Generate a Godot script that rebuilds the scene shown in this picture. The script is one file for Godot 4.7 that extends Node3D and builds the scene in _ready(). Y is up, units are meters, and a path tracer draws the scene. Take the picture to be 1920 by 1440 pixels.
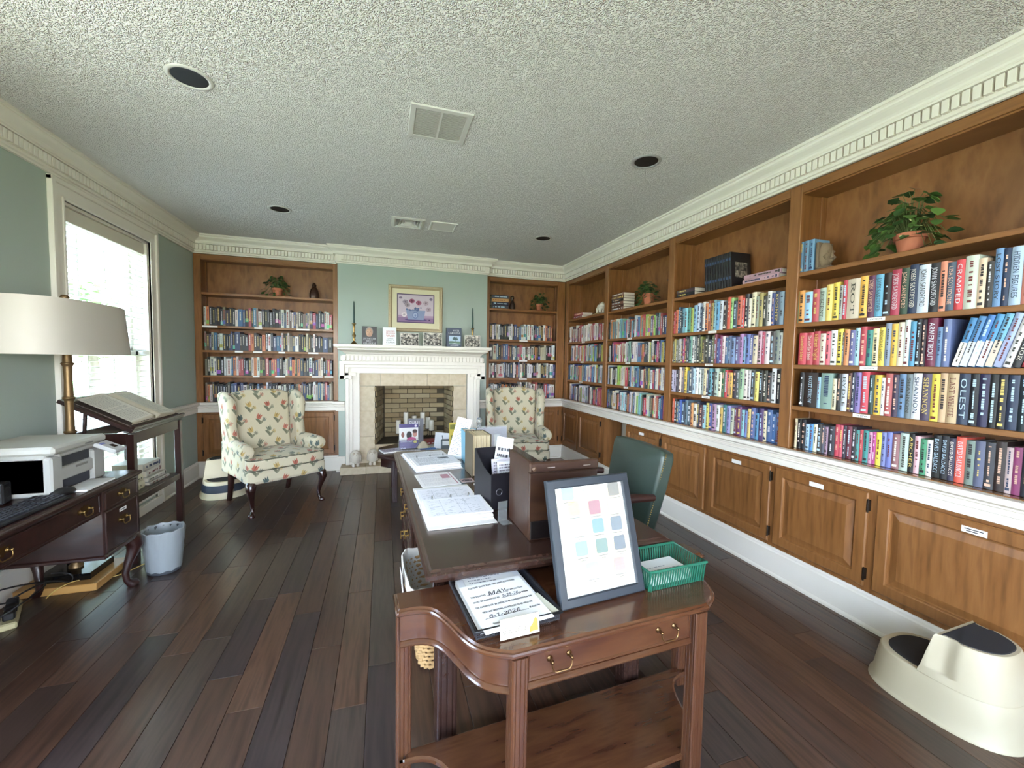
extends Node3D
# A library room: built-in bookcases, a fireplace, wing chairs, desks and a serving table.

const EYE := Vector3(0, 1.396, 0)
const XL := -2.009      # left wall
const XR := 2.483       # face of the right-hand bookcases
const ZB := -5.5        # face of the rear bookcases
const ZC := -5.43       # face of the chimney breast
const YC := 2.714       # ceiling
const ZF := 1.5         # wall behind the camera

var used := {}
var mats := {}
var rng := RandomNumberGenerator.new()
var FR := Transform3D(Basis(Vector3(0, 0, 1), Vector3(0, 1, 0), Vector3(-1, 0, 0)), Vector3(XR, 0, 0))
var FL := Transform3D(Basis(Vector3(0, 0, -1), Vector3(0, 1, 0), Vector3(1, 0, 0)), Vector3(XL, 0, 0))
var FB := Transform3D(Basis(), Vector3(0, 0, ZB))

# ---------------------------------------------------------------- mesh builder
class MB:
	var v := PackedVector3Array()
	var n := PackedVector3Array()
	var c := PackedColorArray()
	var uv := PackedVector2Array()
	var ix := PackedInt32Array()
	var col := Color(1, 1, 1)
	var X := Transform3D()

	func at(t: Transform3D) -> MB:
		X = t
		return self

	func _p(p: Vector3, nr: Vector3, u := Vector2()) -> int:
		v.append(p)
		n.append(nr)
		c.append(col)
		uv.append(u)
		return v.size() - 1

	func poly(pts: Array) -> void:   # convex, counter-clockwise seen from outside
		var q := []
		for p in pts:
			q.append(X * (p as Vector3))
		var nr := Vector3()
		for i in q.size():
			var a: Vector3 = q[i]
			var b: Vector3 = q[(i + 1) % q.size()]
			nr += a.cross(b)
		nr = nr.normalized()
		var b0 := v.size()
		var uvs := [Vector2(0, 1), Vector2(1, 1), Vector2(1, 0), Vector2(0, 0)]
		for i in q.size():
			_p(q[i], nr, uvs[i % 4])
		for i in range(1, q.size() - 1):
			ix.append(b0)
			ix.append(b0 + i + 1)
			ix.append(b0 + i)

	func quad(a: Vector3, b: Vector3, d: Vector3, e: Vector3) -> void:
		poly([a, b, d, e])

	func box(ce: Vector3, s: Vector3, ch := 0.0) -> void:
		var h := s / 2.0
		if ch <= 0.0:
			for ax in 3:
				for sg in [-1.0, 1.0]:
					_face(ce, h, ax, sg, h, 0.0)
			return
		ch = minf(ch, minf(h.x, minf(h.y, h.z)) * 0.95)
		for ax in 3:
			for sg in [-1.0, 1.0]:
				_face(ce, h, ax, sg, h, ch)
		var k := h - Vector3(ch, ch, ch)
		for ax in 3:   # edges along ax
			var b := (ax + 1) % 3
			var d := (ax + 2) % 3
			for sb in [-1.0, 1.0]:
				for sd in [-1.0, 1.0]:
					var p0 := Vector3()
					var p1 := Vector3()
					p0[b] = sb * h[b]
					p0[d] = sd * k[d]
					p1[b] = sb * k[b]
					p1[d] = sd * h[d]
					var a0 := p0
					var a1 := p1
					a0[ax] = -k[ax]
					a1[ax] = -k[ax]
					p0[ax] = k[ax]
					p1[ax] = k[ax]
					if sb * sd > 0:
						quad(ce + a0, ce + a1, ce + p1, ce + p0)
					else:
						quad(ce + a1, ce + a0, ce + p0, ce + p1)
		for sx in [-1.0, 1.0]:
			for sy in [-1.0, 1.0]:
				for sz in [-1.0, 1.0]:
					var s3 := Vector3(sx, sy, sz)
					var a := ce + Vector3(sx * h.x, sy * k.y, sz * k.z)
					var b2 := ce + Vector3(sx * k.x, sy * h.y, sz * k.z)
					var d2 := ce + Vector3(sx * k.x, sy * k.y, sz * h.z)
					if s3.x * s3.y * s3.z > 0:
						poly([a, b2, d2])
					else:
						poly([a, d2, b2])

	func _face(ce: Vector3, h: Vector3, ax: int, sg: float, _hh: Vector3, ch: float) -> void:
		var b := (ax + 1) % 3
		var d := (ax + 2) % 3
		var o := Vector3()
		o[ax] = sg * h[ax]
		var u := Vector3()
		u[b] = h[b] - ch
		var w := Vector3()
		w[d] = (h[d] - ch) * sg
		quad(ce + o - u - w, ce + o + u - w, ce + o + u + w, ce + o - u + w)

	func bx(x0: float, x1: float, y0: float, y1: float, z0: float, z1: float, ch := 0.0) -> void:
		box(Vector3(x0 + x1, y0 + y1, z0 + z1) / 2.0, Vector3(absf(x1 - x0), absf(y1 - y0), absf(z1 - z0)), ch)

	func grid(rows: Array, close_v := true, cap0 := false, cap1 := false) -> void:
		var b0 := v.size()
		var m: int = rows[0].size()
		for r in rows.size():
			for j in m:
				_p(X * (rows[r][j] as Vector3), Vector3(), Vector2(float(j) / m, float(r) / maxf(1.0, rows.size() - 1)))
		var mm := m if close_v else m - 1
		for r in rows.size() - 1:
			for j in mm:
				var i0 := b0 + r * m + j
				var i1 := b0 + r * m + (j + 1) % m
				var i2 := i1 + m
				var i3 := i0 + m
				var nr := (v[i1] - v[i0]).cross(v[i3] - v[i0]) + (v[i3] - v[i2]).cross(v[i1] - v[i2])
				for q in [i0, i1, i2, i3]:
					n[q] += nr
				for q in [i0, i2, i1, i0, i3, i2]:
					ix.append(q)
		for q in range(b0, v.size()):
			n[q] = n[q].normalized() if n[q].length() > 1e-12 else Vector3.UP
		var keep := X
		X = Transform3D()
		if cap0:
			var a := []
			for j in m:
				a.append(v[b0 + m - 1 - j])
			poly(a)
		if cap1:
			var a := []
			for j in m:
				a.append(v[b0 + (rows.size() - 1) * m + j])
			poly(a)
		X = keep

	func lathe(pr: Array, seg := 20, smooth := true, sx := 1.0, sz := 1.0) -> void:   # pr: Vector2(r, y), upwards
		var rows := []
		for p in pr:
			var ring := PackedVector3Array()
			for j in seg:
				var a := TAU * j / seg
				ring.append(Vector3(p.x * cos(a) * sx, p.y, -p.x * sin(a) * sz))
			rows.append(ring)
		var c0: bool = pr[0].x > 1e-4
		var c1: bool = pr[-1].x > 1e-4
		if smooth:
			grid(rows, true, c0, c1)
		else:
			for i in rows.size() - 1:
				grid([rows[i], rows[i + 1]], true, c0 and i == 0, c1 and i == rows.size() - 2)

	func tube(pts: Array, rad, seg := 8, caps := true) -> void:
		var rows := []
		var nn := Vector3()
		for i in pts.size():
			var p: Vector3 = pts[i]
			var t: Vector3 = ((pts[mini(i + 1, pts.size() - 1)] as Vector3) - (pts[maxi(i - 1, 0)] as Vector3)).normalized()
			if i == 0:
				nn = t.cross(Vector3.UP if absf(t.y) < 0.9 else Vector3.RIGHT).normalized()
			else:
				nn = (nn - t * nn.dot(t)).normalized()
			var bb := t.cross(nn)
			var r: float = rad[i] if rad is Array else rad
			var ring := PackedVector3Array()
			for j in seg:
				var a := TAU * j / seg
				ring.append(p + (nn * cos(a) + bb * sin(a)) * r)
			rows.append(ring)
		grid(rows, true, caps, caps)

	func inset(o: Array, d: float) -> PackedVector2Array:
		var r := PackedVector2Array()
		for i in o.size():
			var a: Vector2 = o[(i + o.size() - 1) % o.size()]
			var b: Vector2 = o[i]
			var e: Vector2 = o[(i + 1) % o.size()]
			var n1 := (b - a).normalized().orthogonal() * -1.0
			var n2 := (e - b).normalized().orthogonal() * -1.0
			var h := (n1 + n2).normalized()
			r.append(b + h * d / maxf(0.55, h.dot(n1)))
		return r

	# rounded slab: outline counter-clockwise in XY, thickness t along z, edge radius r, faces bulge by bf / bb
	func slab(o: Array, t: float, r: float, bf := 0.0, bb := 0.0, steps := 3) -> void:
		var rows := []
		var cen := Vector2()
		for p in o:
			cen += p as Vector2
		cen /= o.size()
		var sgn := 1.0
		var ar := 0.0
		for i in o.size():
			ar += (o[i] as Vector2).cross(o[(i + 1) % o.size()])
		if ar < 0:
			o = o.duplicate()
			o.reverse()
		var io := inset(o, r)
		var t2 := inset(o, 0.01)
		if t2[0].distance_to(cen) > (o[0] as Vector2).distance_to(cen):
			sgn = -1.0
			io = inset(o, -r)
		var h := t / 2.0
		for k in [0.0, 0.35, 0.7]:
			rows.append(_ring(io, cen, k, -h - bb * (1.0 - k * k)))
		for k in steps + 1:
			var a := PI / 2 * k / steps
			rows.append(_ring(inset(o, sgn * r * (1.0 - sin(a))), cen, 1.0, -h + r * (1.0 - cos(a))))
		for k in steps + 1:
			var a := PI / 2 * k / steps
			rows.append(_ring(inset(o, sgn * r * (1.0 - cos(a))), cen, 1.0, h - r * (1.0 - sin(a))))
		for k in [0.7, 0.35, 0.0]:
			rows.append(_ring(io, cen, k, h + bf * (1.0 - k * k)))
		grid(rows, true)

	func _ring(o: PackedVector2Array, ce: Vector2, k: float, z: float) -> PackedVector3Array:
		var r := PackedVector3Array()
		for p in o:
			var q := ce + (p - ce) * k
			r.append(Vector3(q.x, q.y, z))
		return r

	# prism: outline in XY (any simple polygon), from z0 to z1
	func prism(o: PackedVector2Array, z0: float, z1: float, smooth := false) -> void:
		if Geometry2D.is_polygon_clockwise(o):
			o = o.duplicate()
			o.reverse()
		# is_polygon_clockwise uses y-down: after this the outline is counter-clockwise in y-up when it is not clockwise there
		var ar := 0.0
		for i in o.size():
			ar += o[i].cross(o[(i + 1) % o.size()])
		if ar < 0:
			o.reverse()
		if smooth:
			var r0 := PackedVector3Array()
			var r1 := PackedVector3Array()
			for p in o:
				r0.append(Vector3(p.x, p.y, z0))
				r1.append(Vector3(p.x, p.y, z1))
			grid([r0, r1], true)
		else:
			for i in o.size():
				var a := o[i]
				var b := o[(i + 1) % o.size()]
				quad(Vector3(a.x, a.y, z1), Vector3(a.x, a.y, z0), Vector3(b.x, b.y, z0), Vector3(b.x, b.y, z1))
		var tr := Geometry2D.triangulate_polygon(o)
		for i in range(0, tr.size(), 3):
			var a := o[tr[i]]
			var b := o[tr[i + 1]]
			var d := o[tr[i + 2]]
			if (b - a).cross(d - a) < 0:
				var q := b
				b = d
				d = q
			poly([Vector3(a.x, a.y, z1), Vector3(b.x, b.y, z1), Vector3(d.x, d.y, z1)])
			poly([Vector3(a.x, a.y, z0), Vector3(d.x, d.y, z0), Vector3(b.x, b.y, z0)])

	# stack of insets of one outline in XY: steps of Vector2(inset, z) upwards; closed above and below
	func stack(o: PackedVector2Array, l: Array) -> void:
		var ar := 0.0
		for i in o.size():
			ar += o[i].cross(o[(i + 1) % o.size()])
		if ar < 0:
			o.reverse()
		var rows := []
		for e in l:
			var q := PackedVector3Array()
			for p in inset(Array(o), e.x):
				q.append(Vector3(p.x, p.y, e.y))
			rows.append(q)
		for i in rows.size() - 1:
			grid([rows[i], rows[i + 1]], true)
		for e in [0, rows.size() - 1]:
			var pl := PackedVector2Array()
			for p in rows[e]:
				pl.append(Vector2(p.x, p.y))
			var tr := Geometry2D.triangulate_polygon(pl)
			for k in range(0, tr.size(), 3):
				var a: Vector3 = rows[e][tr[k]]
				var b: Vector3 = rows[e][tr[k + 1]]
				var d: Vector3 = rows[e][tr[k + 2]]
				var ccw := (Vector2(b.x, b.y) - Vector2(a.x, a.y)).cross(Vector2(d.x, d.y) - Vector2(a.x, a.y)) > 0
				if ccw == (e > 0):
					poly([a, b, d])
				else:
					poly([a, d, b])

	# stepped rectangle facing +z: rings of Vector2(inset, depth); the last one is closed with a flat field
	func rings(w: float, h: float, l: Array, back := true) -> void:
		var q := []
		for e in l:
			var x: float = w / 2 - e.x
			var y: float = h / 2 - e.x
			q.append([Vector3(-x, -y, e.y), Vector3(x, -y, e.y), Vector3(x, y, e.y), Vector3(-x, y, e.y)])
		for i in q.size() - 1:
			for j in 4:
				var k := (j + 1) % 4
				quad(q[i][j], q[i][k], q[i + 1][k], q[i + 1][j])
		poly(q[-1])
		if back:
			poly([q[0][3], q[0][2], q[0][1], q[0][0]])

	# moulding: profile of Vector2(out, y) swept along a polyline in plan; left of the path is "out"
	func sweep(pr: Array, path: Array, ends := true) -> void:
		var rows := []
		for i in path.size():
			var p: Vector2 = path[i]
			var d0: Vector2 = (p - (path[i - 1] as Vector2)).normalized() if i > 0 else Vector2()
			var d1: Vector2 = ((path[i + 1] as Vector2) - p).normalized() if i < path.size() - 1 else Vector2()
			if i == 0:
				d0 = d1
			if i == path.size() - 1:
				d1 = d0
			var n0 := Vector2(d0.y, -d0.x)
			var n1 := Vector2(d1.y, -d1.x)
			var h := (n0 + n1).normalized()
			h = h / maxf(0.3, h.dot(n0))
			var r := PackedVector3Array()
			for e in pr:
				r.append(Vector3(p.x + h.x * e.x, e.y, p.y + h.y * e.x))
			rows.append(r)
		for i in rows.size() - 1:
			for j in pr.size() - 1:
				quad(rows[i][j], rows[i][j + 1], rows[i + 1][j + 1], rows[i + 1][j])
		if ends:
			for e in [0, rows.size() - 1]:
				var o := PackedVector2Array()
				for q in pr:
					o.append(q)
				var tr := Geometry2D.triangulate_polygon(o)
				for k in range(0, tr.size(), 3):
					poly([rows[e][tr[k]], rows[e][tr[k + 1]], rows[e][tr[k + 2]]])

	func mesh() -> ArrayMesh:
		var a := []
		a.resize(Mesh.ARRAY_MAX)
		a[Mesh.ARRAY_VERTEX] = v
		a[Mesh.ARRAY_NORMAL] = n
		a[Mesh.ARRAY_COLOR] = c
		a[Mesh.ARRAY_TEX_UV] = uv
		a[Mesh.ARRAY_INDEX] = ix
		var m := ArrayMesh.new()
		m.add_surface_from_arrays(Mesh.PRIMITIVE_TRIANGLES, a)
		return m

# ---------------------------------------------------------------- nodes
func numbered(p: Node, called: String) -> String:
	var k := str(p.get_instance_id()) + called
	var i: int = used.get(k, 0)
	used[k] = i + 1
	return called if i == 0 else "%s_%03d" % [called, i]

func put(called: String, me: Mesh, mat: Material, parent: Node = self, t := Transform3D()) -> MeshInstance3D:
	var o := MeshInstance3D.new()
	o.name = numbered(parent, called)
	o.mesh = me
	o.material_override = mat
	o.transform = t
	parent.add_child(o, true)
	return o

func obj(called: String, mb: MB, mat: Material, parent: Node = self, t := Transform3D()) -> MeshInstance3D:
	return put(called, mb.mesh(), mat, parent, t)

func tag(o: Node, label: String, cat: String, group := "") -> Node:
	o.set_meta("label", label)
	o.set_meta("category", cat)
	if group != "":
		o.set_meta("group", group)
	return o

func thing(called: String, label: String, cat: String, t := Transform3D(), group := "") -> Node3D:
	var o := Node3D.new()
	o.name = numbered(self, called)
	add_child(o, true)
	o.transform = t
	tag(o, label, cat, group)
	return o

func struct(o: Node) -> Node:
	o.set_meta("kind", "structure")
	return o

func T(x: float, y: float, z: float, ry := 0.0, rx := 0.0, rz := 0.0) -> Transform3D:
	return Transform3D(Basis.from_euler(Vector3(rx, ry, rz)), Vector3(x, y, z))

func V(x: float, y: float, z: float) -> Vector3:
	return Vector3(x, y, z)

func V2(x: float, y: float) -> Vector2:
	return Vector2(x, y)

# ---------------------------------------------------------------- materials
func mat(hex: String, rough := 0.6, metal := 0.0, spec := 0.5) -> StandardMaterial3D:
	var k := "%s|%.2f|%.2f|%.2f" % [hex, rough, metal, spec]
	if mats.has(k):
		return mats[k]
	var m := StandardMaterial3D.new()
	m.albedo_color = Color(hex)
	m.roughness = rough
	m.metallic = metal
	m.metallic_specular = spec
	mats[k] = m
	return m

func noise(seed_: int, freq: float, oct := 4, type := FastNoiseLite.TYPE_SIMPLEX_SMOOTH) -> FastNoiseLite:
	var f := FastNoiseLite.new()
	f.seed = seed_
	f.noise_type = type
	f.frequency = freq
	f.fractal_octaves = oct
	return f

func ramp_image(src: Image, stops: Array, contrast := 1.0) -> Image:
	var g := Gradient.new()
	g.colors = PackedColorArray(stops)
	var off := PackedFloat32Array()
	for i in stops.size():
		off.append(float(i) / (stops.size() - 1))
	g.offsets = off
	var im := Image.create(src.get_width(), src.get_height(), false, Image.FORMAT_RGB8)
	var lut := []
	for i in 256:
		lut.append(g.sample(clampf((i / 255.0 - 0.5) * contrast + 0.5, 0, 1)))
	src.convert(Image.FORMAT_L8)
	var d := src.get_data()
	var w := src.get_width()
	for y in src.get_height():
		for x in w:
			im.set_pixel(x, y, lut[d[y * w + x]])
	return im

func wood(stops: Array, rough: float, scale: Vector3, seed_: int, coat := 0.0, contrast := 1.5, offset := Vector3()) -> StandardMaterial3D:
	var k := "wood%d" % seed_
	var tex: ImageTexture
	if mats.has(k):
		tex = mats[k]
	else:
		var cs := []
		for s in stops:
			cs.append(Color(s))
		tex = ImageTexture.create_from_image(ramp_image(noise(seed_, 0.012, 5).get_seamless_image(384, 384), cs, contrast))
		mats[k] = tex
	var m := StandardMaterial3D.new()
	m.albedo_texture = tex
	m.roughness = rough
	m.uv1_triplanar = true
	m.uv1_scale = scale
	m.uv1_offset = offset
	m.uv1_triplanar_sharpness = 4.0
	if coat > 0:
		m.clearcoat_enabled = true
		m.clearcoat = coat
		m.clearcoat_roughness = 0.12
	return m

func picture(im: Image, rough := 0.6) -> StandardMaterial3D:
	var m := StandardMaterial3D.new()
	m.albedo_texture = ImageTexture.create_from_image(im)
	m.roughness = rough
	return m

func vmat(rough := 0.55) -> StandardMaterial3D:
	var k := "vcol%.2f" % rough
	if not mats.has(k):
		var m := StandardMaterial3D.new()
		m.vertex_color_use_as_albedo = true
		m.roughness = rough
		mats[k] = m
	return mats[k]

var fonts := {}
func lettering(text: String, h: float, m: Material, parent: Node, t: Transform3D, serif := false, wide := 0.0) -> MeshInstance3D:
	var f := "Droid Serif" if serif else "Droid Sans"
	if not fonts.has(f):
		var sf := SystemFont.new()
		sf.font_names = PackedStringArray([f])
		fonts[f] = sf
	var tm := TextMesh.new()
	tm.font = fonts[f]
	tm.text = text
	tm.font_size = 24
	tm.curve_step = 3.0
	tm.pixel_size = h / 17.0
	tm.depth = 0.0005
	var ab := tm.get_aabb()
	var sx := 1.0
	if wide > 0.0 and ab.size.x > 0.0:
		sx = wide / ab.size.x
	return put("lettering", tm, m, parent, t * Transform3D(Basis().scaled(Vector3(sx, 1, 1)), Vector3()))

# printed page: word-like dashes, as a flat print
func page_image(w: int, h: int, seed_: int, paper: String, ink: String, top := 0.06, gap := 9, thick := 3, ragged := 0.5, rules := false) -> Image:
	var r := RandomNumberGenerator.new()
	r.seed = seed_
	var im := Image.create(w, h, false, Image.FORMAT_RGB8)
	im.fill(Color(paper))
	var y := int(h * top)
	while y < h * 0.94:
		if rules:
			im.fill_rect(Rect2i(int(w * 0.05), y + thick, int(w * 0.9), 1), Color(ink).lightened(0.35))
		var x := int(w * 0.08)
		var stop := w * (0.92 - r.randf() * ragged * 0.6)
		while x < stop:
			var l := r.randi_range(4, 16)
			if not rules or r.randf() < 0.3:
				im.fill_rect(Rect2i(x, y, mini(l, int(stop) - x + 1), thick), Color(ink).lightened(r.randf() * 0.25))
			x += l + 3
		y += gap
		if r.randf() < 0.1 and not rules:
			y += gap
	return im

# ---------------------------------------------------------------- scene
func _ready() -> void:
	rng.seed = 7
	# camera
	var cam := Camera3D.new()
	cam.name = "camera"
	var yaw := 0.301
	var pitch := 0.0568
	var roll := 0.0175
	var fw := Vector3(sin(yaw) * cos(pitch), -sin(pitch), -cos(yaw) * cos(pitch))
	var rt := Vector3(cos(yaw), 0, sin(yaw))
	var up := rt.cross(fw)
	var r2 := rt * cos(roll) + up * sin(roll)
	var u2 := up * cos(roll) - rt * sin(roll)
	cam.transform = Transform3D(Basis(r2, u2, -fw), EYE)
	cam.fov = rad_to_deg(2.0 * atan(720.0 / 780.0))
	cam.near = 0.02
	cam.far = 200.0
	add_child(cam)
	# sky and exposure
	var env := Environment.new()
	env.background_mode = Environment.BG_SKY
	var sky := Sky.new()
	var sm := ProceduralSkyMaterial.new()
	sm.sky_top_color = Color("8fb4dc")
	sm.sky_horizon_color = Color("e6ecf0")
	sm.ground_bottom_color = Color("9a9a8c")
	sm.ground_horizon_color = Color("d8dad2")
	sm.sky_energy_multiplier = 5.5
	sm.ground_energy_multiplier = 4.5
	sky.sky_material = sm
	env.sky = sky
	env.tonemap_mode = Environment.TONE_MAPPER_LINEAR
	env.tonemap_exposure = 0.8
	env.sdfgi_enabled = true
	env.ssao_enabled = true
	env.ssil_enabled = true
	var we := WorldEnvironment.new()
	we.name = "world_environment"
	we.environment = env
	add_child(we)
	# the sun stands high on the far side of the house and lights the garden
	var sun := DirectionalLight3D.new()
	sun.name = "sun"
	sun.light_color = Color("fff4e2")
	sun.light_energy = 7.0
	sun.light_angular_distance = 0.6
	sun.shadow_enabled = true
	sun.look_at_from_position(Vector3(5, 9, -4), Vector3.ZERO)
	add_child(sun)
	# daylight from the tall windows beside and behind the camera
	day_light("daylight_side_window", V(XL + 0.02, 1.27, -1.425), Vector3(1, 0.05, 0), Vector2(1.0, 2.2), 1.9)
	for x in [-1.35, 0.0, 1.35]:
		day_light("daylight_rear_window", V(x, 1.35, ZF - 0.02), Vector3(0, 0.1, -1), Vector2(1.0, 2.1), 1.55)
	make_materials()
	build_room()
	build_window()
	build_garden()
	build_bookcases()
	build_fireplace()
	build_ceiling_fittings()
	build_main_desk()
	build_serving_table()
	build_left_desk()
	build_wing_chairs()
	build_chairs_and_stools()
	build_lectern()
	build_lamp()
	build_books()
	build_shelf_things()
	build_mantel_things()
	build_desk_things()
	build_table_things()
	build_left_things()

func day_light(called: String, at: Vector3, towards: Vector3, size: Vector2, energy: float) -> void:
	var l := AreaLight3D.new()
	l.name = called
	l.area_size = size
	l.area_normalize_energy = false
	l.light_color = Color("fff2ea")
	l.light_energy = energy
	l.shadow_enabled = true
	add_child(l, true)
	l.look_at_from_position(at, at + towards, Vector3.UP)

var MW: StandardMaterial3D      # white trim paint
var MG: StandardMaterial3D      # sage wall paint
var MCASE: StandardMaterial3D   # honey maple of the bookcases
var MCASEV: StandardMaterial3D
var MBACK: StandardMaterial3D
var MDESK: StandardMaterial3D
var MMAHO: StandardMaterial3D
var MDARK: StandardMaterial3D
var MBRASS: StandardMaterial3D
var MFAB: StandardMaterial3D
var MPAPER: StandardMaterial3D
var MINK: StandardMaterial3D
var MSTONE: StandardMaterial3D

func make_materials() -> void:
	MW = mat("e8e0d4", 0.42)
	MG = mat("a8b2a8", 0.75)
	MCASE = wood(["69421f", "80532b", "8b5d33", "754a26"], 0.38, V(4.0, 0.4, 4.0), 11, 0.15, 1.0)
	MCASEV = wood([], 0.38, V(0.4, 4.0, 0.6), 11, 0.15)
	MBACK = wood(["6c4322", "85572f", "936338", "7a4d28"], 0.45, V(1.5, 0.55, 1.5), 12, 0.1, 1.1)
	MDESK = wood(["2a1a15", "33201a", "3a261f", "2e1c17"], 0.26, V(3.5, 3.5, 0.5), 13, 0.5, 1.0)
	MMAHO = wood(["3f2116", "4b2b1b", "553420", "452617"], 0.22, V(0.6, 4.0, 4.0), 14, 0.6, 1.0)
	MDARK = wood(["200f0d", "2a1512", "331b16", "25120f"], 0.32, V(3.0, 3.0, 0.5), 15, 0.3, 1.0)
	MBRASS = mat("b08d4c", 0.3, 1.0)
	MPAPER = mat("ece8e4", 0.8)
	MINK = mat("26242a", 0.8)
	MSTONE = StandardMaterial3D.new()
	MSTONE.albedo_texture = ImageTexture.create_from_image(ramp_image(noise(21, 0.02, 5).get_seamless_image(256, 256), [Color("bba98c"), Color("c6b598"), Color("cdbea3")], 1.0))
	MSTONE.uv1_triplanar = true
	MSTONE.uv1_scale = V(2.2, 2.2, 2.2)
	MSTONE.roughness = 0.5
	MFAB = StandardMaterial3D.new()
	MFAB.albedo_texture = ImageTexture.create_from_image(tulip_image())
	MFAB.uv1_triplanar = true
	MFAB.uv1_scale = V(2.05, 2.05, 2.05)
	MFAB.uv1_triplanar_sharpness = 6.0
	MFAB.roughness = 0.9
	MFAB.rim_enabled = true
	MFAB.rim = 0.3

# woven tulip pattern of the two wing chairs
func tulip_image() -> Image:
	var s := 512
	var im := Image.create(s, s, false, Image.FORMAT_RGB8)
	im.fill(Color("c2b79c"))
	var r := RandomNumberGenerator.new()
	r.seed = 3
	for i in 9000:
		im.set_pixel(r.randi() % s, r.randi() % s, Color("b6aa8c") if i % 2 else Color("cdc2a8"))
	var heads := ["a8604c", "4f5d5a", "b0945a", "a8604c", "767a68", "4f5d5a", "b0945a", "ae6a58"]
	var k := 0
	for row in 4:
		for colm in 3:
			var cx := colm * 171 + (85 if row % 2 else 0) + 40
			var cy := row * 128 + 50
			var hc := Color(heads[(k * 3 + row) % heads.size()])
			for e in [[0, 0, 1.0, hc], [46, 34, 0.75, Color(heads[(k + 4) % heads.size()]).lerp(Color("c2b79c"), 0.4)]]:
				_tulip(im, cx + e[0], cy + e[1], e[2] * 29.0, e[3], k)
			# leaf: a fat curved comma
			for q in 60:
				var t := q / 59.0
				var px := cx - 34 + 34 * t + 14 * sin(t * PI)
				var py := cy + 22 + 58 * t
				_dot(im, px, py, 2.5 + 10.5 * sin(PI * pow(t, 0.8)), Color("6b6b57"))
			for q in 50:
				var t := q / 49.0
				_dot(im, cx + 10 + 34 * t * t, cy + 82 - 44 * t, 2.0 + 7.5 * sin(PI * t), Color("7d7c68"))
			k += 1
	return im

func _dot(im: Image, x: float, y: float, rad: float, col: Color) -> void:
	var s := im.get_width()
	for j in range(int(y - rad), int(y + rad) + 1):
		for i in range(int(x - rad), int(x + rad) + 1):
			if (i - x) * (i - x) + (j - y) * (j - y) <= rad * rad:
				im.set_pixel(posmod(i, s), posmod(j, s), col)

func _tulip(im: Image, cx: float, cy: float, sz: float, col: Color, k: int) -> void:
	var s := im.get_width()
	var tilt := 0.5 if k % 2 else -0.35
	for j in range(-int(sz * 1.5), int(sz * 1.5)):
		for i in range(-int(sz * 1.5), int(sz * 1.5)):
			var x := (i * cos(tilt) + j * sin(tilt)) / sz
			var y := (-i * sin(tilt) + j * cos(tilt)) / sz
			var w := 0.78 * sqrt(clampf(1.0 - pow((y - 0.15) / 0.85, 2), 0, 1))
			var inside := absf(x) < w and y > -0.3 and y < 1.0
			if y <= -0.3 and y > -1.0:   # three pointed petals
				for c in [-0.55, 0.0, 0.55]:
					if absf(x - c * (1.0 - (y + 0.3) * 0.5)) < 0.27 * (y + 1.0) / 0.7:
						inside = true
			if inside:
				var sh := col if absf(x) > 0.12 or y > 0.5 else col.darkened(0.25)
				im.set_pixel(posmod(int(cx) + i, s), posmod(int(cy) + j, s), sh)

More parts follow.
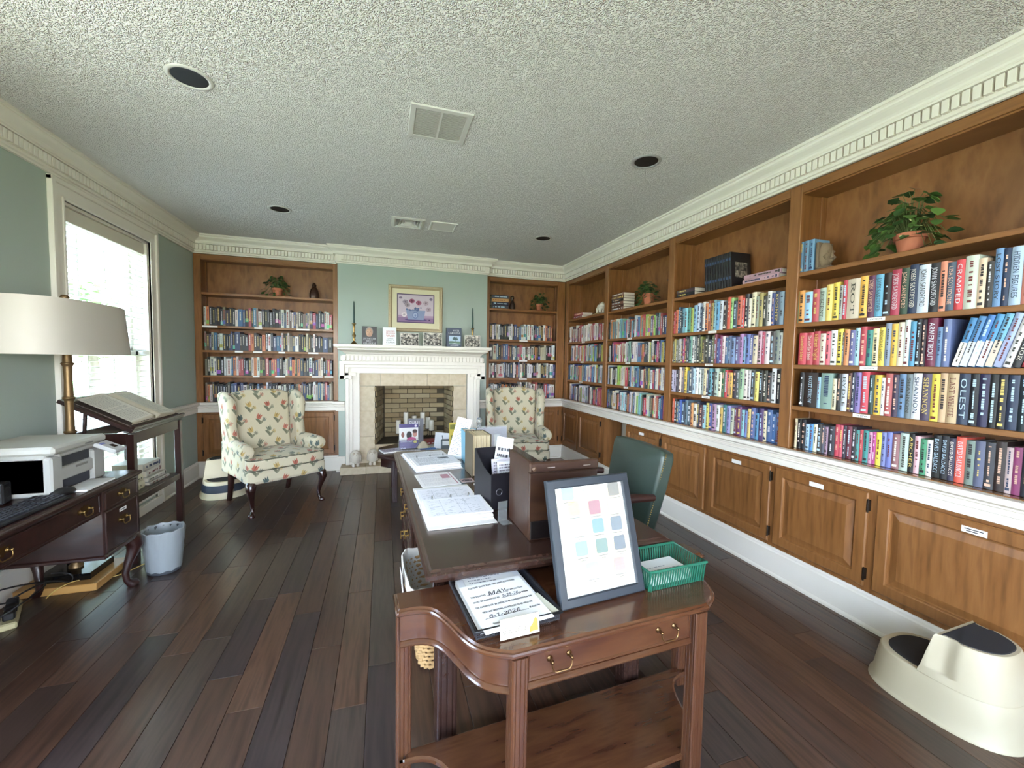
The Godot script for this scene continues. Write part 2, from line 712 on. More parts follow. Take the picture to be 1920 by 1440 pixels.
# ---------------------------------------------------------------- room shell
func build_room() -> void:
	# floor of separate planks running away from the camera
	var sub := MB.new()
	sub.bx(XL - 0.2, 2.75, -0.12, -0.016, -5.95, ZF + 0.2)
	var fl := obj("floor", sub, mat("140c0a", 0.9))
	struct(fl)
	var tones := [
		["2c1f1b", "372822", "3f2e27", "30231e"], ["312019", "3d2a21", "473227", "35241d"],
		["271d1b", "302523", "392c29", "2b201e"], ["36241b", "473024", "553b2d", "3c281f"],
		["2d221e", "392c26", "43352d", "312621"], ["33211a", "402a20", "4b3226", "37241c"]]
	var pm := []
	for i in 12:
		var m := wood(tones[i % 6], 0.3 + 0.02 * (i % 3), V(4.5, 1.0, 0.35), 31 + i % 6, 0.25, 1.3, V(i * 0.37, 0, i * 0.61))
		pm.append(m)
	var lens := [0.62, 0.86, 1.1, 1.34]
	var pmesh := []
	var pw := 0.131
	for l in lens:
		var mb := MB.new()
		mb.box(V(0, -0.008, 0), V(pw - 0.0016, 0.016, l - 0.0016), 0.0012)
		pmesh.append(mb.mesh())
	var x := XL - 0.02 + pw / 2
	while x < 2.74:
		var z := -5.52 - rng.randf() * 0.5
		while z < ZF:
			var k := rng.randi() % 4
			if z + lens[k] > -5.5:
				put("plank", pmesh[k], pm[rng.randi() % 12], fl, T(x, 0, z + lens[k] / 2))
			z += lens[k]
		x += pw
	# ceiling with sprayed texture and four round openings
	var ce := CSGBox3D.new()
	ce.name = "ceiling"
	ce.size = V(5.1, 0.1, ZF + 6.2)
	ce.position = V(0.3, YC + 0.05, (ZF - 6.0) / 2)
	for p in DOWN:
		var h := CSGCylinder3D.new()
		h.radius = 0.078
		h.height = 0.3
		h.sides = 32
		h.operation = CSGShape3D.OPERATION_SUBTRACTION
		h.position = V(p.x, YC, p.y) - ce.position
		ce.add_child(h)
	var vh := CSGBox3D.new()
	vh.size = V(0.24, 0.3, 0.24)
	vh.operation = CSGShape3D.OPERATION_SUBTRACTION
	vh.position = V(0.23, YC, -4.255) - ce.position
	ce.add_child(vh)
	var cm := StandardMaterial3D.new()
	cm.albedo_color = Color("ece6e2")
	cm.roughness = 0.95
	cm.uv1_triplanar = true
	cm.uv1_world_triplanar = true
	cm.uv1_scale = V(1.5, 1.5, 1.5)
	# sprayed lumps, wrapped round the edges of the tile
	var px := 1024
	var buf := PackedByteArray()
	buf.resize(px * px)
	for k in 15000:
		var cx := rng.randi() % px
		var cy := rng.randi() % px
		var ra := rng.randf_range(2.2, 6.5)
		var el := rng.randf_range(0.6, 1.6)
		var hh := rng.randf_range(0.45, 1.0) * 255.0
		var ir := int(ra * 1.6) + 1
		for j in range(-ir, ir + 1):
			for i in range(-ir, ir + 1):
				var q := (i * i * el + j * j / el) / (ra * ra)
				if q < 1.0:
					var at := ((cy + j) & 1023) * px + ((cx + i) & 1023)
					var val := int(hh * (1.0 - q))
					if val > buf[at]:
						buf[at] = val
	var hi := Image.create_from_data(px, px, false, Image.FORMAT_L8, buf)
	cm.heightmap_enabled = true
	cm.heightmap_texture = ImageTexture.create_from_image(hi)
	cm.heightmap_scale = 0.9
	ce.material = cm
	add_child(ce)
	struct(ce)
	# left wall: openings for two tall windows
	var w := MB.new()
	var ops := [[-4.58, -3.53], [-1.95, -0.9]]
	var z0 := -5.95
	for o in ops:
		w.bx(XL - 0.2, XL, -0.1, YC, z0, o[0])
		w.bx(XL - 0.2, XL, 2.39, YC, o[0], o[1])
		w.bx(XL - 0.2, XL, -0.1, 0.11, o[0], o[1])
		z0 = o[1]
	w.bx(XL - 0.2, XL, -0.1, YC, z0, ZF + 0.2)
	struct(obj("wall_left", w, MG))
	w = MB.new()
	w.bx(XL, -0.52, -0.1, YC, -6.05, -5.79)
	w.bx(1.32, 2.75, -0.1, YC, -6.05, -5.79)
	struct(obj("wall_back", w, MG))
	w = MB.new()   # chimney breast round the firebox opening
	w.bx(-0.52, -0.1, -0.1, YC, -6.05, ZC)
	w.bx(0.88, 1.32, -0.1, YC, -6.05, ZC)
	w.bx(-0.1, 0.88, 1.052, YC, -6.05, ZC)
	w.bx(-0.1, 0.88, -0.1, 0.312, -6.05, ZC)
	w.bx(-0.1, 0.88, 0.312, 1.052, -6.05, -5.98)
	struct(obj("wall_chimney", w, MG))
	w = MB.new()
	w.bx(2.73, 2.93, -0.1, YC, -6.05, ZF + 0.2)
	struct(obj("wall_right", w, mat("b9b09c", 0.7)))
	w = MB.new()
	var xs := [-1.85, -0.85, -0.5, 0.5, 0.85, 1.85]
	w.bx(XL, xs[0], -0.1, YC, ZF, ZF + 0.2)
	w.bx(xs[5], 2.73, -0.1, YC, ZF, ZF + 0.2)
	for i in [1, 3]:
		w.bx(xs[i], xs[i + 1], -0.1, YC, ZF, ZF + 0.2)
	for i in [0, 2, 4]:
		w.bx(xs[i], xs[i + 1], -0.1, 0.3, ZF, ZF + 0.2)
		w.bx(xs[i], xs[i + 1], 2.4, YC, ZF, ZF + 0.2)
	struct(obj("wall_front", w, MG))
	for i in 3:
		plain_window("window_%d" % (i + 3), T((xs[i * 2] + xs[i * 2 + 1]) / 2, 0.3, ZF + 0.1, PI), 1.0, 2.1)
	plain_window("window_2", Transform3D(FL.basis, V(XL - 0.1, 0.11, -1.425)), 1.05, 2.28)
	# crown moulding with dentils
	var pr := [V2(0, 2.518), V2(0.018, 2.518), V2(0.018, 2.53), V2(0.03, 2.534), V2(0.03, 2.547), V2(0.022, 2.55), V2(0.022, 2.616), V2(0.045, 2.618), V2(0.045, 2.628)]
	for i in 9:
		var a := i / 8.0
		pr.append(V2(0.048 + 0.05 * a - 0.011 * sin(a * TAU), 2.63 + 0.066 * a))
	pr += [V2(0.108, 2.698), V2(0.108, YC), V2(0, YC)]
	var path := [V2(XR, ZF), V2(XR, ZB), V2(1.32, ZB), V2(1.32, ZC), V2(-0.52, ZC), V2(-0.52, ZB), V2(XL, ZB), V2(XL, ZF)]
	var cr := MB.new()
	cr.sweep(pr, path)
	var crown := obj("trim_1", cr, MW)
	struct(crown)
	var dm := MB.new()
	dm.box(V(0, 0, 0), V(0.0268, 0.056, 0.026), 0.0012)
	var dmesh := dm.mesh()
	var far := MB.new()
	for i in path.size() - 1:
		var a: Vector2 = path[i]
		var b: Vector2 = path[i + 1]
		var d := (b - a).normalized()
		var nn := V2(d.y, -d.x)
		var len_ := a.distance_to(b)
		var cnt := int((len_ - 0.05) / 0.0352)
		if cnt < 2:
			continue
		var st := (len_ - (cnt - 1) * 0.0352) / 2
		for k in cnt:
			var p := a + d * (st + k * 0.0352) + nn * 0.0325
			var t := Transform3D(Basis(V(d.x, 0, d.y), V(0, 1, 0), V(nn.x, 0, nn.y) * -1.0), V(p.x, 2.583, p.y))
			if p.y < (-2.7 if i > 4 else -0.95):
				put("dentil", dmesh, MW, crown, t)
			else:
				far.X = t
				far.box(V(0, 0, 0), V(0.0268, 0.056, 0.026))
	obj("dentil_row", far, MW, crown).set_meta("kind", "stuff")
	# chair rail
	var rp := [V2(0, 0.748), V2(0.022, 0.748), V2(0.022, 0.786), V2(0.028, 0.79), V2(0.028, 0.798), V2(0.018, 0.803), V2(0.02, 0.812), V2(0.034, 0.818), V2(0.034, 0.826), V2(0.044, 0.832), V2(0.054, 0.838), V2(0.054, 0.858), V2(0.05, 0.862), V2(0, 0.862)]
	var rail := MB.new()
	rail.sweep(rp, [V2(XR, ZF), V2(XR, ZB), V2(1.325, ZB), V2(1.325, ZC), V2(1.225, ZC)])
	rail.sweep(rp, [V2(-0.445, ZC), V2(-0.525, ZC), V2(-0.525, ZB), V2(XL, ZB), V2(XL, -4.705)])
	rail.sweep(rp, [V2(XL, -3.41), V2(XL, -2.07)])
	rail.sweep(rp, [V2(XL, -0.78), V2(XL, ZF)])
	struct(obj("trim_2", rail, MW))
	# baseboards with a cap and a shoe
	var bp := [V2(0, 0), V2(0.026, 0), V2(0.026, 0.012), V2(0.02, 0.022), V2(0.018, 0.024), V2(0.018, 0.16), V2(0.013, 0.168), V2(0.012, 0.178), V2(0.006, 0.186), V2(0, 0.186)]
	var bb := MB.new()
	bb.sweep(bp, [V2(XR, ZF), V2(XR, ZB), V2(1.32, ZB), V2(1.32, ZC), V2(1.24, ZC)])
	struct(obj("baseboard_right", bb, MW))
	bb = MB.new()
	bb.sweep(bp, [V2(-0.445, ZC), V2(-0.52, ZC), V2(-0.52, ZB), V2(XL, ZB), V2(XL, -4.705)])
	bb.sweep(bp, [V2(XL, -3.41), V2(XL, -2.07)])
	bb.sweep(bp, [V2(XL, -0.78), V2(XL, ZF)])
	struct(obj("baseboard_left", bb, MW))

const DOWN := [Vector2(-0.88, -2.43), Vector2(1.65, -2.43), Vector2(-0.885, -4.27), Vector2(1.65, -4.27)]

# a tall sash window without blinds (only its light reaches the picture); local z faces the room, origin at the sill
func plain_window(called: String, t: Transform3D, w: float, h: float) -> void:
	var o := Node3D.new()
	o.name = called
	add_child(o)
	o.transform = t
	struct(o)
	var m := MB.new()
	for s in [-1, 1]:
		m.bx(s * (w / 2 + 0.05) - 0.055, s * (w / 2 + 0.05) + 0.055, -0.02, h + 0.1, 0.1, 0.125)
		m.bx(s * (w / 2 - 0.025) - 0.025, s * (w / 2 - 0.025) + 0.025, 0, h, -0.04, 0.04)
	m.bx(-w / 2 - 0.1, w / 2 + 0.1, h, h + 0.11, 0.1, 0.125)
	m.bx(-w / 2, w / 2, h - 0.05, h, -0.04, 0.04)
	m.bx(-w / 2, w / 2, 0, 0.06, -0.04, 0.04)
	m.bx(-w / 2, w / 2, h / 2 - 0.025, h / 2 + 0.025, -0.04, 0.04)
	m.bx(-w / 2 - 0.1, w / 2 + 0.1, -0.03, 0.0, 0.05, 0.15)
	obj("window_frame", m, MW, o)
	m = MB.new()
	m.bx(-w / 2 + 0.05, w / 2 - 0.05, 0.06, h - 0.05, -0.003, 0.003)
	obj("pane", m, glass(), o)

func glass() -> StandardMaterial3D:
	if not mats.has("glass"):
		var m := StandardMaterial3D.new()
		m.albedo_color = Color(0.95, 0.98, 0.97, 0.08)
		m.transparency = BaseMaterial3D.TRANSPARENCY_ALPHA
		m.roughness = 0.02
		mats["glass"] = m
	return mats["glass"]

# ---------------------------------------------------------------- the window in view
func build_window() -> void:
	var o := Node3D.new()
	o.name = "window_1"
	add_child(o)
	# local x runs to -z (right as seen from the room), z into the room, origin at the middle of the sill
	o.transform = Transform3D(FL.basis, V(XL, 0.11, -4.055))
	struct(o)
	var w := 1.05
	var h := 2.28
	# casing with a raised outer band
	for s in [-1, 1]:
		var m := MB.new()
		m.bx(s * (w / 2 + 0.06) - 0.06, s * (w / 2 + 0.06) + 0.06, -0.11, h, 0, 0.016)
		m.bx(s * (w / 2 + 0.105) - 0.018, s * (w / 2 + 0.105) + 0.018, -0.11, h + 0.118, 0, 0.03, 0.004)
		m.bx(s * (w / 2 + 0.01) - 0.01, s * (w / 2 + 0.01) + 0.01, -0.11, h + 0.02, 0, 0.022, 0.003)
		obj("casing", m, MW, o)
	var m2 := MB.new()
	m2.bx(-w / 2 - 0.1, w / 2 + 0.1, h, h + 0.118, 0, 0.016)
	m2.bx(-w / 2 - 0.123, w / 2 + 0.123, h + 0.09, h + 0.122, 0, 0.03, 0.004)
	m2.bx(-w / 2, w / 2, h, h + 0.02, 0, 0.022, 0.003)
	obj("casing", m2, MW, o)
	m2 = MB.new()   # jambs, head and sill of the reveal
	for s in [-1, 1]:
		m2.bx(s * (w / 2 - 0.012) - 0.012, s * (w / 2 - 0.012) + 0.012, 0, h, -0.2, 0.0)
	m2.bx(-w / 2, w / 2, h - 0.02, h, -0.2, 0)
	m2.bx(-w / 2, w / 2, 0, 0.03, -0.2, 0.02)
	obj("reveal", m2, MW, o)
	m2 = MB.new()
	m2.bx(-w / 2 - 0.06, w / 2 + 0.06, -0.11, -0.03, 0, 0.03, 0.004)
	obj("window_sill", m2, MW, o)
	# two sashes with glazing bars
	for e in [[0.03, 1.31, -0.1], [1.29, h - 0.02, -0.14]]:
		var sash := MB.new()
		var y0: float = e[0]
		var y1: float = e[1]
		var z: float = e[2]
		for s in [-1, 1]:
			sash.bx(s * (w / 2 - 0.045) - 0.024, s * (w / 2 - 0.045) + 0.024, y0, y1, z - 0.018, z + 0.018, 0.003)
		sash.bx(-w / 2 + 0.03, w / 2 - 0.03, y0, y0 + 0.05, z - 0.018, z + 0.018, 0.003)
		sash.bx(-w / 2 + 0.03, w / 2 - 0.03, y1 - 0.045, y1, z - 0.018, z + 0.018, 0.003)
		for k in [-1, 1]:
			sash.bx(k * 0.155 - 0.009, k * 0.155 + 0.009, y0, y1, z - 0.012, z + 0.012)
		for k in [1, 2]:
			var yy := lerpf(y0, y1, k / 3.0)
			sash.bx(-w / 2 + 0.03, w / 2 - 0.03, yy - 0.009, yy + 0.009, z - 0.012, z + 0.012)
		var so := obj("sash", sash, MW, o)
		var pane := MB.new()
		pane.bx(-0.155, 0.155, 0, (y1 - y0 - 0.095) / 3, -0.002, 0.002)
		var pmesh := pane.mesh()
		for i in [-1, 0, 1]:
			for j in 3:
				put("pane", pmesh, glass(), so, T(i * 0.312, y0 + 0.05 + j * (y1 - y0 - 0.095) / 3, z))
	# wooden blind
	var b := thing("window_blind", "white slatted blind with headrail hanging in the tall window", "blind", Transform3D(FL.basis, V(XL - 0.045, 0.11, -4.055)))
	m2 = MB.new()
	m2.bx(-w / 2 + 0.028, w / 2 - 0.028, h - 0.115, h - 0.022, -0.025, 0.028, 0.004)
	obj("headrail", m2, mat("d8d0bf", 0.5), b)
	var sl := MB.new()
	sl.box(V(0, 0, 0), V(w - 0.065, 0.0028, 0.05), 0.001)
	var slm := sl.mesh()
	var blm := mat("efe9da", 0.55).duplicate()
	blm.backlight_enabled = true
	blm.backlight = Color(0.35, 0.33, 0.28)
	var y := h - 0.135
	while y > 0.12:
		put("slat", slm, blm, b, T(0, y, 0, 0, -0.1))
		y -= 0.046
	m2 = MB.new()
	m2.bx(-w / 2 + 0.033, w / 2 - 0.033, 0.07, 0.092, -0.025, 0.025, 0.004)
	obj("bottom_rail", m2, blm, b)
	for k in [-0.36, 0.0, 0.36]:
		m2 = MB.new()
		for zz in [-0.026, 0.026]:
			m2.tube([V(k, 0.08, zz), V(k, h - 0.1, zz)], 0.0012, 4)
		obj("ladder_cord", m2, mat("d9d2c2", 0.8), b)

func build_garden() -> void:
	var g := MB.new()
	g.bx(-60, 30, -0.6, -0.5, -40, 30)
	var gm := StandardMaterial3D.new()
	gm.albedo_texture = ImageTexture.create_from_image(ramp_image(noise(41, 0.05, 4).get_seamless_image(256, 256), [Color("5c7238"), Color("7f9150"), Color("97a564")], 1.5))
	gm.uv1_triplanar = true
	gm.uv1_scale = V(0.4, 0.4, 0.4)
	gm.roughness = 0.95
	struct(obj("ground", g, gm))
	g = MB.new()
	g.bx(-9.5, -5.2, -0.5, -0.46, -30, 20)
	struct(obj("driveway", g, mat("c9c4b8", 0.9)))
	var leafm := [mat("4f6a2c", 0.7), mat("6f8a3e", 0.7), mat("3f5a30", 0.7)]
	var spots := [[-13.0, -8.5, 2.2], [-14.0, -13.5, 2.5], [-13.0, -18.5, 2.4], [-15.0, -3.5, 2.5], [-12.5, -23.5, 2.3]]
	for i in spots.size():
		var e = spots[i]
		var t := thing("garden_tree", ["broad leafy tree outside the window, nearest to the lawn edge", "tall leafy tree outside the window behind the drive", "third leafy tree in the row beyond the drive", "leafy tree outside the window at the left of the row", "farthest leafy tree at the end of the drive"][i], "tree", T(e[0], -0.5, e[1]), "trees in the garden")
		var tr := MB.new()
		tr.tube([V(0, 0, 0), V(0.1, 1.2, 0), V(0.0, 2.6, 0.1), V(0.2, 4.2, 0)], [0.22, 0.17, 0.13, 0.05], 8)
		obj("trunk", tr, mat("5d4c3a", 0.9), t)
		var lf := MB.new()
		var R: float = e[2]
		for k in 900:
			var d := Vector3(rng.randfn(), rng.randfn() * 0.75, rng.randfn()).normalized() * R * pow(rng.randf(), 0.4)
			var c := V(0, 3.4, 0) + d * V(0.85, 0.8, 0.85)
			if c.y < 0.6:
				continue
			var bs := Basis.from_euler(Vector3(rng.randf() * TAU, rng.randf() * TAU, 0)) * 0.2
			lf.X = Transform3D(bs, c)
			lf.poly([V(-1, 0, 0), V(-0.3, -0.5, 0.15), V(0.5, -0.4, 0.1), V(1, 0, 0), V(0.4, 0.5, 0.1), V(-0.4, 0.5, 0.15)])
		var fo := obj("foliage", lf, leafm[i % 3], t)
		fo.set_meta("kind", "stuff")

# ---------------------------------------------------------------- built-in bookcases
const SH_R := [1.975, 1.66, 1.4, 1.14]      # shelf tops on the right wall
const SH_L := [2.098, 1.73, 1.453, 1.166]   # rear left
const SH_B := [2.099, 1.68, 1.403, 1.15]    # rear right
const POSTS := [-5.44, -4.35, -3.21, -2.035, -0.9, 0.25, 1.46]

# one bay in a wall frame: x0..x1 are the centres of its partitions
func bay(f: Transform3D, x0: float, x1: float, sh: Array, label: String, w0: float, w1: float, tags: Array, dep := 0.24) -> Node3D:
	var c := (x0 + x1) / 2
	var o := thing("built_in_bookcase", label, "bookcase", f * T(c, 0.862, 0), "built-in bookcases")
	var a := x0 - c
	var b := x1 - c
	var lo := a - w0 / 2
	var hi := b + w1 / 2 if w1 > 0 else b - 0.041
	var top := 2.516 - 0.862
	var m := MB.new()
	m.bx(lo, hi, 0, top, -dep - 0.012, -dep)
	obj("back_panel", m, MBACK, o)
	for s in ([a, b] if w1 > 0 else [a]):
		m = MB.new()
		m.bx(s - 0.01, s + 0.01, 0.004, top, -dep, -0.018)
		for k in [-0.012, 0.012]:
			m.bx(s + k - 0.006, s + k + 0.006, 0.004, top, -dep, -dep + 0.045, 0.002)
			m.bx(s + k * 0.9 - 0.004, s + k * 0.9 + 0.004, 0.004, top, -0.04, -0.018, 0.002)
		obj("side_panel", m, MCASE, o)
	m = MB.new()
	m.bx(lo, hi, -0.017, 0.004, -dep, 0.002, 0.002)
	obj("bottom_board", m, wet_case(), o)
	m = MB.new()
	m.bx(a + w0 / 2, hi - w1, 2.462 - 0.862, top, -0.018, 0.0, 0.002)
	m.bx(a + w0 / 2, hi - w1, 2.454 - 0.862, 2.466 - 0.862, -0.03, -0.012, 0.002)
	m.bx(lo, hi, 2.47 - 0.862, top, -dep, -0.018)
	obj("top_rail", m, MCASEV, o)
	for e in [[a, w0], [b, w1]]:
		if e[1] > 0:
			m = MB.new()
			m.bx(e[0] - e[1] / 2, e[0] + e[1] / 2, 0.004, top, -0.018, 0.003, 0.003)
			obj("post", m, MCASE, o)
	for i in sh.size():
		m = MB.new()
		m.bx(a + 0.011, hi - (0.011 if w1 > 0 else 0.0), -0.026, 0, -dep, -0.004, 0.002)
		var s := obj("shelf", m, MCASEV, o, T(0, sh[i] - 0.862, 0))
		if tags.size() > i:
			for tx in tags[i]:
				m = MB.new()
				m.bx(tx[0] - tx[1] / 2, tx[0] + tx[1] / 2, -0.0225, -0.0035, -0.0038, -0.0028)
				var lb := obj("shelf_label", m, MPAPER, s)
				if tx.size() > 2:
					lettering(tx[2], 0.0075, MINK, s, T(tx[0], -0.013, -0.0024), false, tx[1] * 0.62)
	return o

func wet_case() -> StandardMaterial3D:
	if not mats.has("wet"):
		mats["wet"] = wood([], 0.12, V(0.4, 2.2, 2.2), 11, 0.8)
	return mats["wet"]

# raised-panel door: local origin at its middle, front towards +z
func door(parent: Node, x0: float, x1: float, y0: float, y1: float, hinge: float, tagtext := "none") -> void:
	var m := MB.new()
	var w := x1 - x0
	var h := y1 - y0
	m.rings(w, h, [V2(0, 0), V2(0, 0.012), V2(0.006, 0.018), V2(0.055, 0.018), V2(0.06, 0.014), V2(0.063, 0.005), V2(0.07, 0.005), V2(0.1, 0.0135), V2(0.104, 0.0145)])
	var d := obj("door", m, MCASE, parent, T((x0 + x1) / 2, (y0 + y1) / 2, 0.001))
	for yy in [-h / 2 + 0.07, h / 2 - 0.07]:
		m = MB.new()
		m.bx(hinge * w / 2 - 0.004, hinge * w / 2 + 0.008, yy - 0.03, yy + 0.03, 0.0, 0.021, 0.002)
		m.tube([V(hinge * (w / 2 + 0.004), yy - 0.036, 0.02), V(hinge * (w / 2 + 0.004), yy + 0.036, 0.02)], 0.004, 6)
		obj("hinge", m, mat("2a211a", 0.4, 0.6), d)
	if tagtext != "none":
		m = MB.new()
		m.bx(-0.042, 0.042, h / 2 - 0.055, h / 2 - 0.028, 0.018, 0.0188)
		obj("name_label", m, MPAPER, d)
		if tagtext != "":
			m = MB.new()
			m.bx(-0.032, 0.03, h / 2 - 0.039, h / 2 - 0.035, 0.0188, 0.0192)
			m.bx(-0.026, 0.014, h / 2 - 0.048, h / 2 - 0.044, 0.0188, 0.0192)
			obj("label_print", m, MINK, d).set_meta("kind", "stuff")

func cabinet(f: Transform3D, x0: float, x1: float, doors: Array, label: String) -> void:
	var c := (x0 + x1) / 2
	var o := thing("base_cabinet", label, "cabinet", f * T(c, 0, 0), "base cabinets below the shelves")
	var m := MB.new()
	m.bx(x0 - c, x1 - c, 0.0, 0.843, -0.23, -0.001)
	obj("body", m, MCASE, o)
	for d in doors:
		door(o, d[0] - c, d[1] - c, 0.215, 0.727, d[2], d[3])

func build_bookcases() -> void:
	var fic := "FICTION"
	var nm := ["narrow bay of the wall bookcase in the far right corner", "second bay of the right wall bookcase, above the kneehole gap", "third bay of the right wall bookcase, with the black book set", "nearest bay of the right wall bookcase, with the largest potted ivy", "bay of the right wall bookcase beside the camera", "last bay of the right wall bookcase behind the camera"]
	for i in 6:
		var tg := []
		var mid: float = [0.0, -0.05, -0.05, -0.06, 0.0, 0.0][i]
		for k in 4:
			tg.append([] if k == 0 else [[mid - 0.02 * k, 0.085, fic]])
		bay(FR, POSTS[i], POSTS[i + 1], SH_R, nm[i], 0.09 if i == 0 else 0.08, 0.08 if i == 5 else 0.0, tg)
	bay(FB, -1.97, -0.553, SH_L, "rear bookcase between the window wall and the fireplace", 0.07, 0.055, [[], [[-0.6, 0.15], [-0.12, 0.08], [0.35, 0.14]], [[-0.32, 0.08], [-0.13, 0.09], [0.12, 0.07], [0.46, 0.11]], [[-0.15, 0.07], [0.1, 0.11], [0.5, 0.12], [0.63, 0.1]]])
	bay(FB, 1.35, 2.42, SH_B, "narrow rear bookcase right of the fireplace", 0.05, 0.12, [[], [[-0.02, 0.12]], [[-0.02, 0.12]], [[-0.02, 0.12]]])
	cabinet(FR, -5.5, -4.31, [[-5.475, -4.99, -1, "none"], [-4.97, -4.385, 1, "none"]], "far pair of raised-panel doors in the right corner")
	cabinet(FR, -3.85, -2.668, [[-3.835, -3.265, 1, ""], [-3.24, -2.692, -1, "none"]], "two raised-panel doors just right of the kneehole gap")
	cabinet(FR, -2.668, -1.494, [[-2.655, -2.1, 1, ""], [-2.065, -1.516, 1, ""]], "pair of raised-panel doors with blank white tags")
	cabinet(FR, -1.494, 0.1, [[-1.474, -0.72, 1, "-"], [-0.69, 0.07, -1, "none"]], "nearest cabinet with a printed white tag behind the large step stool")
	cabinet(FR, 0.1, 1.46, [[0.13, 0.77, 1, "none"], [0.8, 1.44, -1, "none"]], "cabinet on the right wall behind the camera")
	cabinet(FB, XL, -0.52, [[-1.945, -1.31, -1, "none"], [-1.2, -0.575, 1, "none"]], "cabinet under the rear left bookcase, behind the wing chair")
	cabinet(FB, 1.32, XR, [[1.4, 1.86, -1, "none"], [1.9, 2.4, 1, "none"]], "cabinet under the rear right bookcase")

# ---------------------------------------------------------------- fireplace
func build_fireplace() -> void:
	var o := thing("fireplace", "cream painted mantel with dentils round a limestone and brick firebox", "fireplace", T(0.4, 0, ZC))
	# local x = world x - 0.4, z out of the chimney breast
	var cx := 0.3925 - 0.4
	var m := MB.new()
	# cornice: swept round three sides
	var pr := [V2(0.0, 1.425), V2(0.03, 1.425), V2(0.03, 1.436), V2(0.045, 1.444), V2(0.052, 1.455), V2(0.07, 1.47), V2(0.1, 1.482), V2(0.115, 1.492), V2(0.115, 1.505), V2(0.135, 1.513), V2(0.135, 1.519), V2(0.15, 1.519), V2(0.155, 1.525), V2(0.155, 1.548), V2(0.15, 1.553), V2(0.0, 1.553)]
	var hw := 0.865
	m.sweep(pr, [V2(cx + hw - 0.08, 0.0), V2(cx + hw - 0.08, 0.08), V2(cx - hw + 0.08, 0.08), V2(cx - hw + 0.08, 0.0)], false)
	m.bx(cx - hw + 0.08, cx + hw - 0.08, 1.55, 1.553, 0, 0.1)
	obj("mantel_shelf", m, MW, o)
	m = MB.new()
	m.bx(cx - 0.862, cx + 0.862, 1.352, 1.428, 0, 0.085, 0.003)
	var fr := obj("frieze", m, MW, o)
	m = MB.new()
	m.box(V(0, 0, 0), V(0.035, 0.056, 0.028), 0.0015)
	var dm := m.mesh()
	for i in 38:
		put("dentil", dm, MW, fr, T(cx - 0.835 + i * 0.04514, 1.391, 0.092))
	for s in [-1, 1]:
		put("dentil", dm, MW, fr, Transform3D(Basis(V(0, 0, 1), V(0, 1, 0), V(1, 0, 0)), V(cx + s * 0.866, 1.391, 0.05)))
	# eared architrave: three stepped bands
	var bands := [[0.0, 0.055, 0.085], [0.055, 0.105, 0.07], [0.105, 0.2, 0.05]]
	m = MB.new()
	for b in bands:
		var e := 0.892 - float(b[0])
		var ei := 0.892 - float(b[1])
		var yt := 1.354 - float(b[0]) * 0.75
		var yi := 1.354 - float(b[1]) * 0.75
		var d: float = b[2]
		if b[1] > 0.19:
			ei = 0.665
			yi = 1.206
		m.bx(cx - e, cx + e, yi, yt, 0, d, 0.003)
		for s in [-1, 1]:
			if b[0] < 0.1:
				var q := 1.136 + float(b[0]) * 0.6
				m.bx(cx + s * e, cx + s * ei, q, yi + 0.002, 0, d, 0.003)
				m.bx(cx + s * (e - 0.002), cx + s * (ei - 0.085), q - 0.002, q + 0.045, 0, d, 0.003)
	obj("architrave", m, MW, o)
	for s in [-1, 1]:
		m = MB.new()
		m.bx(cx + s * 0.825, cx + s * 0.785, 0.09, 1.15, 0, 0.085, 0.003)
		m.bx(cx + s * 0.785, cx + s * 0.745, 0.09, 1.18, 0, 0.07, 0.003)
		m.bx(cx + s * 0.745, cx + s * 0.665, 0.09, 1.21, 0, 0.05, 0.003)
		obj("pilaster", m, MW, o)
	# limestone slip: separate slabs
	var gx := [-0.285, -0.03, 0.25, 0.54, 0.82, 1.05]
	for i in 5:
		m = MB.new()
		m.bx(gx[i] - 0.4 + 0.001, gx[i + 1] - 0.4 - 0.001, 1.05, 1.207, 0, 0.018, 0.0015)
		obj("stone_slab", m, MSTONE, o)
	for e in [[-0.285, -0.096], [0.876, 1.05]]:
		var ys := [0.09, 0.42, 0.74, 1.048]
		for k in 3:
			m = MB.new()
			m.bx(e[0] - 0.4, e[1] - 0.4, ys[k], ys[k + 1] - 0.002, 0, 0.018, 0.0015)
			obj("stone_slab", m, MSTONE, o)
	for k in 3:
		m = MB.new()
		m.bx(-0.094 + k * 0.323 - 0.4, -0.094 + (k + 1) * 0.323 - 0.402, 0.09, 0.314, 0, 0.018, 0.0015)
		obj("stone_slab", m, MSTONE, o)
	# hearth
	for k in 6:
		m = MB.new()
		m.bx(-0.485 + k * 0.29 - 0.4, -0.485 + (k + 1) * 0.29 - 0.402, 0, 0.09, 0.0, 0.21, 0.004)
		obj("hearth_slab", m, MSTONE, o)
	# firebox lined with pale brick
	var fb := MB.new()
	fb.bx(-0.5, 0.48, 0.312, 0.32, -0.5, 0.005)
	fb.bx(-0.42, 0.43, 0.32, 1.05, -0.505, -0.485)
	for s in [-1, 1]:
		var p0 := V2(-0.4985 if s < 0 else 0.4785, 0.0)
		var p1 := V2(-0.42 if s < 0 else 0.44, -0.49)
		fb.quad(V(p0.x, 0.32, p0.y), V(p1.x, 0.32, p1.y), V(p1.x, 1.05, p1.y), V(p0.x, 1.05, p0.y))
	var fire := obj("firebox", fb, mat("4a4234", 0.95), o)
	var bm := []
	for s in ["978767", "a08f6e", "8c7c5e", "a59678", "94805f"]:
		bm.append(mat(s, 0.95))
	var br := MB.new()
	br.box(V(0, 0, 0), V(0.196, 0.059, 0.02), 0.004)
	var bmesh := br.mesh()
	br = MB.new()
	br.box(V(0, 0, 0), V(0.094, 0.059, 0.02), 0.004)
	var hmesh := br.mesh()
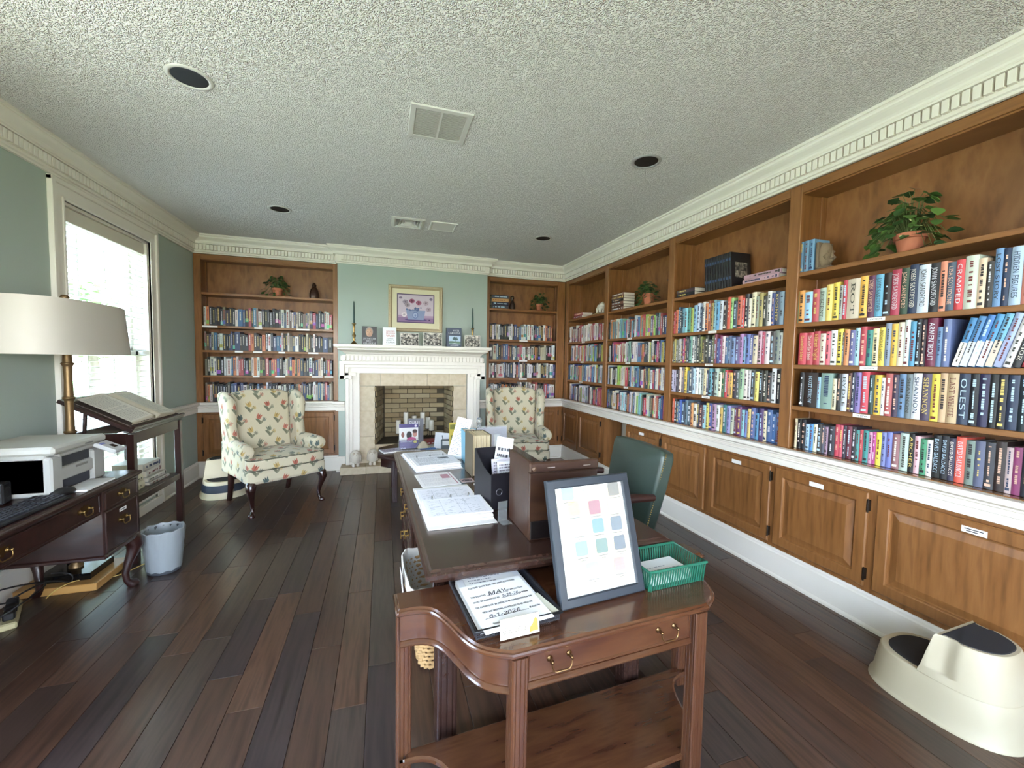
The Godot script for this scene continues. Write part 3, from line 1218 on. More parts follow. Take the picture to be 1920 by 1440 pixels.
	for r in 11:
		var y := 0.352 + r * 0.066
		var x := -0.385
		var k := 0
		while x < 0.44:
			var half := (r % 2 == 1 and k == 0)
			var l := 0.102 if half else 0.204
			if x + l > 0.46:
				break
			put("brick", hmesh if half else bmesh, bm[rng.randi() % 5], fire, T(x + l / 2, y, -0.478))
			x += l
			k += 1
		for s in [-1, 1]:   # splayed sides
			for q in 4:
				var t := (q + (0.5 if r % 2 else 0.0) + 0.2) / 3.4
				if t > 1.02:
					continue
				var p0 := V(-0.485 if s < 0 else 0.468, y, -0.01)
				var p1 := V(-0.405 if s < 0 else 0.43, y, -0.48)
				var p := p0.lerp(p1, t)
				var dx := (p1 - p0).normalized()
				var bs := Basis(dx, V(0, 1, 0), dx.cross(V(0, 1, 0)))
				put("brick", hmesh, bm[rng.randi() % 5], fire, Transform3D(bs * Basis().scaled(V(1.46, 1, 1)), p))

# ---------------------------------------------------------------- ceiling fittings
func build_ceiling_fittings() -> void:
	var where := ["recessed ceiling light with a black baffle, nearest the window wall", "recessed ceiling light with a silvery lamp over the right bookcase", "small recessed ceiling light above the left wing chair", "dark recessed ceiling light above the right wing chair"]
	for i in 4:
		var o := thing("recessed_light", where[i], "light", T(DOWN[i].x, YC, DOWN[i].y), "recessed ceiling lights")
		var m := MB.new()
		m.lathe([V2(0.074, 0.004), V2(0.075, -0.003), V2(0.084, -0.006), V2(0.094, -0.004), V2(0.097, 0.001), V2(0.097, 0.002)], 32)
		obj("trim_ring", m, mat("cfcac4" if i != 1 else "a5a3a2", 0.4), o)
		m = MB.new()
		var rows := [V2(0.0755, -0.002), V2(0.0755, 0.09), V2(0.07, 0.16), V2(0.001, 0.162)]
		m.lathe(rows, 32)
		obj("baffle", m, mat("0c0b0d", 0.5), o)
		if i != 3:
			m = MB.new()
			var dy := -0.012 if i == 1 else 0.004
			m.lathe([V2(0.002, 0.012 + dy), V2(0.03, 0.014 + dy), V2(0.05, 0.024 + dy), V2(0.056, 0.036 + dy), V2(0.05, 0.06 + dy), V2(0.02, 0.11 + dy), V2(0.018, 0.15 + dy)], 24)
			obj("lamp_glass", m, mat("c9c9ca", 0.25, 0.1), o)
	# square return grille
	var g := thing("ceiling_vent", "large square louvred return grille in the middle of the ceiling", "vent", T(0.303, YC, -2.447))
	var m := MB.new()
	m.at(T(0, 0, 0, 0, PI / 2))
	m.rings(0.335, 0.335, [V2(0, 0), V2(0.004, 0.006), V2(0.03, 0.007), V2(0.033, 0.002)], false)
	obj("grille_frame", m, mat("cdc8c2", 0.45), g)
	m = MB.new()
	m.bx(-0.006, 0.006, -0.007, 0.0, -0.137, 0.137)
	obj("divider", m, mat("cdc8c2", 0.45), g)
	m = MB.new()
	m.box(V(0, 0, 0), V(0.128, 0.0012, 0.011))
	var lm := m.mesh()
	for s in [-1, 1]:
		for k in 24:
			put("louvre", lm, mat("c2bdb8", 0.45), g, T(s * 0.068, -0.0055, -0.13 + k * 0.0113, 0, 0.6))
	# supply diffuser
	g = thing("ceiling_vent", "small four-way supply diffuser with an open throat near the fireplace", "vent", T(0.23, YC, -4.255))
	m = MB.new()
	m.at(T(0, 0, 0, 0, PI / 2))
	m.rings(0.31, 0.31, [V2(0, 0), V2(0.0, 0.004), V2(0.03, 0.012), V2(0.045, 0.004), V2(0.045, -0.03)], false)
	obj("grille_frame", m, mat("d4cfc8", 0.45), g)
	for k in 3:
		var s := 0.19 - k * 0.055
		m = MB.new()
		for q in 4:
			m.at(Transform3D(Basis(Vector3.UP, q * PI / 2), Vector3()))
			m.quad(V(-s / 2, -0.004, s / 2), V(s / 2, -0.004, s / 2), V(s / 2 - 0.02, 0.025, s / 2 - 0.02), V(-s / 2 + 0.02, 0.025, s / 2 - 0.02))
			m.quad(V(s / 2, -0.004, s / 2), V(-s / 2, -0.004, s / 2), V(-s / 2 + 0.02, 0.0262, s / 2 - 0.021), V(s / 2 - 0.02, 0.0262, s / 2 - 0.021))
		obj("deflector", m, mat("d4cfc8", 0.45), g)
	m = MB.new()
	m.bx(-0.12, 0.12, 0.06, 0.065, -0.12, 0.12)
	obj("duct", m, mat("2a2726", 0.9), g)
	var pl := MB.new()
	pl.at(T(0, 0, 0, 0, PI / 2))
	pl.rings(0.26, 0.27, [V2(0, 0), V2(0, 0.006), V2(0.006, 0.01), V2(0.02, 0.01), V2(0.022, 0.008)], false)
	tag(obj("ceiling_plate", pl, mat("ddd8d0", 0.5), self, T(0.57, YC, -4.245)), "plain white square cover plate beside the supply diffuser", "cover plate")

# ---------------------------------------------------------------- furniture helpers
var UP := Transform3D(Basis.from_euler(Vector3(-PI / 2, 0, 0)), Vector3())   # local z becomes up

# curved bail handle; local z points out of the drawer face
func pull(parent: Node, t: Transform3D, w := 0.075, m: Material = null, plate := 0) -> void:
	if m == null:
		m = MBRASS
	var b := MB.new()
	for s in [-1, 1]:
		b.at(t * T(s * w / 2, 0, 0, 0, PI / 2))
		b.lathe([V2(0.009, 0.0), V2(0.009, 0.002), V2(0.004, 0.004), V2(0.0035, 0.012), V2(0.0055, 0.015), V2(0.005, 0.02), V2(0.001, 0.022)], 10)
	b.at(t)
	var pts := []
	for i in 13:
		var a := i / 12.0
		var x := w / 2 * cos(PI * (1.0 - a)) * (1.0 + 0.12 * sin(PI * a))
		pts.append(V(x, -0.03 * pow(sin(PI * a), 0.6) + 0.002 * cos(a * TAU * 2), 0.018 + 0.004 * sin(PI * a)))
	var rad := []
	for i in 13:
		rad.append(0.0018 + 0.001 * sin(PI * i / 12.0))
	b.tube(pts, rad, 7)
	if plate > 0:   # pierced bat-wing backplate
		var o := PackedVector2Array()
		for q in [[0.05, 0.0], [0.044, 0.014], [0.03, 0.01], [0.022, 0.022], [0.01, 0.016], [0, 0.026], [-0.01, 0.016], [-0.022, 0.022], [-0.03, 0.01], [-0.044, 0.014], [-0.05, 0.0], [-0.04, -0.014], [-0.022, -0.012], [-0.012, -0.026], [0, -0.02], [0.012, -0.026], [0.022, -0.012], [0.04, -0.014]]:
			o.append(V2(q[0], q[1]))
		var bp := MB.new()
		bp.at(t)
		bp.prism(o, 0.0, 0.0012)
		obj("backplate", bp, mat("5c4526", 0.45, 0.9), parent)
	obj("drawer_pull", b, m, parent)

# a drawer front with a cock bead
func drawer(parent: Node, t: Transform3D, w: float, h: float, m: Material) -> Node3D:
	var b := MB.new()
	b.rings(w, h, [V2(0, 0), V2(0, 0.006), V2(0.003, 0.009), V2(0.007, 0.009), V2(0.009, 0.006)])
	return obj("drawer", b, m, parent, t)

func reeded_leg(parent: Node, at: Vector3, s: float, y0: float, y1: float, m: Material) -> void:
	var o := PackedVector2Array()
	var h := s / 2
	for k in 4:
		var rot := k * PI / 2
		for e in [[-0.82, 1.0], [-0.62, 1.0], [-0.55, 0.9], [-0.48, 1.0], [-0.07, 1.0], [0.0, 0.9], [0.07, 1.0], [0.48, 1.0], [0.55, 0.9], [0.62, 1.0], [0.82, 1.0], [0.9, 0.9]]:
			o.append(V2(e[0] * h, -e[1] * h).rotated(rot))
	var b := MB.new()
	b.at(Transform3D(UP.basis, at))
	b.prism(o, y0, y1)
	obj("leg", b, m, parent)

# cabriole leg bowing towards (dx, dz), standing at the origin of at
func cabriole(parent: Node, at: Vector3, dir: Vector2, h: float, m: Material, r := 0.03) -> void:
	var b := MB.new()
	var prof := [[1.0, 0.0, 1.15], [0.93, 0.35, 1.25], [0.82, 0.55, 1.15], [0.68, 0.35, 0.85], [0.5, 0.0, 0.62], [0.3, -0.28, 0.5], [0.15, -0.2, 0.46], [0.08, 0.05, 0.6], [0.045, 0.3, 0.8], [0.015, 0.42, 0.75], [0.0, 0.42, 0.6]]
	prof.reverse()
	var pts := []
	var rad := []
	for e in prof:
		pts.append(at + V(dir.x * e[1] * 0.06, e[0] * h, dir.y * e[1] * 0.06))
		rad.append(e[2] * r)
	b.tube(pts, rad, 12)
	obj("leg", b, m, parent)

# ---------------------------------------------------------------- large desk in the middle
const DESK := Vector3(0.59, 0.70, -2.285)
func desk_t() -> Transform3D:
	return T(DESK.x, 0, DESK.z, 0.03)

func build_main_desk() -> void:
	var o := thing("library_desk", "long dark wooden library desk covered with binders and books", "desk", desk_t())
	var m := MB.new()
	m.at(UP)
	m.rings(0.97, 1.88, [V2(0.035, 0.645), V2(0.03, 0.652), V2(0.016, 0.66), V2(0.012, 0.668), V2(0.0, 0.674), V2(0.0, 0.688), V2(0.006, 0.692), V2(0.014, 0.694), V2(0.02, 0.7)])
	obj("desk_top", m, MDESK, o)
	m = MB.new()   # frame under the top
	m.bx(-0.43, 0.43, 0.54, 0.646, -0.88, 0.81)
	obj("apron", m, MDESK, o)
	for e in [[-0.395, 0.8], [0.395, 0.8], [-0.395, -0.85], [0.395, -0.85], [-0.395, -0.2], [0.395, -0.2]]:
		reeded_leg(o, V(e[0], 0, e[1]), 0.075, 0.0, 0.56, MDESK)
	m = MB.new()   # pedestal at the far end
	m.bx(-0.42, 0.42, 0.1, 0.545, -0.87, -0.19)
	obj("pedestal", m, MDESK, o)
	for k in 2:
		var z := -0.7 + k * 0.34
		for y in [0.47, 0.3, 0.16]:
			var d := drawer(o, Transform3D(Basis(V(0, 0, 1), V(0, 1, 0), V(-1, 0, 0)), V(-0.42, y, z)), 0.31, 0.15 if y > 0.4 else 0.13, MDESK)
			pull(d, T(0, 0.0, 0.009), 0.07, null, 1)
	for k in 2:
		var d := drawer(o, Transform3D(Basis(V(0, 0, 1), V(0, 1, 0), V(-1, 0, 0)), V(-0.43, 0.595, 0.02 + k * 0.52)), 0.48, 0.085, MDESK)
		pull(d, T(0, 0.012, 0.009), 0.07, null, 1)
	var d2 := drawer(o, T(0, 0.595, 0.81), 0.74, 0.085, MDESK)
	d2.name = "end_panel"

# ---------------------------------------------------------------- serpentine serving table in front
func table_outline() -> PackedVector2Array:
	var half := [[0.34, -0.205], [0.39, -0.178], [0.428, -0.143], [0.455, -0.092], [0.475, -0.03], [0.497, 0.03], [0.522, 0.068], [0.56, 0.084], [0.62, 0.085], [0.62, 0.205]]
	var o := PackedVector2Array()
	for e in half:
		o.append(V2(e[0], e[1]))
	half.reverse()
	for e in half:
		o.append(V2(-e[0], e[1]))
	return o

func smooth_outline(o: PackedVector2Array) -> PackedVector2Array:
	var r := PackedVector2Array()
	var n := o.size()
	for i in n:
		r.append(o[i])
		var straight := o[i].distance_to(o[(i + 1) % n]) > 0.09
		if not straight:
			var a := o[(i + n - 1) % n]
			var d := o[(i + 2) % n]
			if a.distance_to(o[i]) > 0.09:
				a = o[i]
			if d.distance_to(o[(i + 1) % n]) > 0.09:
				d = o[(i + 1) % n]
			for k in [0.33, 0.67]:
				r.append(o[i].cubic_interpolate(o[(i + 1) % n], a, d, k))
	return r

func serving_t() -> Transform3D:
	return T(0.662, 0, -1.245, 0.06)

func build_serving_table() -> void:
	var o := thing("serving_table", "reddish mahogany serving table with serpentine ends and one long drawer", "table", serving_t())
	var ol := smooth_outline(table_outline())
	var m := MB.new()
	m.at(UP)
	m.stack(ol, [V2(0.012, 0.586), V2(0.004, 0.589), V2(0.0, 0.594), V2(0.0, 0.6), V2(0.003, 0.604), V2(0.008, 0.605), V2(0.013, 0.61)])
	obj("table_top", m, MMAHO, o)
	m = MB.new()
	m.at(UP)
	m.stack(ol, [V2(0.03, 0.486), V2(0.03, 0.587)])
	obj("apron", m, wood([], 0.3, V(0.6, 2.4, 0.6), 14, 0.5), o)
	m = MB.new()
	m.at(UP)
	m.stack(ol, [V2(0.032, 0.472), V2(0.022, 0.475), V2(0.02, 0.48), V2(0.024, 0.484), V2(0.02, 0.488), V2(0.026, 0.493), V2(0.03, 0.494)])
	obj("bead_moulding", m, MMAHO, o)
	var lw := wood([], 0.3, V(2.4, 0.5, 2.4), 14, 0.5)
	for e in [[-0.318, 0.18], [0.318, 0.18], [-0.588, -0.172], [0.588, -0.172]]:
		reeded_leg(o, V(e[0], 0, e[1]), 0.048, 0.0, 0.587, lw)
	m = MB.new()
	m.at(UP)
	m.stack(ol, [V2(0.045, 0.055), V2(0.038, 0.06), V2(0.038, 0.072), V2(0.045, 0.076)])
	obj("lower_shelf", m, MMAHO, o)
	var d := drawer(o, T(0, 0.541, 0.175), 0.575, 0.082, wood([], 0.28, V(0.5, 2.4, 2.0), 14, 0.6))
	for s in [-1, 1]:
		pull(d, T(s * 0.19, 0.012, 0.008), 0.062, mat("8a6a48", 0.32, 1.0))

# ---------------------------------------------------------------- desk under the window wall
func left_t() -> Transform3D:   # local x runs along -z, z faces the room
	return Transform3D(FL.basis, V(-1.665, 0, -2.33))

func build_left_desk() -> void:
	var o := thing("writing_desk", "dark mahogany writing desk with brass pulls and curved legs by the window", "desk", left_t())
	var m := MB.new()
	m.at(UP)
	m.rings(1.43, 0.53, [V2(0.02, 0.662), V2(0.012, 0.667), V2(0.004, 0.672), V2(0.0, 0.678), V2(0.0, 0.69), V2(0.004, 0.694), V2(0.012, 0.695), V2(0.016, 0.70)])
	obj("desk_top", m, MDARK, o)
	for s in [-1, 1]:
		m = MB.new()
		m.bx(s * 0.695, s * 0.375, 0.31, 0.664, -0.24, 0.245, 0.004)
		m.bx(s * 0.705, s * 0.365, 0.296, 0.318, -0.245, 0.255, 0.006)
		obj("pedestal", m, MDARK, o)
	m = MB.new()
	m.bx(-0.376, 0.376, 0.54, 0.664, -0.24, 0.235, 0.003)
	obj("apron", m, MDARK, o)
	for s in [-1, 1]:
		var d1 := drawer(o, T(s * 0.535, 0.605, 0.245), 0.3, 0.092, MDARK)
		pull(d1, T(0, 0.008, 0.007), 0.062, mat("94784a", 0.38, 1.0), 1)
		var d2 := drawer(o, T(s * 0.535, 0.435, 0.245), 0.3, 0.225, MDARK)
		pull(d2, T(0, 0.03, 0.007), 0.062, mat("94784a", 0.38, 1.0), 1)
		if s > 0:
			m = MB.new()
			m.bx(-0.03, 0.035, 0.072, 0.09, 0.0065, 0.0075)
			obj("name_label", m, MPAPER, d2)
			m = MB.new()
			m.bx(-0.02, 0.025, 0.079, 0.084, 0.0075, 0.0079)
			obj("label_print", m, MINK, d2)
	var d3 := drawer(o, T(0, 0.605, 0.235), 0.72, 0.1, MDARK)
	for s in [-1, 1]:
		pull(d3, T(s * 0.24, 0.008, 0.007), 0.062, mat("94784a", 0.38, 1.0), 1)
	for e in [[-0.66, 0.21, -0.7, 0.7], [0.66, 0.21, 0.7, 0.7], [-0.66, -0.21, -0.7, -0.7], [0.66, -0.21, 0.7, -0.7]]:
		cabriole(o, V(e[0], 0, e[1]), V2(e[2], e[3]), 0.305, MDARK, 0.036)

# ---------------------------------------------------------------- wing chairs
func wing_chair(called: String, label: String, t: Transform3D) -> Node3D:
	var o := thing(called, label, "armchair", t, "tulip pattern wing chairs")
	var lm := wood([], 0.25, V(3, 0.6, 3), 15, 0.5)
	# seat rail
	var ol := PackedVector2Array()
	for e in [[-0.3, -0.3], [0.3, -0.3], [0.345, 0.2], [0.345, 0.3], [0.32, 0.335], [0.2, 0.35], [-0.2, 0.35], [-0.32, 0.335], [-0.345, 0.3], [-0.345, 0.2]]:
		ol.append(V2(e[0], -e[1]))
	var m := MB.new()
	m.at(UP)
	m.stack(ol, [V2(0.03, 0.285), V2(0.008, 0.295), V2(0.0, 0.315), V2(0.0, 0.38), V2(0.01, 0.4), V2(0.03, 0.405)])
	obj("seat_rail", m, MFAB, o)
	# loose cushion, wider in front of the arms
	var cu := []
	for e in [[-0.255, -0.24], [0.255, -0.24], [0.255, 0.2], [0.33, 0.215], [0.335, 0.3], [0.3, 0.345], [0.15, 0.362], [-0.15, 0.362], [-0.3, 0.345], [-0.335, 0.3], [-0.33, 0.215], [-0.255, 0.2]]:
		cu.append(V2(e[0], -e[1]))
	m = MB.new()
	m.at(Transform3D(UP.basis, V(0, 0.453, 0)))
	m.slab(cu, 0.098, 0.022, 0.022, 0.0)
	var seat := obj("seat_cushion", m, MFAB, o)
	for y in [0.408, 0.499]:
		m = MB.new()
		var pp := []
		for e in [[-0.262, 0.19], [-0.33, 0.212], [-0.336, 0.3], [-0.302, 0.344], [-0.15, 0.361], [0.15, 0.361], [0.302, 0.344], [0.336, 0.3], [0.33, 0.212], [0.262, 0.19]]:
			pp.append(V(e[0], y, e[1]))
		m.tube(pp, 0.004, 5)
		obj("piping", m, mat("4d4f42", 0.9), seat)
	# backrest, arched and raked
	var bo := []
	for i in 9:
		var a := i / 8.0
		bo.append(V2(lerpf(0.27, -0.27, a), 0.62 + 0.045 * pow(sin(PI * a), 0.5)))
	bo += [V2(-0.262, 0.4), V2(-0.25, 0.0), V2(0.25, 0.0), V2(0.262, 0.4)]
	m = MB.new()
	m.at(T(0, 0.41, -0.235, 0, -0.16))
	m.slab(bo, 0.12, 0.045, 0.02, 0.0, 4)
	obj("backrest", m, MFAB, o)
	for s in [-1, 1]:
		# wing: outline in (z, y), leaning out a little
		var wo := []
		for e in [[-0.36, 1.03], [-0.33, 1.055], [-0.24, 1.052], [-0.16, 1.03], [-0.1, 0.985], [-0.075, 0.92], [-0.085, 0.83], [-0.105, 0.74], [-0.095, 0.67], [-0.05, 0.615], [-0.04, 0.56], [-0.3, 0.5], [-0.32, 0.8]]:
			wo.append(V2(-e[0], e[1]))
		m = MB.new()
		m.at(Transform3D(Basis.from_euler(V(0, 0, -s * 0.045)) * Basis(V(0, 0, -1), V(0, 1, 0), V(1, 0, 0)), V(s * 0.27, 0, 0)))
		m.slab(wo, 0.085, 0.038, 0.006, 0.006, 4)
		obj("wing", m, MFAB, o)
		# arm: padded side panel with a rolled top
		var ao := []
		for e in [[-0.32, 0.3], [0.235, 0.3], [0.25, 0.4], [0.245, 0.52], [0.2, 0.575], [-0.1, 0.585], [-0.31, 0.6]]:
			ao.append(V2(-e[0], e[1]))
		m = MB.new()
		m.at(Transform3D(Basis(V(0, 0, -1), V(0, 1, 0), V(1, 0, 0)), V(s * 0.302, 0, 0)))
		m.slab(ao, 0.085, 0.03, 0.0, 0.0, 3)
		var pts := []
		var rad := []
		for i in 9:
			var a := i / 8.0
			pts.append(V(s * (0.3 + 0.018 * a), 0.575 + 0.006 * sin(a * PI) - 0.012 * a, lerpf(-0.12, 0.265, a)))
			rad.append(0.05 + 0.012 * a if i < 8 else 0.05)
		m.at(Transform3D())
		m.tube(pts, rad, 14)
		obj("arm", m, MFAB, o)
		m = MB.new()
		m.at(T(s * 0.318, 0.562, 0.266, 0, PI / 2))
		m.lathe([V2(0.055, -0.002), V2(0.05, 0.006), V2(0.03, 0.009), V2(0.001, 0.01)], 16)
		obj("arm_facing", m, MFAB, o)
		cabriole(o, V(s * 0.3, 0, 0.29), V2(s * 0.5, 0.8), 0.3, lm, 0.034)
		m = MB.new()
		m.tube([V(s * 0.27, 0.0, -0.345), V(s * 0.27, 0.12, -0.3), V(s * 0.27, 0.32, -0.27)], [0.024, 0.026, 0.032], 4)
		obj("leg", m, lm, o)
	m = MB.new()   # outside back
	m.bx(-0.3, 0.3, 0.3, 0.95, -0.03, 0.0, 0.01)
	obj("outside_back", m, MFAB, o, T(0, 0, -0.30, 0, -0.13))
	return o

func build_wing_chairs() -> void:
	wing_chair("wing_chair", "tulip patterned wing chair near the window, angled towards the desk", T(-1.0, 0, -4.44, 0.6))
	wing_chair("wing_chair", "tulip patterned wing chair right of the fireplace, behind the desk", T(1.5, 0, -4.62, -0.2))

# ---------------------------------------------------------------- leather desk chair and step stools
func build_chairs_and_stools() -> void:
	# local z faces the desk
	var o := thing("leather_chair", "dark green leather desk chair with brass nailheads pulled up beside the desk", "chair", T(1.44, 0, -2.19, -PI / 2 - 0.03))
	var gl := mat("36413a", 0.32)
	var bo := []
	for e in [[0.235, 0.0], [0.262, 0.25], [0.268, 0.41], [0.255, 0.445], [0.2, 0.455], [0, 0.46], [-0.2, 0.455], [-0.255, 0.445], [-0.268, 0.41], [-0.262, 0.25], [-0.235, 0.0]]:
		bo.append(V2(e[0], e[1]))
	var m := MB.new()
	m.at(T(0, 0.46, -0.0, 0, -0.2))
	m.slab(bo, 0.085, 0.018, 0.022, 0.004, 4)
	var back := obj("backrest", m, gl, o)
	m = MB.new()
	for s in [-1, 1]:
		for i in 34:
			var p := V2(s * lerpf(0.236, 0.268, minf(1.0, i / 30.0)), 0.01 + i * 0.0128)
			m.at(T(0, 0.46, -0.0, 0, -0.2) * T(p.x + s * 0.0015, p.y, 0.022 - 0.0, 0, 0, -s * PI / 2))
			m.lathe([V2(0.004, 0.0), V2(0.0035, 0.002), V2(0.001, 0.0032)], 6)
	var nails := obj("nailhead_trim", m, MBRASS, back)
	nails.set_meta("kind", "stuff")
	var so := []
	for e in [[-0.25, -0.05], [0.25, -0.05], [0.27, 0.38], [0.24, 0.42], [-0.24, 0.42], [-0.27, 0.38]]:
		so.append(V2(e[0], -e[1]))
	m = MB.new()
	m.at(Transform3D(UP.basis, V(0, 0.42, 0)))
	m.slab(so, 0.09, 0.03, 0.02, 0.0)
	obj("seat", m, gl, o)
	var dk := wood([], 0.3, V(2, 2, 0.6), 15, 0.4)
	for s in [-1, 1]:
		m = MB.new()
		m.tube([V(s * 0.29, 0.66, 0.02), V(s * 0.3, 0.67, 0.15), V(s * 0.3, 0.655, 0.3), V(s * 0.295, 0.6, 0.33)], [0.02, 0.026, 0.024, 0.014], 8)
		m.tube([V(s * 0.295, 0.62, 0.3), V(s * 0.28, 0.5, 0.25), V(s * 0.26, 0.4, 0.25)], [0.016, 0.018, 0.02], 8)
		obj("arm", m, dk, o)
	m = MB.new()
	m.lathe([V2(0.06, 0.36), V2(0.03, 0.35), V2(0.025, 0.12), V2(0.05, 0.1), V2(0.04, 0.06)].slice(0), 14)
	obj("column", m, mat("1b1817", 0.4, 0.5), o, T(0, 0, 0.17))
	for k in 5:
		var a := TAU * k / 5 + 0.3
		m = MB.new()
		var d := V(cos(a), 0, sin(a))
		m.tube([V(0, 0.1, 0.17), V(0, 0.09, 0.17) + d * 0.16, V(0, 0.065, 0.17) + d * 0.3], [0.026, 0.022, 0.016], 8)
		obj("base_leg", m, dk, o)
		m = MB.new()
		m.at(T(d.x * 0.3, 0.025, 0.17 + d.z * 0.3, a, 0, PI / 2))
		m.lathe([V2(0.024, -0.012), V2(0.025, 0.0), V2(0.024, 0.012)], 12)
		obj("caster", m, mat("141313", 0.5), o)
	step_stool(T(2.262, 0, -1.05, PI / 2 + 0.05), "large tan two-step stool with black treads against the right cabinets", 1.0, "b3a68b", false)
	step_stool(T(-1.55, 0, -4.86, -PI / 2 + 0.35), "small cream two-step stool with a black band beside the left wing chair", 1.05, "d9c9a8", true)

# two-step stool: high step at the -x end, low step at +x
func step_stool(t: Transform3D, label: String, k: float, hex: String, band: bool) -> void:
	var o := thing("step_stool", label, "step stool", t, "moulded step stools")
	var pl := mat(hex, 0.45)
	var bl := mat("232225", 0.85)
	var lo := 0.155
	var hi := 0.325
	# half-width and half-length of the flared body at a height
	var ext := func(y: float) -> Vector2:
		var f := y / 0.325
		var fl := 0.008 if y < 0.012 else 0.0
		return V2(0.238 - 0.052 * f + fl, 0.188 - 0.05 * f + fl)
	var ring := func(y: float, cut: float, ins := 0.0, grip := true) -> PackedVector3Array:
		var e: Vector2 = ext.call(y)
		var r := PackedVector3Array()
		for i in 72:
			var a := TAU * i / 72
			var c := signf(cos(a)) * pow(absf(cos(a)), 0.75)
			var s := signf(sin(a)) * pow(absf(sin(a)), 0.75)
			var x := (e.x - ins) * c
			var z := (e.y - ins) * s
			if grip and y > 0.185 and absf(x + 0.045) < 0.024:   # grip channel moulded into each side
				z *= 0.9
			r.append(V(minf(x, cut) * k, y * k, -z * k))
		return r
	var m := MB.new()
	var rows := []
	for e in [[0.0, 9.0, 0.0], [0.011, 9.0, 0.0], [0.016, 9.0, 0.0], [0.06, 9.0, 0.0], [0.11, 9.0, 0.0], [lo - 0.006, 9.0, 0.0], [lo, 9.0, 0.005], [lo, 0.03, 0.012]]:
		rows.append(ring.call(e[0], e[1], e[2], false))
	m.grid(rows, true, true, false)
	rows = []
	for e in [[lo, 0.03, 0.0], [0.184, 0.022, 0.0], [0.188, 0.021, 0.0], [0.25, 0.01, 0.0], [hi - 0.006, -0.004, 0.0], [hi, -0.008, 0.005]]:
		rows.append(ring.call(e[0], e[1], e[2]))
	m.grid(rows, true, false, true)
	obj("body", m, pl, o)
	if band:
		m = MB.new()
		rows = []
		for e in [[0.055, -0.001], [0.06, -0.003], [0.118, -0.003], [0.123, -0.001]]:
			rows.append(ring.call(e[0], 9.0, e[1], false))
		m.grid(rows, true)
		obj("rubber_band", m, mat("2c3440", 0.6), o)
	m = MB.new()
	rows = [ring.call(hi, -0.02, 0.016), ring.call(hi, -0.02, 0.016), ring.call(hi, -0.022, 0.018)]
	for i in 3:
		for j in 72:
			rows[i][j].y = (hi + [-0.002, 0.002, 0.003][i]) * k
	m.grid(rows, true, false, true)
	obj("tread", m, bl, o)
	m = MB.new()
	var o2 := PackedVector2Array()
	for i in 25:
		var a := -PI / 2 + PI * i / 24
		var e: Vector2 = ext.call(lo)
		o2.append(V2(maxf(0.034, (e.x - 0.026) * pow(absf(cos(a)), 0.75)) * k, (e.y - 0.026) * signf(sin(a)) * pow(absf(sin(a)), 0.75) * k))
	m.at(UP)
	m.stack(o2, [V2(0, (lo - 0.004) * k), V2(0, (lo + 0.002) * k), V2(0.002, (lo + 0.003) * k)])
	obj("tread", m, bl, o)

# ---------------------------------------------------------------- dictionary stand
func build_lectern() -> void:
	# local x runs along -z, z faces the room
	var o := thing("book_stand", "dark wooden dictionary stand with a sloping top before the window", "book stand", Transform3D(FL.basis, V(-1.745, 0, -3.65)))
	var dk := wood([], 0.35, V(2.2, 0.6, 2.2), 15, 0.3)
	for e in [[-0.325, 0.165], [0.325, 0.165], [-0.325, -0.165], [0.325, -0.165]]:
		var m := MB.new()
		m.bx(e[0] - 0.021, e[0] + 0.021, 0, 0.87, e[1] - 0.021, e[1] + 0.021, 0.003)
		obj("leg", m, dk, o)
	for e in [[0.165, 0], [-0.165, 0], [0, -0.325], [0, 0.325]]:
		for yy in [[0.8, 0.875], [0.395, 0.44]]:
			var m := MB.new()
			if e[1] == 0:
				m.bx(-0.305, 0.305, yy[0], yy[1], e[0] - 0.012, e[0] + 0.012, 0.002)
			else:
				m.bx(e[1] - 0.012, e[1] + 0.012, yy[0], yy[1], -0.145, 0.145, 0.002)
			obj("rail", m, dk, o)
	var m := MB.new()
	m.bx(-0.31, 0.31, 0.425, 0.442, -0.152, 0.152, 0.002)
	obj("shelf", m, dk, o)
	m = MB.new()   # sloping top with a ledge
	m.bx(-0.36, 0.36, -0.012, 0.012, -0.43, 0.0, 0.003)
	m.bx(-0.36, 0.36, 0.012, 0.034, -0.018, 0.0, 0.003)
	obj("sloping_top", m, dk, o, T(0, 0.888, 0.187, 0, 0.5))
	m = MB.new()
	m.tube([V(-0.25, 0.87, -0.12), V(-0.25, 1.03, -0.11)], 0.012, 6)
	obj("prop", m, dk, o)
	m = MB.new()
	m.tube([V(0.25, 0.87, -0.12), V(0.25, 1.03, -0.11)], 0.012, 6)
	obj("prop", m, dk, o)

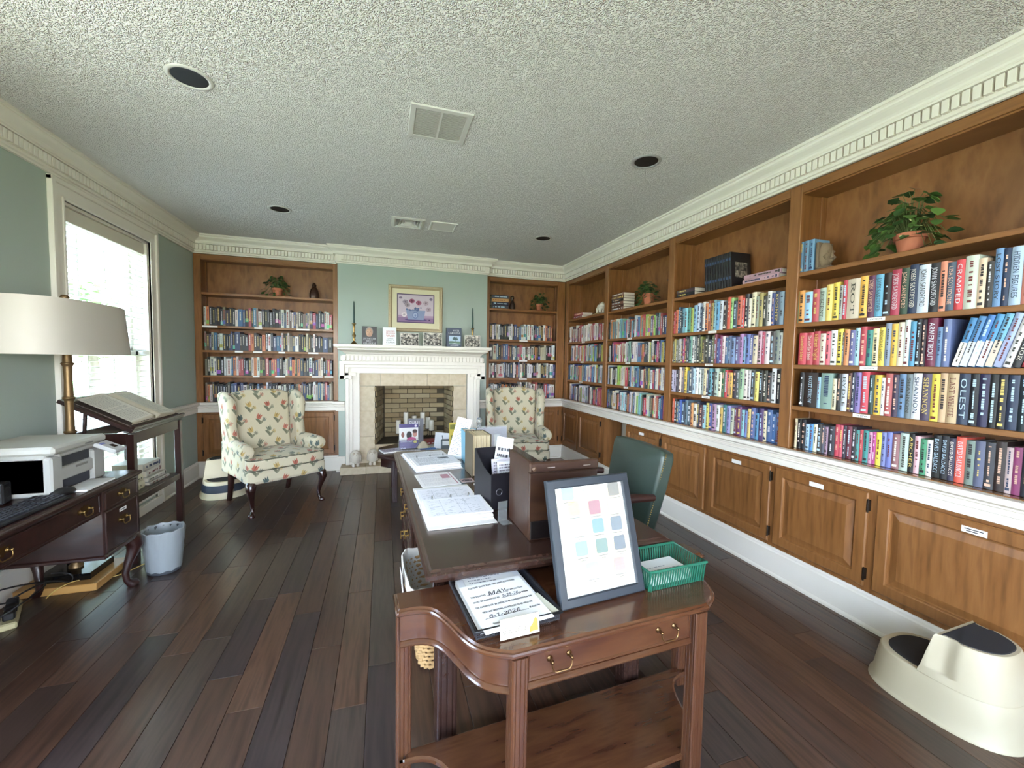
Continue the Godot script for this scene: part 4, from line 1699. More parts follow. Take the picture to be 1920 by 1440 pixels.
# ---------------------------------------------------------------- floor lamp
func build_lamp() -> void:
	var o := thing("floor_lamp", "floor lamp with a bamboo-style brass pole and wide oval linen shade", "lamp", T(-1.8, 0, -3.16))
	var m := MB.new()
	m.bx(-0.13, 0.13, 0.045, 0.085, -0.115, 0.115, 0.003)
	obj("base_block", m, mat("101011", 0.12), o)
	m = MB.new()
	m.bx(-0.19, 0.19, 0.0, 0.045, -0.175, 0.175, 0.004)
	obj("base_plinth", m, mat("b98a4e", 0.4), o)
	var br := mat("7d6444", 0.42, 0.7)
	m = MB.new()
	var pr := [V2(0.034, 0.085), V2(0.034, 0.1), V2(0.022, 0.108)]
	var y := 0.108
	for k in 7:
		var s := 0.205
		pr += [V2(0.021, y + 0.03), V2(0.019, y + s * 0.5), V2(0.021, y + s - 0.03), V2(0.023, y + s - 0.02), V2(0.029, y + s - 0.012), V2(0.031, y + s - 0.006), V2(0.026, y + s - 0.002), V2(0.022, y + s)]
		y += s
	pr += [V2(0.014, y + 0.02), V2(0.012, 1.68)]
	m.lathe(pr, 16)
	obj("pole", m, br, o)
	m = MB.new()
	m.lathe([V2(0.012, 1.675), V2(0.014, 1.69), V2(0.008, 1.7), V2(0.02, 1.712), V2(0.022, 1.722), V2(0.015, 1.735), V2(0.001, 1.738)], 14)
	obj("finial", m, br, o)
	var sh := mat("cfc6ba", 0.95).duplicate()
	sh.backlight_enabled = true
	sh.backlight = Color(0.5, 0.47, 0.42)
	m = MB.new()   # oval hard shade, open above and below
	var rows := []
	var inner := []
	for e in [[1.385, 0.205, 0.415], [1.39, 0.205, 0.415], [1.66, 0.185, 0.39], [1.685, 0.183, 0.386], [1.69, 0.183, 0.386]]:
		var r := PackedVector3Array()
		var q := PackedVector3Array()
		for j in 48:
			var a := TAU * j / 48
			var c := signf(cos(a)) * pow(absf(cos(a)), 0.72)
			var s := signf(sin(a)) * pow(absf(sin(a)), 0.72)
			r.append(V(e[1] * c, e[0], -e[2] * s))
			q.append(V((e[1] - 0.003) * c, e[0], -(e[2] - 0.003) * s))
		rows.append(r)
		inner.append(q)
	m.grid(rows, true)
	inner.reverse()
	m.grid(inner, true)
	for e in [0, 4]:
		m.grid([rows[e], inner[4 - e]] if e == 4 else [inner[4], rows[0]], true)
	var shade := obj("lamp_shade", m, sh, o)
	m = MB.new()
	m.tube([V(0, 1.675, -0.386), V(0, 1.68, 0), V(0, 1.675, 0.386)], 0.003, 6)
	m.tube([V(-0.183, 1.675, 0), V(0, 1.68, 0), V(0.183, 1.675, 0)], 0.003, 6)
	obj("shade_spider", m, br, shade)

# ---------------------------------------------------------------- books
const ORD := ["first", "second", "third", "fourth", "fifth", "sixth", "seventh", "eighth", "ninth", "tenth", "eleventh", "twelfth", "thirteenth", "fourteenth", "fifteenth", "sixteenth", "seventeenth", "eighteenth", "nineteenth"]

func ordinal(i: int) -> String:
	if i < 19:
		return ORD[i]
	var tens := ["twenty", "thirty", "forty"]
	var tenth := ["twentieth", "thirtieth", "fortieth"]
	var n := i + 1
	if n % 10 == 0:
		return tenth[n / 10 - 2]
	return tens[n / 10 - 2] + "-" + ORD[n % 10 - 1]

func cname(hex: String) -> String:
	var c := Color(hex)
	if c.s < 0.16:
		return "white" if c.v > 0.8 else "pale grey" if c.v > 0.6 else "grey" if c.v > 0.36 else "black"
	if c.v < 0.2:
		return "black"
	var dark := "dark " if c.v < 0.42 else "pale " if c.s < 0.35 and c.v > 0.6 else ""
	var h := c.h * 360.0
	var n := "red"
	if h > 14 and h <= 42:
		n = "brown" if c.v < 0.6 else ("tan" if c.s < 0.5 else "orange")
	elif h > 42 and h <= 68:
		n = "olive" if c.v < 0.6 else ("cream" if c.s < 0.35 else "yellow")
	elif h > 68 and h <= 160:
		n = "green"
	elif h > 160 and h <= 195:
		n = "teal"
	elif h > 195 and h <= 250:
		n = "blue"
	elif h > 250 and h <= 320:
		n = "purple"
	elif h > 320 and h <= 348:
		n = "pink" if c.s < 0.6 else "magenta"
	if n == "cream" or n == "tan":
		dark = ""
	return dark + n

# a hardback with rounded spine towards local +z; base at the origin, thickness along x
func book_meshes(o: Node, w: float, h: float, dep: float, hex: String, hex2 := "", bands := true, title := "", seed_ := 0) -> void:
	var r := RandomNumberGenerator.new()
	r.seed = seed_ * 7919 + 13
	var m := MB.new()
	var t := minf(0.0024, w * 0.14)
	var z0 := -dep / 2
	var z1 := dep / 2
	var bulge := minf(0.006, w * 0.16)
	for s in [-1, 1]:
		m.bx(s * (w / 2 - t), s * w / 2, 0, h, z0, z1 - bulge)
	var rows := []
	for y in [0.0, h]:
		var row := PackedVector3Array()
		for i in 6:
			var a := lerpf(-1.0, 1.0, i / 5.0)
			row.append(V(a * w / 2, y, z1 - bulge * a * a))
		rows.append(row)
	m.grid(rows, false)
	for y in [0.0, h]:
		var q := []
		for i in 6:
			var a := lerpf(-1.0, 1.0, i / 5.0)
			q.append(V(a * w / 2, y, z1 - bulge * a * a))
		q.append(V(w / 2, y, z1 - bulge - t))
		q.append(V(-w / 2, y, z1 - bulge - t))
		if y > 0:
			m.poly(q)
		else:
			q.reverse()
			m.poly(q)
	var cc := Color(hex)
	cc.s *= 0.86
	obj("cover", m, mat(cc.to_html(false), 0.4), o)
	m = MB.new()
	m.bx(-w / 2 + t, w / 2 - t, 0.003, h - 0.004, z0 + 0.004, z1 - bulge - t)
	obj("pages", m, mat("d9d0bd", 0.9), o)
	var c := Color(hex)
	var light := c.get_luminance() > 0.42
	var inks := ["2a2428", "6a2a2a", "2c3858", "3a3a34"] if light else ["e8e2d4", "d8c070", "d9d9de", "e0b8a0", "b8d0e0"]
	var ink := mat(inks[r.randi() % inks.size()], 0.5)
	if hex2 != "":
		m = MB.new()
		m.bx(-w / 2 * 0.97, w / 2 * 0.97, 0.002, h * 0.5, z1 - bulge * 0.75, z1 + 0.0006)
		obj("spine_panel", m, mat(hex2, 0.4), o)
	if title != "":
		lettering(title, minf(w * 0.5, 0.02), ink, o, T(0, h * 0.52, z1 + 0.0008, 0, 0, -PI / 2), r.randf() < 0.5, h * 0.78)
		return
	if not bands:
		return
	m = MB.new()
	var y := h * r.randf_range(0.86, 0.93)
	var end := h * r.randf_range(0.1, 0.3)
	var lw := w * r.randf_range(0.22, 0.42)
	while y > end:
		var l := r.randf_range(0.004, 0.011)
		if r.randf() < 0.82:
			m.bx(-lw / 2 * r.randf_range(0.8, 1.0), lw / 2, y - l, y, z1 - bulge * 0.3, z1 + 0.0007)
		y -= l + 0.0022
		if r.randf() < 0.12:
			y -= 0.016
			lw = w * r.randf_range(0.15, 0.35)
	if r.randf() < 0.4:
		m.bx(-w * 0.3, w * 0.3, 0.012, 0.024, z1 - bulge * 0.5, z1 + 0.0006)
	if m.v.size() > 0:
		obj("spine_print", m, ink, o).set_meta("kind", "stuff")

func shelf_book(f: Transform3D, x: float, y: float, w: float, h: float, hex: String, label: String, zs: float, title := "", lean := 0.0, hex2 := "", seed_ := 0) -> Node3D:
	var dep := clampf(h * 0.68, 0.11, 0.16)
	var o := thing("book", label, "book", f * T(x + w / 2, y + 0.0009 + w / 2 * sin(absf(lean)), zs - dep / 2, 0, 0, -lean), "books on the right wall shelves")
	book_meshes(o, w - 0.0008, h, dep, hex, hex2, true, title, seed_)
	return o

const PAL3 := [
	"a83038 c86038 34506c 2c3440 5c8898 7cc0cc 4a8878 98a848 7ca8c8 b8c4d8 2c3850 d8d4cc c87038 8c4028 a08848 78a4b4 5898c8 c8ccd4 3c3030 c84830 98c878 384450 c86048 d04038 2c2c34 dcd4c4 d8cca8 8c9484 a89858 2c2c28 d8d4d0 34407c 2c3858 8098ac 3c3034",
	"5c5840 b0a050 6c685c b8b0b0 584c58 b03058 34343c 3c3844 78a894 d8d8d4 606468 343830 7c8040 4c4438 3c3c34 282c40 585c34 843c48 384080 80305c d8c0c0 3c5c84 485878 6c84b0 584878 a878ac 6c94b4 5c6cac 4c5088 c8b898 c898ac a83450 d8c4c8 484040 788074 c4c8bc 585c58",
	"b0a8c0 a89cb8 3c3440 d8c8b8 6c6068 e0b838 5c7080 485060 a8c0d4 e0e4e4 d8dcd0 8c9490 d8c898 34344c 5898ac 302c30 a8b8ac e0e4c0 34603c b83038 c88048 d8a848 342c38 546058 98b890 d8ccc4 c8c0c0 303030 d8cc60 201c1c 34342c 2c2830 d8d8dc 14141c d8b840",
	"c84828 302c2c 546c84 3050a0 344054 5c7484 3c4c54 c88448 d8d0c4 34384c 4c2c34 8cbcc8 c8b850 384488 a880a0 d8dcd8 c8a048 2c6468 8884b8 b0b498 602438 683868 78b0b8 5c70a8 c8b060 505c90 4880a8 503868 d8c8a0 3c5c90 34609c 5c6c98 a0a4a8"]
const TIT3 := {"0_32": "KOONTZ"}

func build_books() -> void:
	var rown := ["top", "second", "third", "bottom"]
	var sd := 0
	# nearest bay: as read from the photograph
	var rows := [[ROW_A, SH_R[1], -0.017], [ROW_B, SH_R[2], -0.017], [ROW_C, SH_R[3], -0.017], [ROW_D, 0.867, -0.05]]
	var cnt := 0
	for ri in 4:
		var n := 0
		for e in rows[ri][0]:
			if e[0] < -2.016:
				e = [-2.016, e[1] - (-2.016 - e[0]), e[2], e[3], e[4]]
			sd += 1
			var lab := "%s book, %s from the left, %s book row of the nearest right-hand bay" % [cname(e[3]), ordinal(n), rown[ri]]
			shelf_book(FR, e[0], rows[ri][1], e[1], minf(e[2] * 0.985, [0.26, 0.231, 0.231, 0.24][ri]), e[3], lab, rows[ri][2], e[4] if e[4] != "L" else "", 0.0, "", sd)
			n += 1
			cnt += 1
	var n2 := 0
	for e in ROW_LEAN:
		sd += 1
		var lab := "%s leaning book, %s of the slanted run in the nearest bay's second row" % [cname(e[3]), ordinal(n2)]
		var tt: String = {7: "BRAD THOR", 8: "CHARLES TODD"}.get(n2, "")
		var pitch := 0.0275
		if -1.238 + n2 * pitch > -0.99:
			break
		shelf_book(FR, -1.235 + n2 * pitch, SH_R[2], 0.0245, minf(e[2] * 0.99, 0.231), e[3], lab, -0.017, tt, 0.24, e[4] if e[4] != e[3].to_upper() and tt == "" else "", sd)
		n2 += 1
		cnt += 1
	# third bay
	for ri in 4:
		var cs: PackedStringArray = PAL3[ri].split(" ")
		var x0 := -3.185
		var span := -2.06 - x0
		var ws := []
		var tot := 0.0
		for i in cs.size():
			var w := rng.randf_range(0.7, 1.35)
			ws.append(w)
			tot += w
		var x := x0
		for i in cs.size():
			sd += 1
			var w: float = ws[i] / tot * span
			var h := rng.randf_range(0.19, 0.232) if ri < 3 else rng.randf_range(0.185, 0.225)
			if ri == 0:
				h += 0.018 * i / cs.size()
			var lab := "%s book, %s from the left, %s book row of the third right-hand bay" % [cname(cs[i]), ordinal(i), rown[ri]]
			shelf_book(FR, x, [SH_R[1], SH_R[2], SH_R[3], 0.867][ri], w, h, cs[i], lab, -0.017 if ri < 3 else -0.04, TIT3.get("%d_%d" % [ri, i], ""), 0.0, "", sd)
			x += w
			cnt += 1
	# the rest of the shelves, too far and too many to be told apart singly
	var m := MB.new()
	var bright := ["a83038", "c86038", "34506c", "2c3440", "5c8898", "7cc0cc", "d8d4cc", "d8d4cc", "c87038", "e0dcd0", "2c2c34", "98c848", "c8ccd4", "b03058", "d8cca8", "34407c", "c8b848", "78a894", "1c1c24", "384450", "cfd6da", "b82c38", "4878a8"]
	var sober := ["1c1a1c", "24222a", "d8d4cc", "cfcabf", "2c2c34", "3c3430", "e4e0d6", "34406c", "a83038", "2a2a2e", "b8ac94", "584038", "1c1a1c", "c8c4b8", "26384c", "7a6a54", "2f5f86", "1a1a20", "c86a38", "d8d8d8"]
	var jobs := []
	for k in 4:
		var y: float = [SH_R[1], SH_R[2], SH_R[3], 0.867][k]
		jobs.append([FR, -4.315, -3.24, y, bright, 0.018, 0.032, 0.0])
		jobs.append([FR, -5.38 + 0.04 * (k % 2), -4.38, y, bright if k != 0 else ["d8d4cc", "e0dcd0", "a83038", "cfc8c0", "5a3a48", "d8d4cc"], 0.017, 0.03, 0.0])
		jobs.append([FB, -1.925, -0.585, [SH_L[1], SH_L[2], SH_L[3], 0.867][k], sober, 0.018, 0.036, 0.0])
		jobs.append([FB, 1.385, 2.3 if k == 0 else 2.36, [SH_B[1], SH_B[2], SH_B[3], 0.867][k], sober, 0.018, 0.036, 0.0])
	for j in jobs:
		var x: float = j[1]
		while true:
			var w := rng.randf_range(j[5], j[6])
			if rng.randf() < 0.07:
				w *= 1.6
			if x + w > j[2]:
				break
			var h := rng.randf_range(0.175, 0.222)
			var c := Color(j[4][rng.randi() % j[4].size()])
			c = c.lerp(Color(rng.randf(), rng.randf(), rng.randf()), 0.06)
			c.s *= 0.8
			m.X = j[0] * T(x, j[3] + 0.001, -0.02 - rng.randf() * 0.012)
			_plain_book(m, w - 0.001, h, c)
			x += w
	var o := obj("shelved_books", m, vmat(0.45))
	o.set_meta("kind", "stuff")
	tag(o, "rows of upright books filling the farther shelves beside and behind the fireplace", "books")

func _plain_book(m: MB, w: float, h: float, c: Color) -> void:
	m.col = c.srgb_to_linear()
	var d := 0.15
	m.quad(V(0, 0, 0), V(w, 0, 0), V(w, h, 0), V(0, h, 0))
	m.quad(V(w, 0, 0), V(w, 0, -d), V(w, h, -d), V(w, h, 0))
	m.quad(V(0, 0, -d), V(0, 0, 0), V(0, h, 0), V(0, h, -d))
	m.quad(V(0, h, 0), V(w, h, 0), V(w, h, -0.004), V(0, h, -0.004))
	m.quad(V(w, 0, -d), V(0, 0, -d), V(0, h, -d), V(w, h, -d))
	m.col = Color("d9d0bd").srgb_to_linear()
	m.quad(V(0.001, h - 0.003, -0.004), V(w - 0.001, h - 0.003, -0.004), V(w - 0.001, h - 0.003, -d), V(0.001, h - 0.003, -d))
	var light := c.get_luminance() > 0.42
	m.col = Color(["3a3236", "8a3a3a", "3c4868"][rng.randi() % 3] if light else ["d8d2c4", "c8b070", "c9c9ce"][rng.randi() % 3]).srgb_to_linear()
	var y := h * rng.randf_range(0.82, 0.93)
	var e := h * rng.randf_range(0.12, 0.45)
	var lw := w * rng.randf_range(0.2, 0.42)
	while y > e:
		var l := rng.randf_range(0.006, 0.016)
		m.quad(V(w / 2 - lw / 2, y - l, 0.0006), V(w / 2 + lw / 2, y - l, 0.0006), V(w / 2 + lw / 2, y, 0.0006), V(w / 2 - lw / 2, y, 0.0006))
		y -= l + 0.003
	if rng.randf() < 0.25:
		m.col = Color.from_hsv(rng.randf(), 0.5, 0.7).srgb_to_linear()
		var yy := h * rng.randf_range(0.05, 0.3)
		m.quad(V(0, yy, 0.0005), V(w, yy, 0.0005), V(w, yy + h * 0.2, 0.0005), V(0, yy + h * 0.2, 0.0005))

# a book lying flat: spine towards local +z
func flat_book(f: Transform3D, w: float, th: float, dep: float, hex: String, label: String, group := "", title := "", seed_ := 1) -> void:
	var o := thing("book", label, "book", f * T(0, th / 2 + 0.0008, 0, 0, 0, PI / 2) * T(0, -w / 2, 0), group)
	book_meshes(o, th, w, dep, hex, "", title == "", title, seed_)

# ---------------------------------------------------------------- things on the top shelves
func leaf_mesh(s: float) -> ArrayMesh:
	var m := MB.new()
	var prof := [[0.0, 0.0], [0.22, 0.34], [0.45, 0.44], [0.7, 0.32], [1.0, 0.0]]
	for i in 4:
		var a = prof[i]
		var b = prof[i + 1]
		var ya: float = -0.12 * pow(a[0], 2) * s
		var yb: float = -0.12 * pow(b[0], 2) * s
		for q in [-1, 1]:
			var p0 := V(0, ya, a[0] * s)
			var p1 := V(0, yb, b[0] * s)
			var p2 := V(q * b[1] * s, yb + 0.1 * b[1] * s, b[0] * s)
			var p3 := V(q * a[1] * s, ya + 0.1 * a[1] * s, a[0] * s)
			if q > 0:
				m.poly([p0, p1, p2, p3] if i > 0 else [p0, p1, p2])
			else:
				m.poly([p3, p2, p1, p0] if i > 0 else [p2, p1, p0])
	return m.mesh()

func potted_plant(t: Transform3D, label: String, pr: float, ph: float, spread: float, height: float, leaves: int, ls: float, single: bool, seed_: int) -> void:
	var o := thing("potted_ivy", label, "plant", t, "potted ivy plants on the top shelves")
	o.position.y += 0.001
	var r := RandomNumberGenerator.new()
	r.seed = seed_
	var m := MB.new()
	m.lathe([V2(pr * 0.7, 0), V2(pr * 0.92, ph * 0.72), V2(pr * 0.93, ph * 0.73), V2(pr * 1.06, ph * 0.74), V2(pr * 1.1, ph), V2(pr * 0.98, ph), V2(pr * 0.95, ph * 0.85), V2(0.001, ph * 0.84)], 24, false)
	obj("pot", m, mat("b0694c", 0.85), o)
	var gm := [mat("3c5a2c", 0.5), mat("2f4a28", 0.5), mat("587838", 0.5), mat("46662f", 0.45)]
	var lm := leaf_mesh(ls)
	var st := MB.new()
	var fol := MB.new()
	for i in leaves:
		var a := r.randf() * TAU
		var q := sqrt(r.randf())
		var up := r.randf()
		var tip := V(cos(a) * spread * q, ph + height * (1.0 - q * q) * (0.3 + 0.7 * up), sin(a) * 0.035 * q + 0.03)
		if q > 0.62 and up < 0.45:
			tip.y = ph * r.randf_range(0.1, 0.9)
		var root := V(cos(a) * pr * 0.3, ph * 0.85, sin(a) * pr * 0.3)
		var mid := root.lerp(tip, 0.5) + V(0, height * 0.35, 0)
		st.tube([root, mid, tip], 0.0016, 4, false)
		var b := Basis.from_euler(V(r.randf_range(-0.2, 0.9), PI / 2 - a + r.randf_range(-0.6, 0.6), r.randf_range(-0.4, 0.4)))
		var s := r.randf_range(0.75, 1.2)
		var lt := Transform3D(b * Basis().scaled(V(s, s, s)), tip)
		if single:
			var lf := put("leaf", lm, gm[r.randi() % 4], o, lt)
			if r.randf() < 0.5:   # cream edge of the variegated leaves
				var ed := MB.new()
				var sg := -1.0 if r.randf() < 0.5 else 1.0
				ed.poly([V(sg * 0.3 * ls, 0.035 * ls, 0.3 * ls), V(sg * 0.445 * ls, 0.03 * ls, 0.45 * ls), V(sg * 0.33 * ls, -0.02 * ls, 0.7 * ls), V(sg * 0.24 * ls, 0.0, 0.6 * ls)])
				obj("leaf_edge", ed, mat("c9c48e", 0.6), lf)
		else:
			fol.X = lt
			fol.col = Color(["33512a", "2a4426", "4a6a33", "3d5c2c"][r.randi() % 4]).srgb_to_linear()
			var am := lm.surface_get_arrays(0)
			var b0 := fol.v.size()
			for k in am[0].size():
				fol._p(lt * am[0][k], (lt.basis * am[1][k]).normalized())
			for k in am[12]:
				fol.ix.append(b0 + k)
	obj("stems", st, mat("5c6a38", 0.7), o)
	if not single:
		obj("foliage", fol, vmat(0.5), o).set_meta("kind", "stuff")

func build_shelf_things() -> void:
	var y: float = SH_R[0]
	var fr := func(z: float, back := 0.1) -> Transform3D:
		return FR * T(z, y, -back)
	# nearest bay
	for i in 3:
		shelf_book(FR, -2.016 + i * 0.033, y, 0.031, 0.19, ["4a708c", "557f9c", "5a86a6"][i], "blue book standing by the bookend, %s of three on the nearest top shelf" % ORD[i], -0.02, "", 0.0, "", 900 + i)
	var bk := thing("bookend", "stone-coloured bookend carved with a face beside three blue books", "bookend", fr.call(-1.875, 0.085) * T(0, 0.001, 0))
	var m := MB.new()
	m.bx(-0.036, -0.02, 0, 0.165, -0.06, 0.06, 0.003)
	m.bx(-0.036, 0.045, 0, 0.016, -0.06, 0.06, 0.003)
	obj("support", m, mat("6a5a48", 0.7), bk)
	var rel := MB.new()
	rel.at(T(-0.022, 0.095, 0.0, PI / 2))
	rel.lathe([V2(0.001, -0.075), V2(0.03, -0.07), V2(0.048, -0.04), V2(0.05, 0.0), V2(0.044, 0.04), V2(0.025, 0.066), V2(0.001, 0.072)], 18, true, 1.0, 0.75)
	for s in [-1, 1]:
		rel.at(T(0.014, 0.105, s * 0.018))
		rel.lathe([V2(0.001, -0.01), V2(0.011, 0), V2(0.001, 0.01)], 8)
		rel.at(T(0.006, 0.075, s * 0.03))
		rel.lathe([V2(0.001, -0.02), V2(0.016, 0), V2(0.001, 0.02)], 8)
	rel.at(T(0.02, 0.085, 0))
	rel.lathe([V2(0.012, -0.02), V2(0.009, 0.0), V2(0.001, 0.025)], 8)
	rel.at(T(0.012, 0.055, 0))
	rel.lathe([V2(0.001, -0.012), V2(0.02, 0), V2(0.001, 0.01)], 8)
	obj("carved_face", rel, mat("75634c", 0.8), bk)
	potted_plant(fr.call(-1.475, 0.1), "largest potted ivy with variegated leaves on the nearest top shelf", 0.062, 0.1, 0.17, 0.24, 105, 0.056, true, 5)
	# third bay
	for i in 2:
		flat_book(FR * T(-3.04, y + i * 0.032, -0.09), 0.22, 0.031, 0.15, ["23262c", "46363a"][i], ["dark lower book of the flat pair left of the black set", "brown upper book of the flat pair left of the black set"][i])
	var sett := 10
	for i in sett:
		var o := thing("book", "black volume, %s from the left in the leaning matched set" % ORD[i], "book", FR * T(-2.79 + i * 0.0272, y + 0.002, -0.105, 0, 0, 0.075), "matched black volumes")
		book_meshes(o, 0.0262, 0.262, 0.19, "17171b", "", false, "", 700 + i)
		m = MB.new()
		for yy in [0.06, 0.2]:
			m.bx(-0.009, 0.009, yy, yy + 0.02, 0.093, 0.0957)
		obj("spine_print", m, mat("3a4a66", 0.5), o).set_meta("kind", "stuff")
		if i == sett - 1:
			m = MB.new()
			m.bx(0.0131, 0.0136, 0.075, 0.19, -0.06, 0.055)
			obj("cover_photo", m, cover_photo(), o)
	for i in 2:
		flat_book(FR * T(-2.285 + 0.012 * i, y + i * 0.03, -0.085, 0.03 * i), 0.29, 0.029, 0.15, ["b89098", "a8808c"][i], ["mauve flat book, lower of the pair beside the black set", "mauve flat book, upper of the pair beside the black set"][i], "", "", 60 + i)
	# second bay
	for i in 6:
		flat_book(FR * T(-4.14, y + i * 0.031, -0.09, 0.02 * sin(i * 2.0)), 0.24, 0.03, 0.15, ["6a4434", "5a3a30", "7a4c3c", "30302c", "6f4a3a", "7c5240"][i], "brown volume, %s from the bottom of the flat stack beside the second ivy" % ORD[i], "stacked brown volumes", "", 40 + i)
	potted_plant(fr.call(-3.66, 0.09), "potted ivy in a clay pot beside the stack of brown volumes", 0.06, 0.115, 0.16, 0.14, 90, 0.048, false, 8)
	var cs := thing("candlestick", "dark turned wooden candlestick at the right end of the second bay", "candlestick", fr.call(-3.335, 0.1) * T(0, 0.001, 0))
	m = MB.new()
	m.lathe([V2(0.042, 0), V2(0.042, 0.014), V2(0.02, 0.026), V2(0.014, 0.05), V2(0.024, 0.07), V2(0.014, 0.09), V2(0.012, 0.12), V2(0.024, 0.14), V2(0.014, 0.16), V2(0.018, 0.185), V2(0.036, 0.195), V2(0.036, 0.205), V2(0.012, 0.208)], 18)
	obj("stem", m, mat("2c1a14", 0.35), cs)
	# corner bay
	for i in 2:
		flat_book(FR * T(-5.15 + 0.02 * i, y + i * 0.036, -0.1), 0.24, 0.035, 0.16, ["8c2c34", "9a3440"][i], ["lower red book lying flat in the corner bay", "upper red book lying flat in the corner bay"][i], "", "", 50 + i)
	flat_book(FR * T(-4.66, y, -0.095), 0.2, 0.024, 0.13, "4c3c58", "purple book lying flat under the white elephant", "", "", 55)
	var el := thing("elephant_figurine", "small white ceramic elephant standing on a purple book", "figurine", fr.call(-4.66, 0.095) * T(0, 0.026, 0))
	m = MB.new()
	var wh := mat("e3dccb", 0.3)
	m.at(T(0, 0.07, 0))
	m.lathe([V2(0.001, -0.04), V2(0.035, -0.032), V2(0.045, 0.0), V2(0.035, 0.03), V2(0.001, 0.038)], 16, true, 1.35, 0.85)
	obj("body", m, wh, el)
	for e in [[-0.035, 0.022], [-0.035, -0.022], [0.035, 0.022], [0.035, -0.022]]:
		m = MB.new()
		m.tube([V(e[0], 0, e[1]), V(e[0], 0.06, e[1])], [0.015, 0.017], 8)
		obj("leg", m, wh, el)
	m = MB.new()
	m.at(T(0.055, 0.105, 0))
	m.lathe([V2(0.001, -0.03), V2(0.026, -0.018), V2(0.03, 0.004), V2(0.001, 0.03)], 14)
	m.at(Transform3D())
	m.tube([V(0.075, 0.1, 0), V(0.096, 0.08, 0), V(0.1, 0.055, 0), V(0.108, 0.04, 0)], [0.014, 0.011, 0.008, 0.006], 8)
	for s in [-1, 1]:
		m.at(T(0.045, 0.105, s * 0.03, 0, 0.3 * s))
		m.lathe([V2(0.001, -0.022), V2(0.022, 0), V2(0.001, 0.022)], 12, true, 0.8, 0.22)
	obj("head", m, wh, el)
	# rear left case
	potted_plant(FB * T(-1.2, SH_L[0], -0.11), "potted ivy on the rear left bookcase", 0.055, 0.1, 0.14, 0.17, 80, 0.045, false, 9)
	m = MB.new()
	var g := thing("bronze_figurine", "dark bronze seated bird figurine at the right of the rear left shelf", "figurine", FB * T(-0.8, SH_L[0] + 0.001, -0.1))
	m.lathe([V2(0.05, 0), V2(0.055, 0.02), V2(0.056, 0.06), V2(0.042, 0.11), V2(0.026, 0.135), V2(0.001, 0.14)], 16, true, 1.0, 0.85)
	obj("body", m, mat("3a2418", 0.3, 0.4), g)
	m = MB.new()
	m.at(T(0, 0.158, 0.004))
	m.lathe([V2(0.001, -0.03), V2(0.024, -0.016), V2(0.027, 0.006), V2(0.014, 0.03), V2(0.001, 0.036)], 14)
	m.at(T(0, 0.155, 0.028, 0, PI / 2))
	m.lathe([V2(0.01, 0), V2(0.001, 0.022)], 8)
	obj("head", m, mat("3a2418", 0.3, 0.4), g)
	# rear right case
	for i in 4:
		flat_book(FB * T(1.53, SH_B[0] + i * 0.046, -0.11), 0.235, 0.044, 0.16, ["3c3c48", "28283c", "c08a4c", "4c505c"][i], ["bottom dark volume of the flat stack on the rear right shelf", "navy second volume of the flat stack on the rear right shelf", "tan volume of the flat stack on the rear right shelf", "grey top volume of the flat stack on the rear right shelf"][i], "stack of four thick volumes", "", 80 + i)
	g = thing("bronze_figurine", "dark pear-shaped figurine beside the flat stack on the rear right shelf", "figurine", FB * T(1.71, SH_B[0] + 0.001, -0.06))
	m = MB.new()
	m.lathe([V2(0.035, 0), V2(0.042, 0.03), V2(0.036, 0.07), V2(0.018, 0.11), V2(0.014, 0.13), V2(0.026, 0.15), V2(0.024, 0.175), V2(0.001, 0.19)], 16)
	obj("body", m, mat("2c1c14", 0.35, 0.3), g)
	m = MB.new()
	m.at(T(0, 0.16, 0.02, 0, PI / 2))
	m.lathe([V2(0.01, 0), V2(0.001, 0.02)], 8)
	obj("beak", m, mat("7a5a30", 0.4), g)
	potted_plant(FB * T(2.13, SH_B[0], -0.11), "round potted ivy in a clay pot on the rear right shelf", 0.05, 0.1, 0.13, 0.17, 100, 0.04, false, 12)

func cover_photo() -> StandardMaterial3D:
	var im := Image.create(96, 96, false, Image.FORMAT_RGB8)
	var n := noise(77, 0.035, 4)
	for yy in 96:
		for xx in 96:
			var g := clampf(0.5 + n.get_noise_2d(xx, yy) * 0.5 + (48 - yy) * 0.003, 0, 1)
			im.set_pixel(xx, yy, Color(g * 0.75, g * 0.7, g * 0.64))
	var m := StandardMaterial3D.new()
	m.albedo_texture = ImageTexture.create_from_image(im)
	m.uv1_triplanar = true
	m.uv1_scale = V(8, 8, 8)
	m.roughness = 0.5
	return m

# ---------------------------------------------------------------- mantel, hearth and picture
func textured_quad(called: String, parent: Node, w: float, h: float, t: Transform3D, m: Material) -> void:
	var b := MB.new()
	b.quad(V(-w / 2, -h / 2, 0), V(w / 2, -h / 2, 0), V(w / 2, h / 2, 0), V(-w / 2, h / 2, 0))
	obj(called, b, m, parent, t)

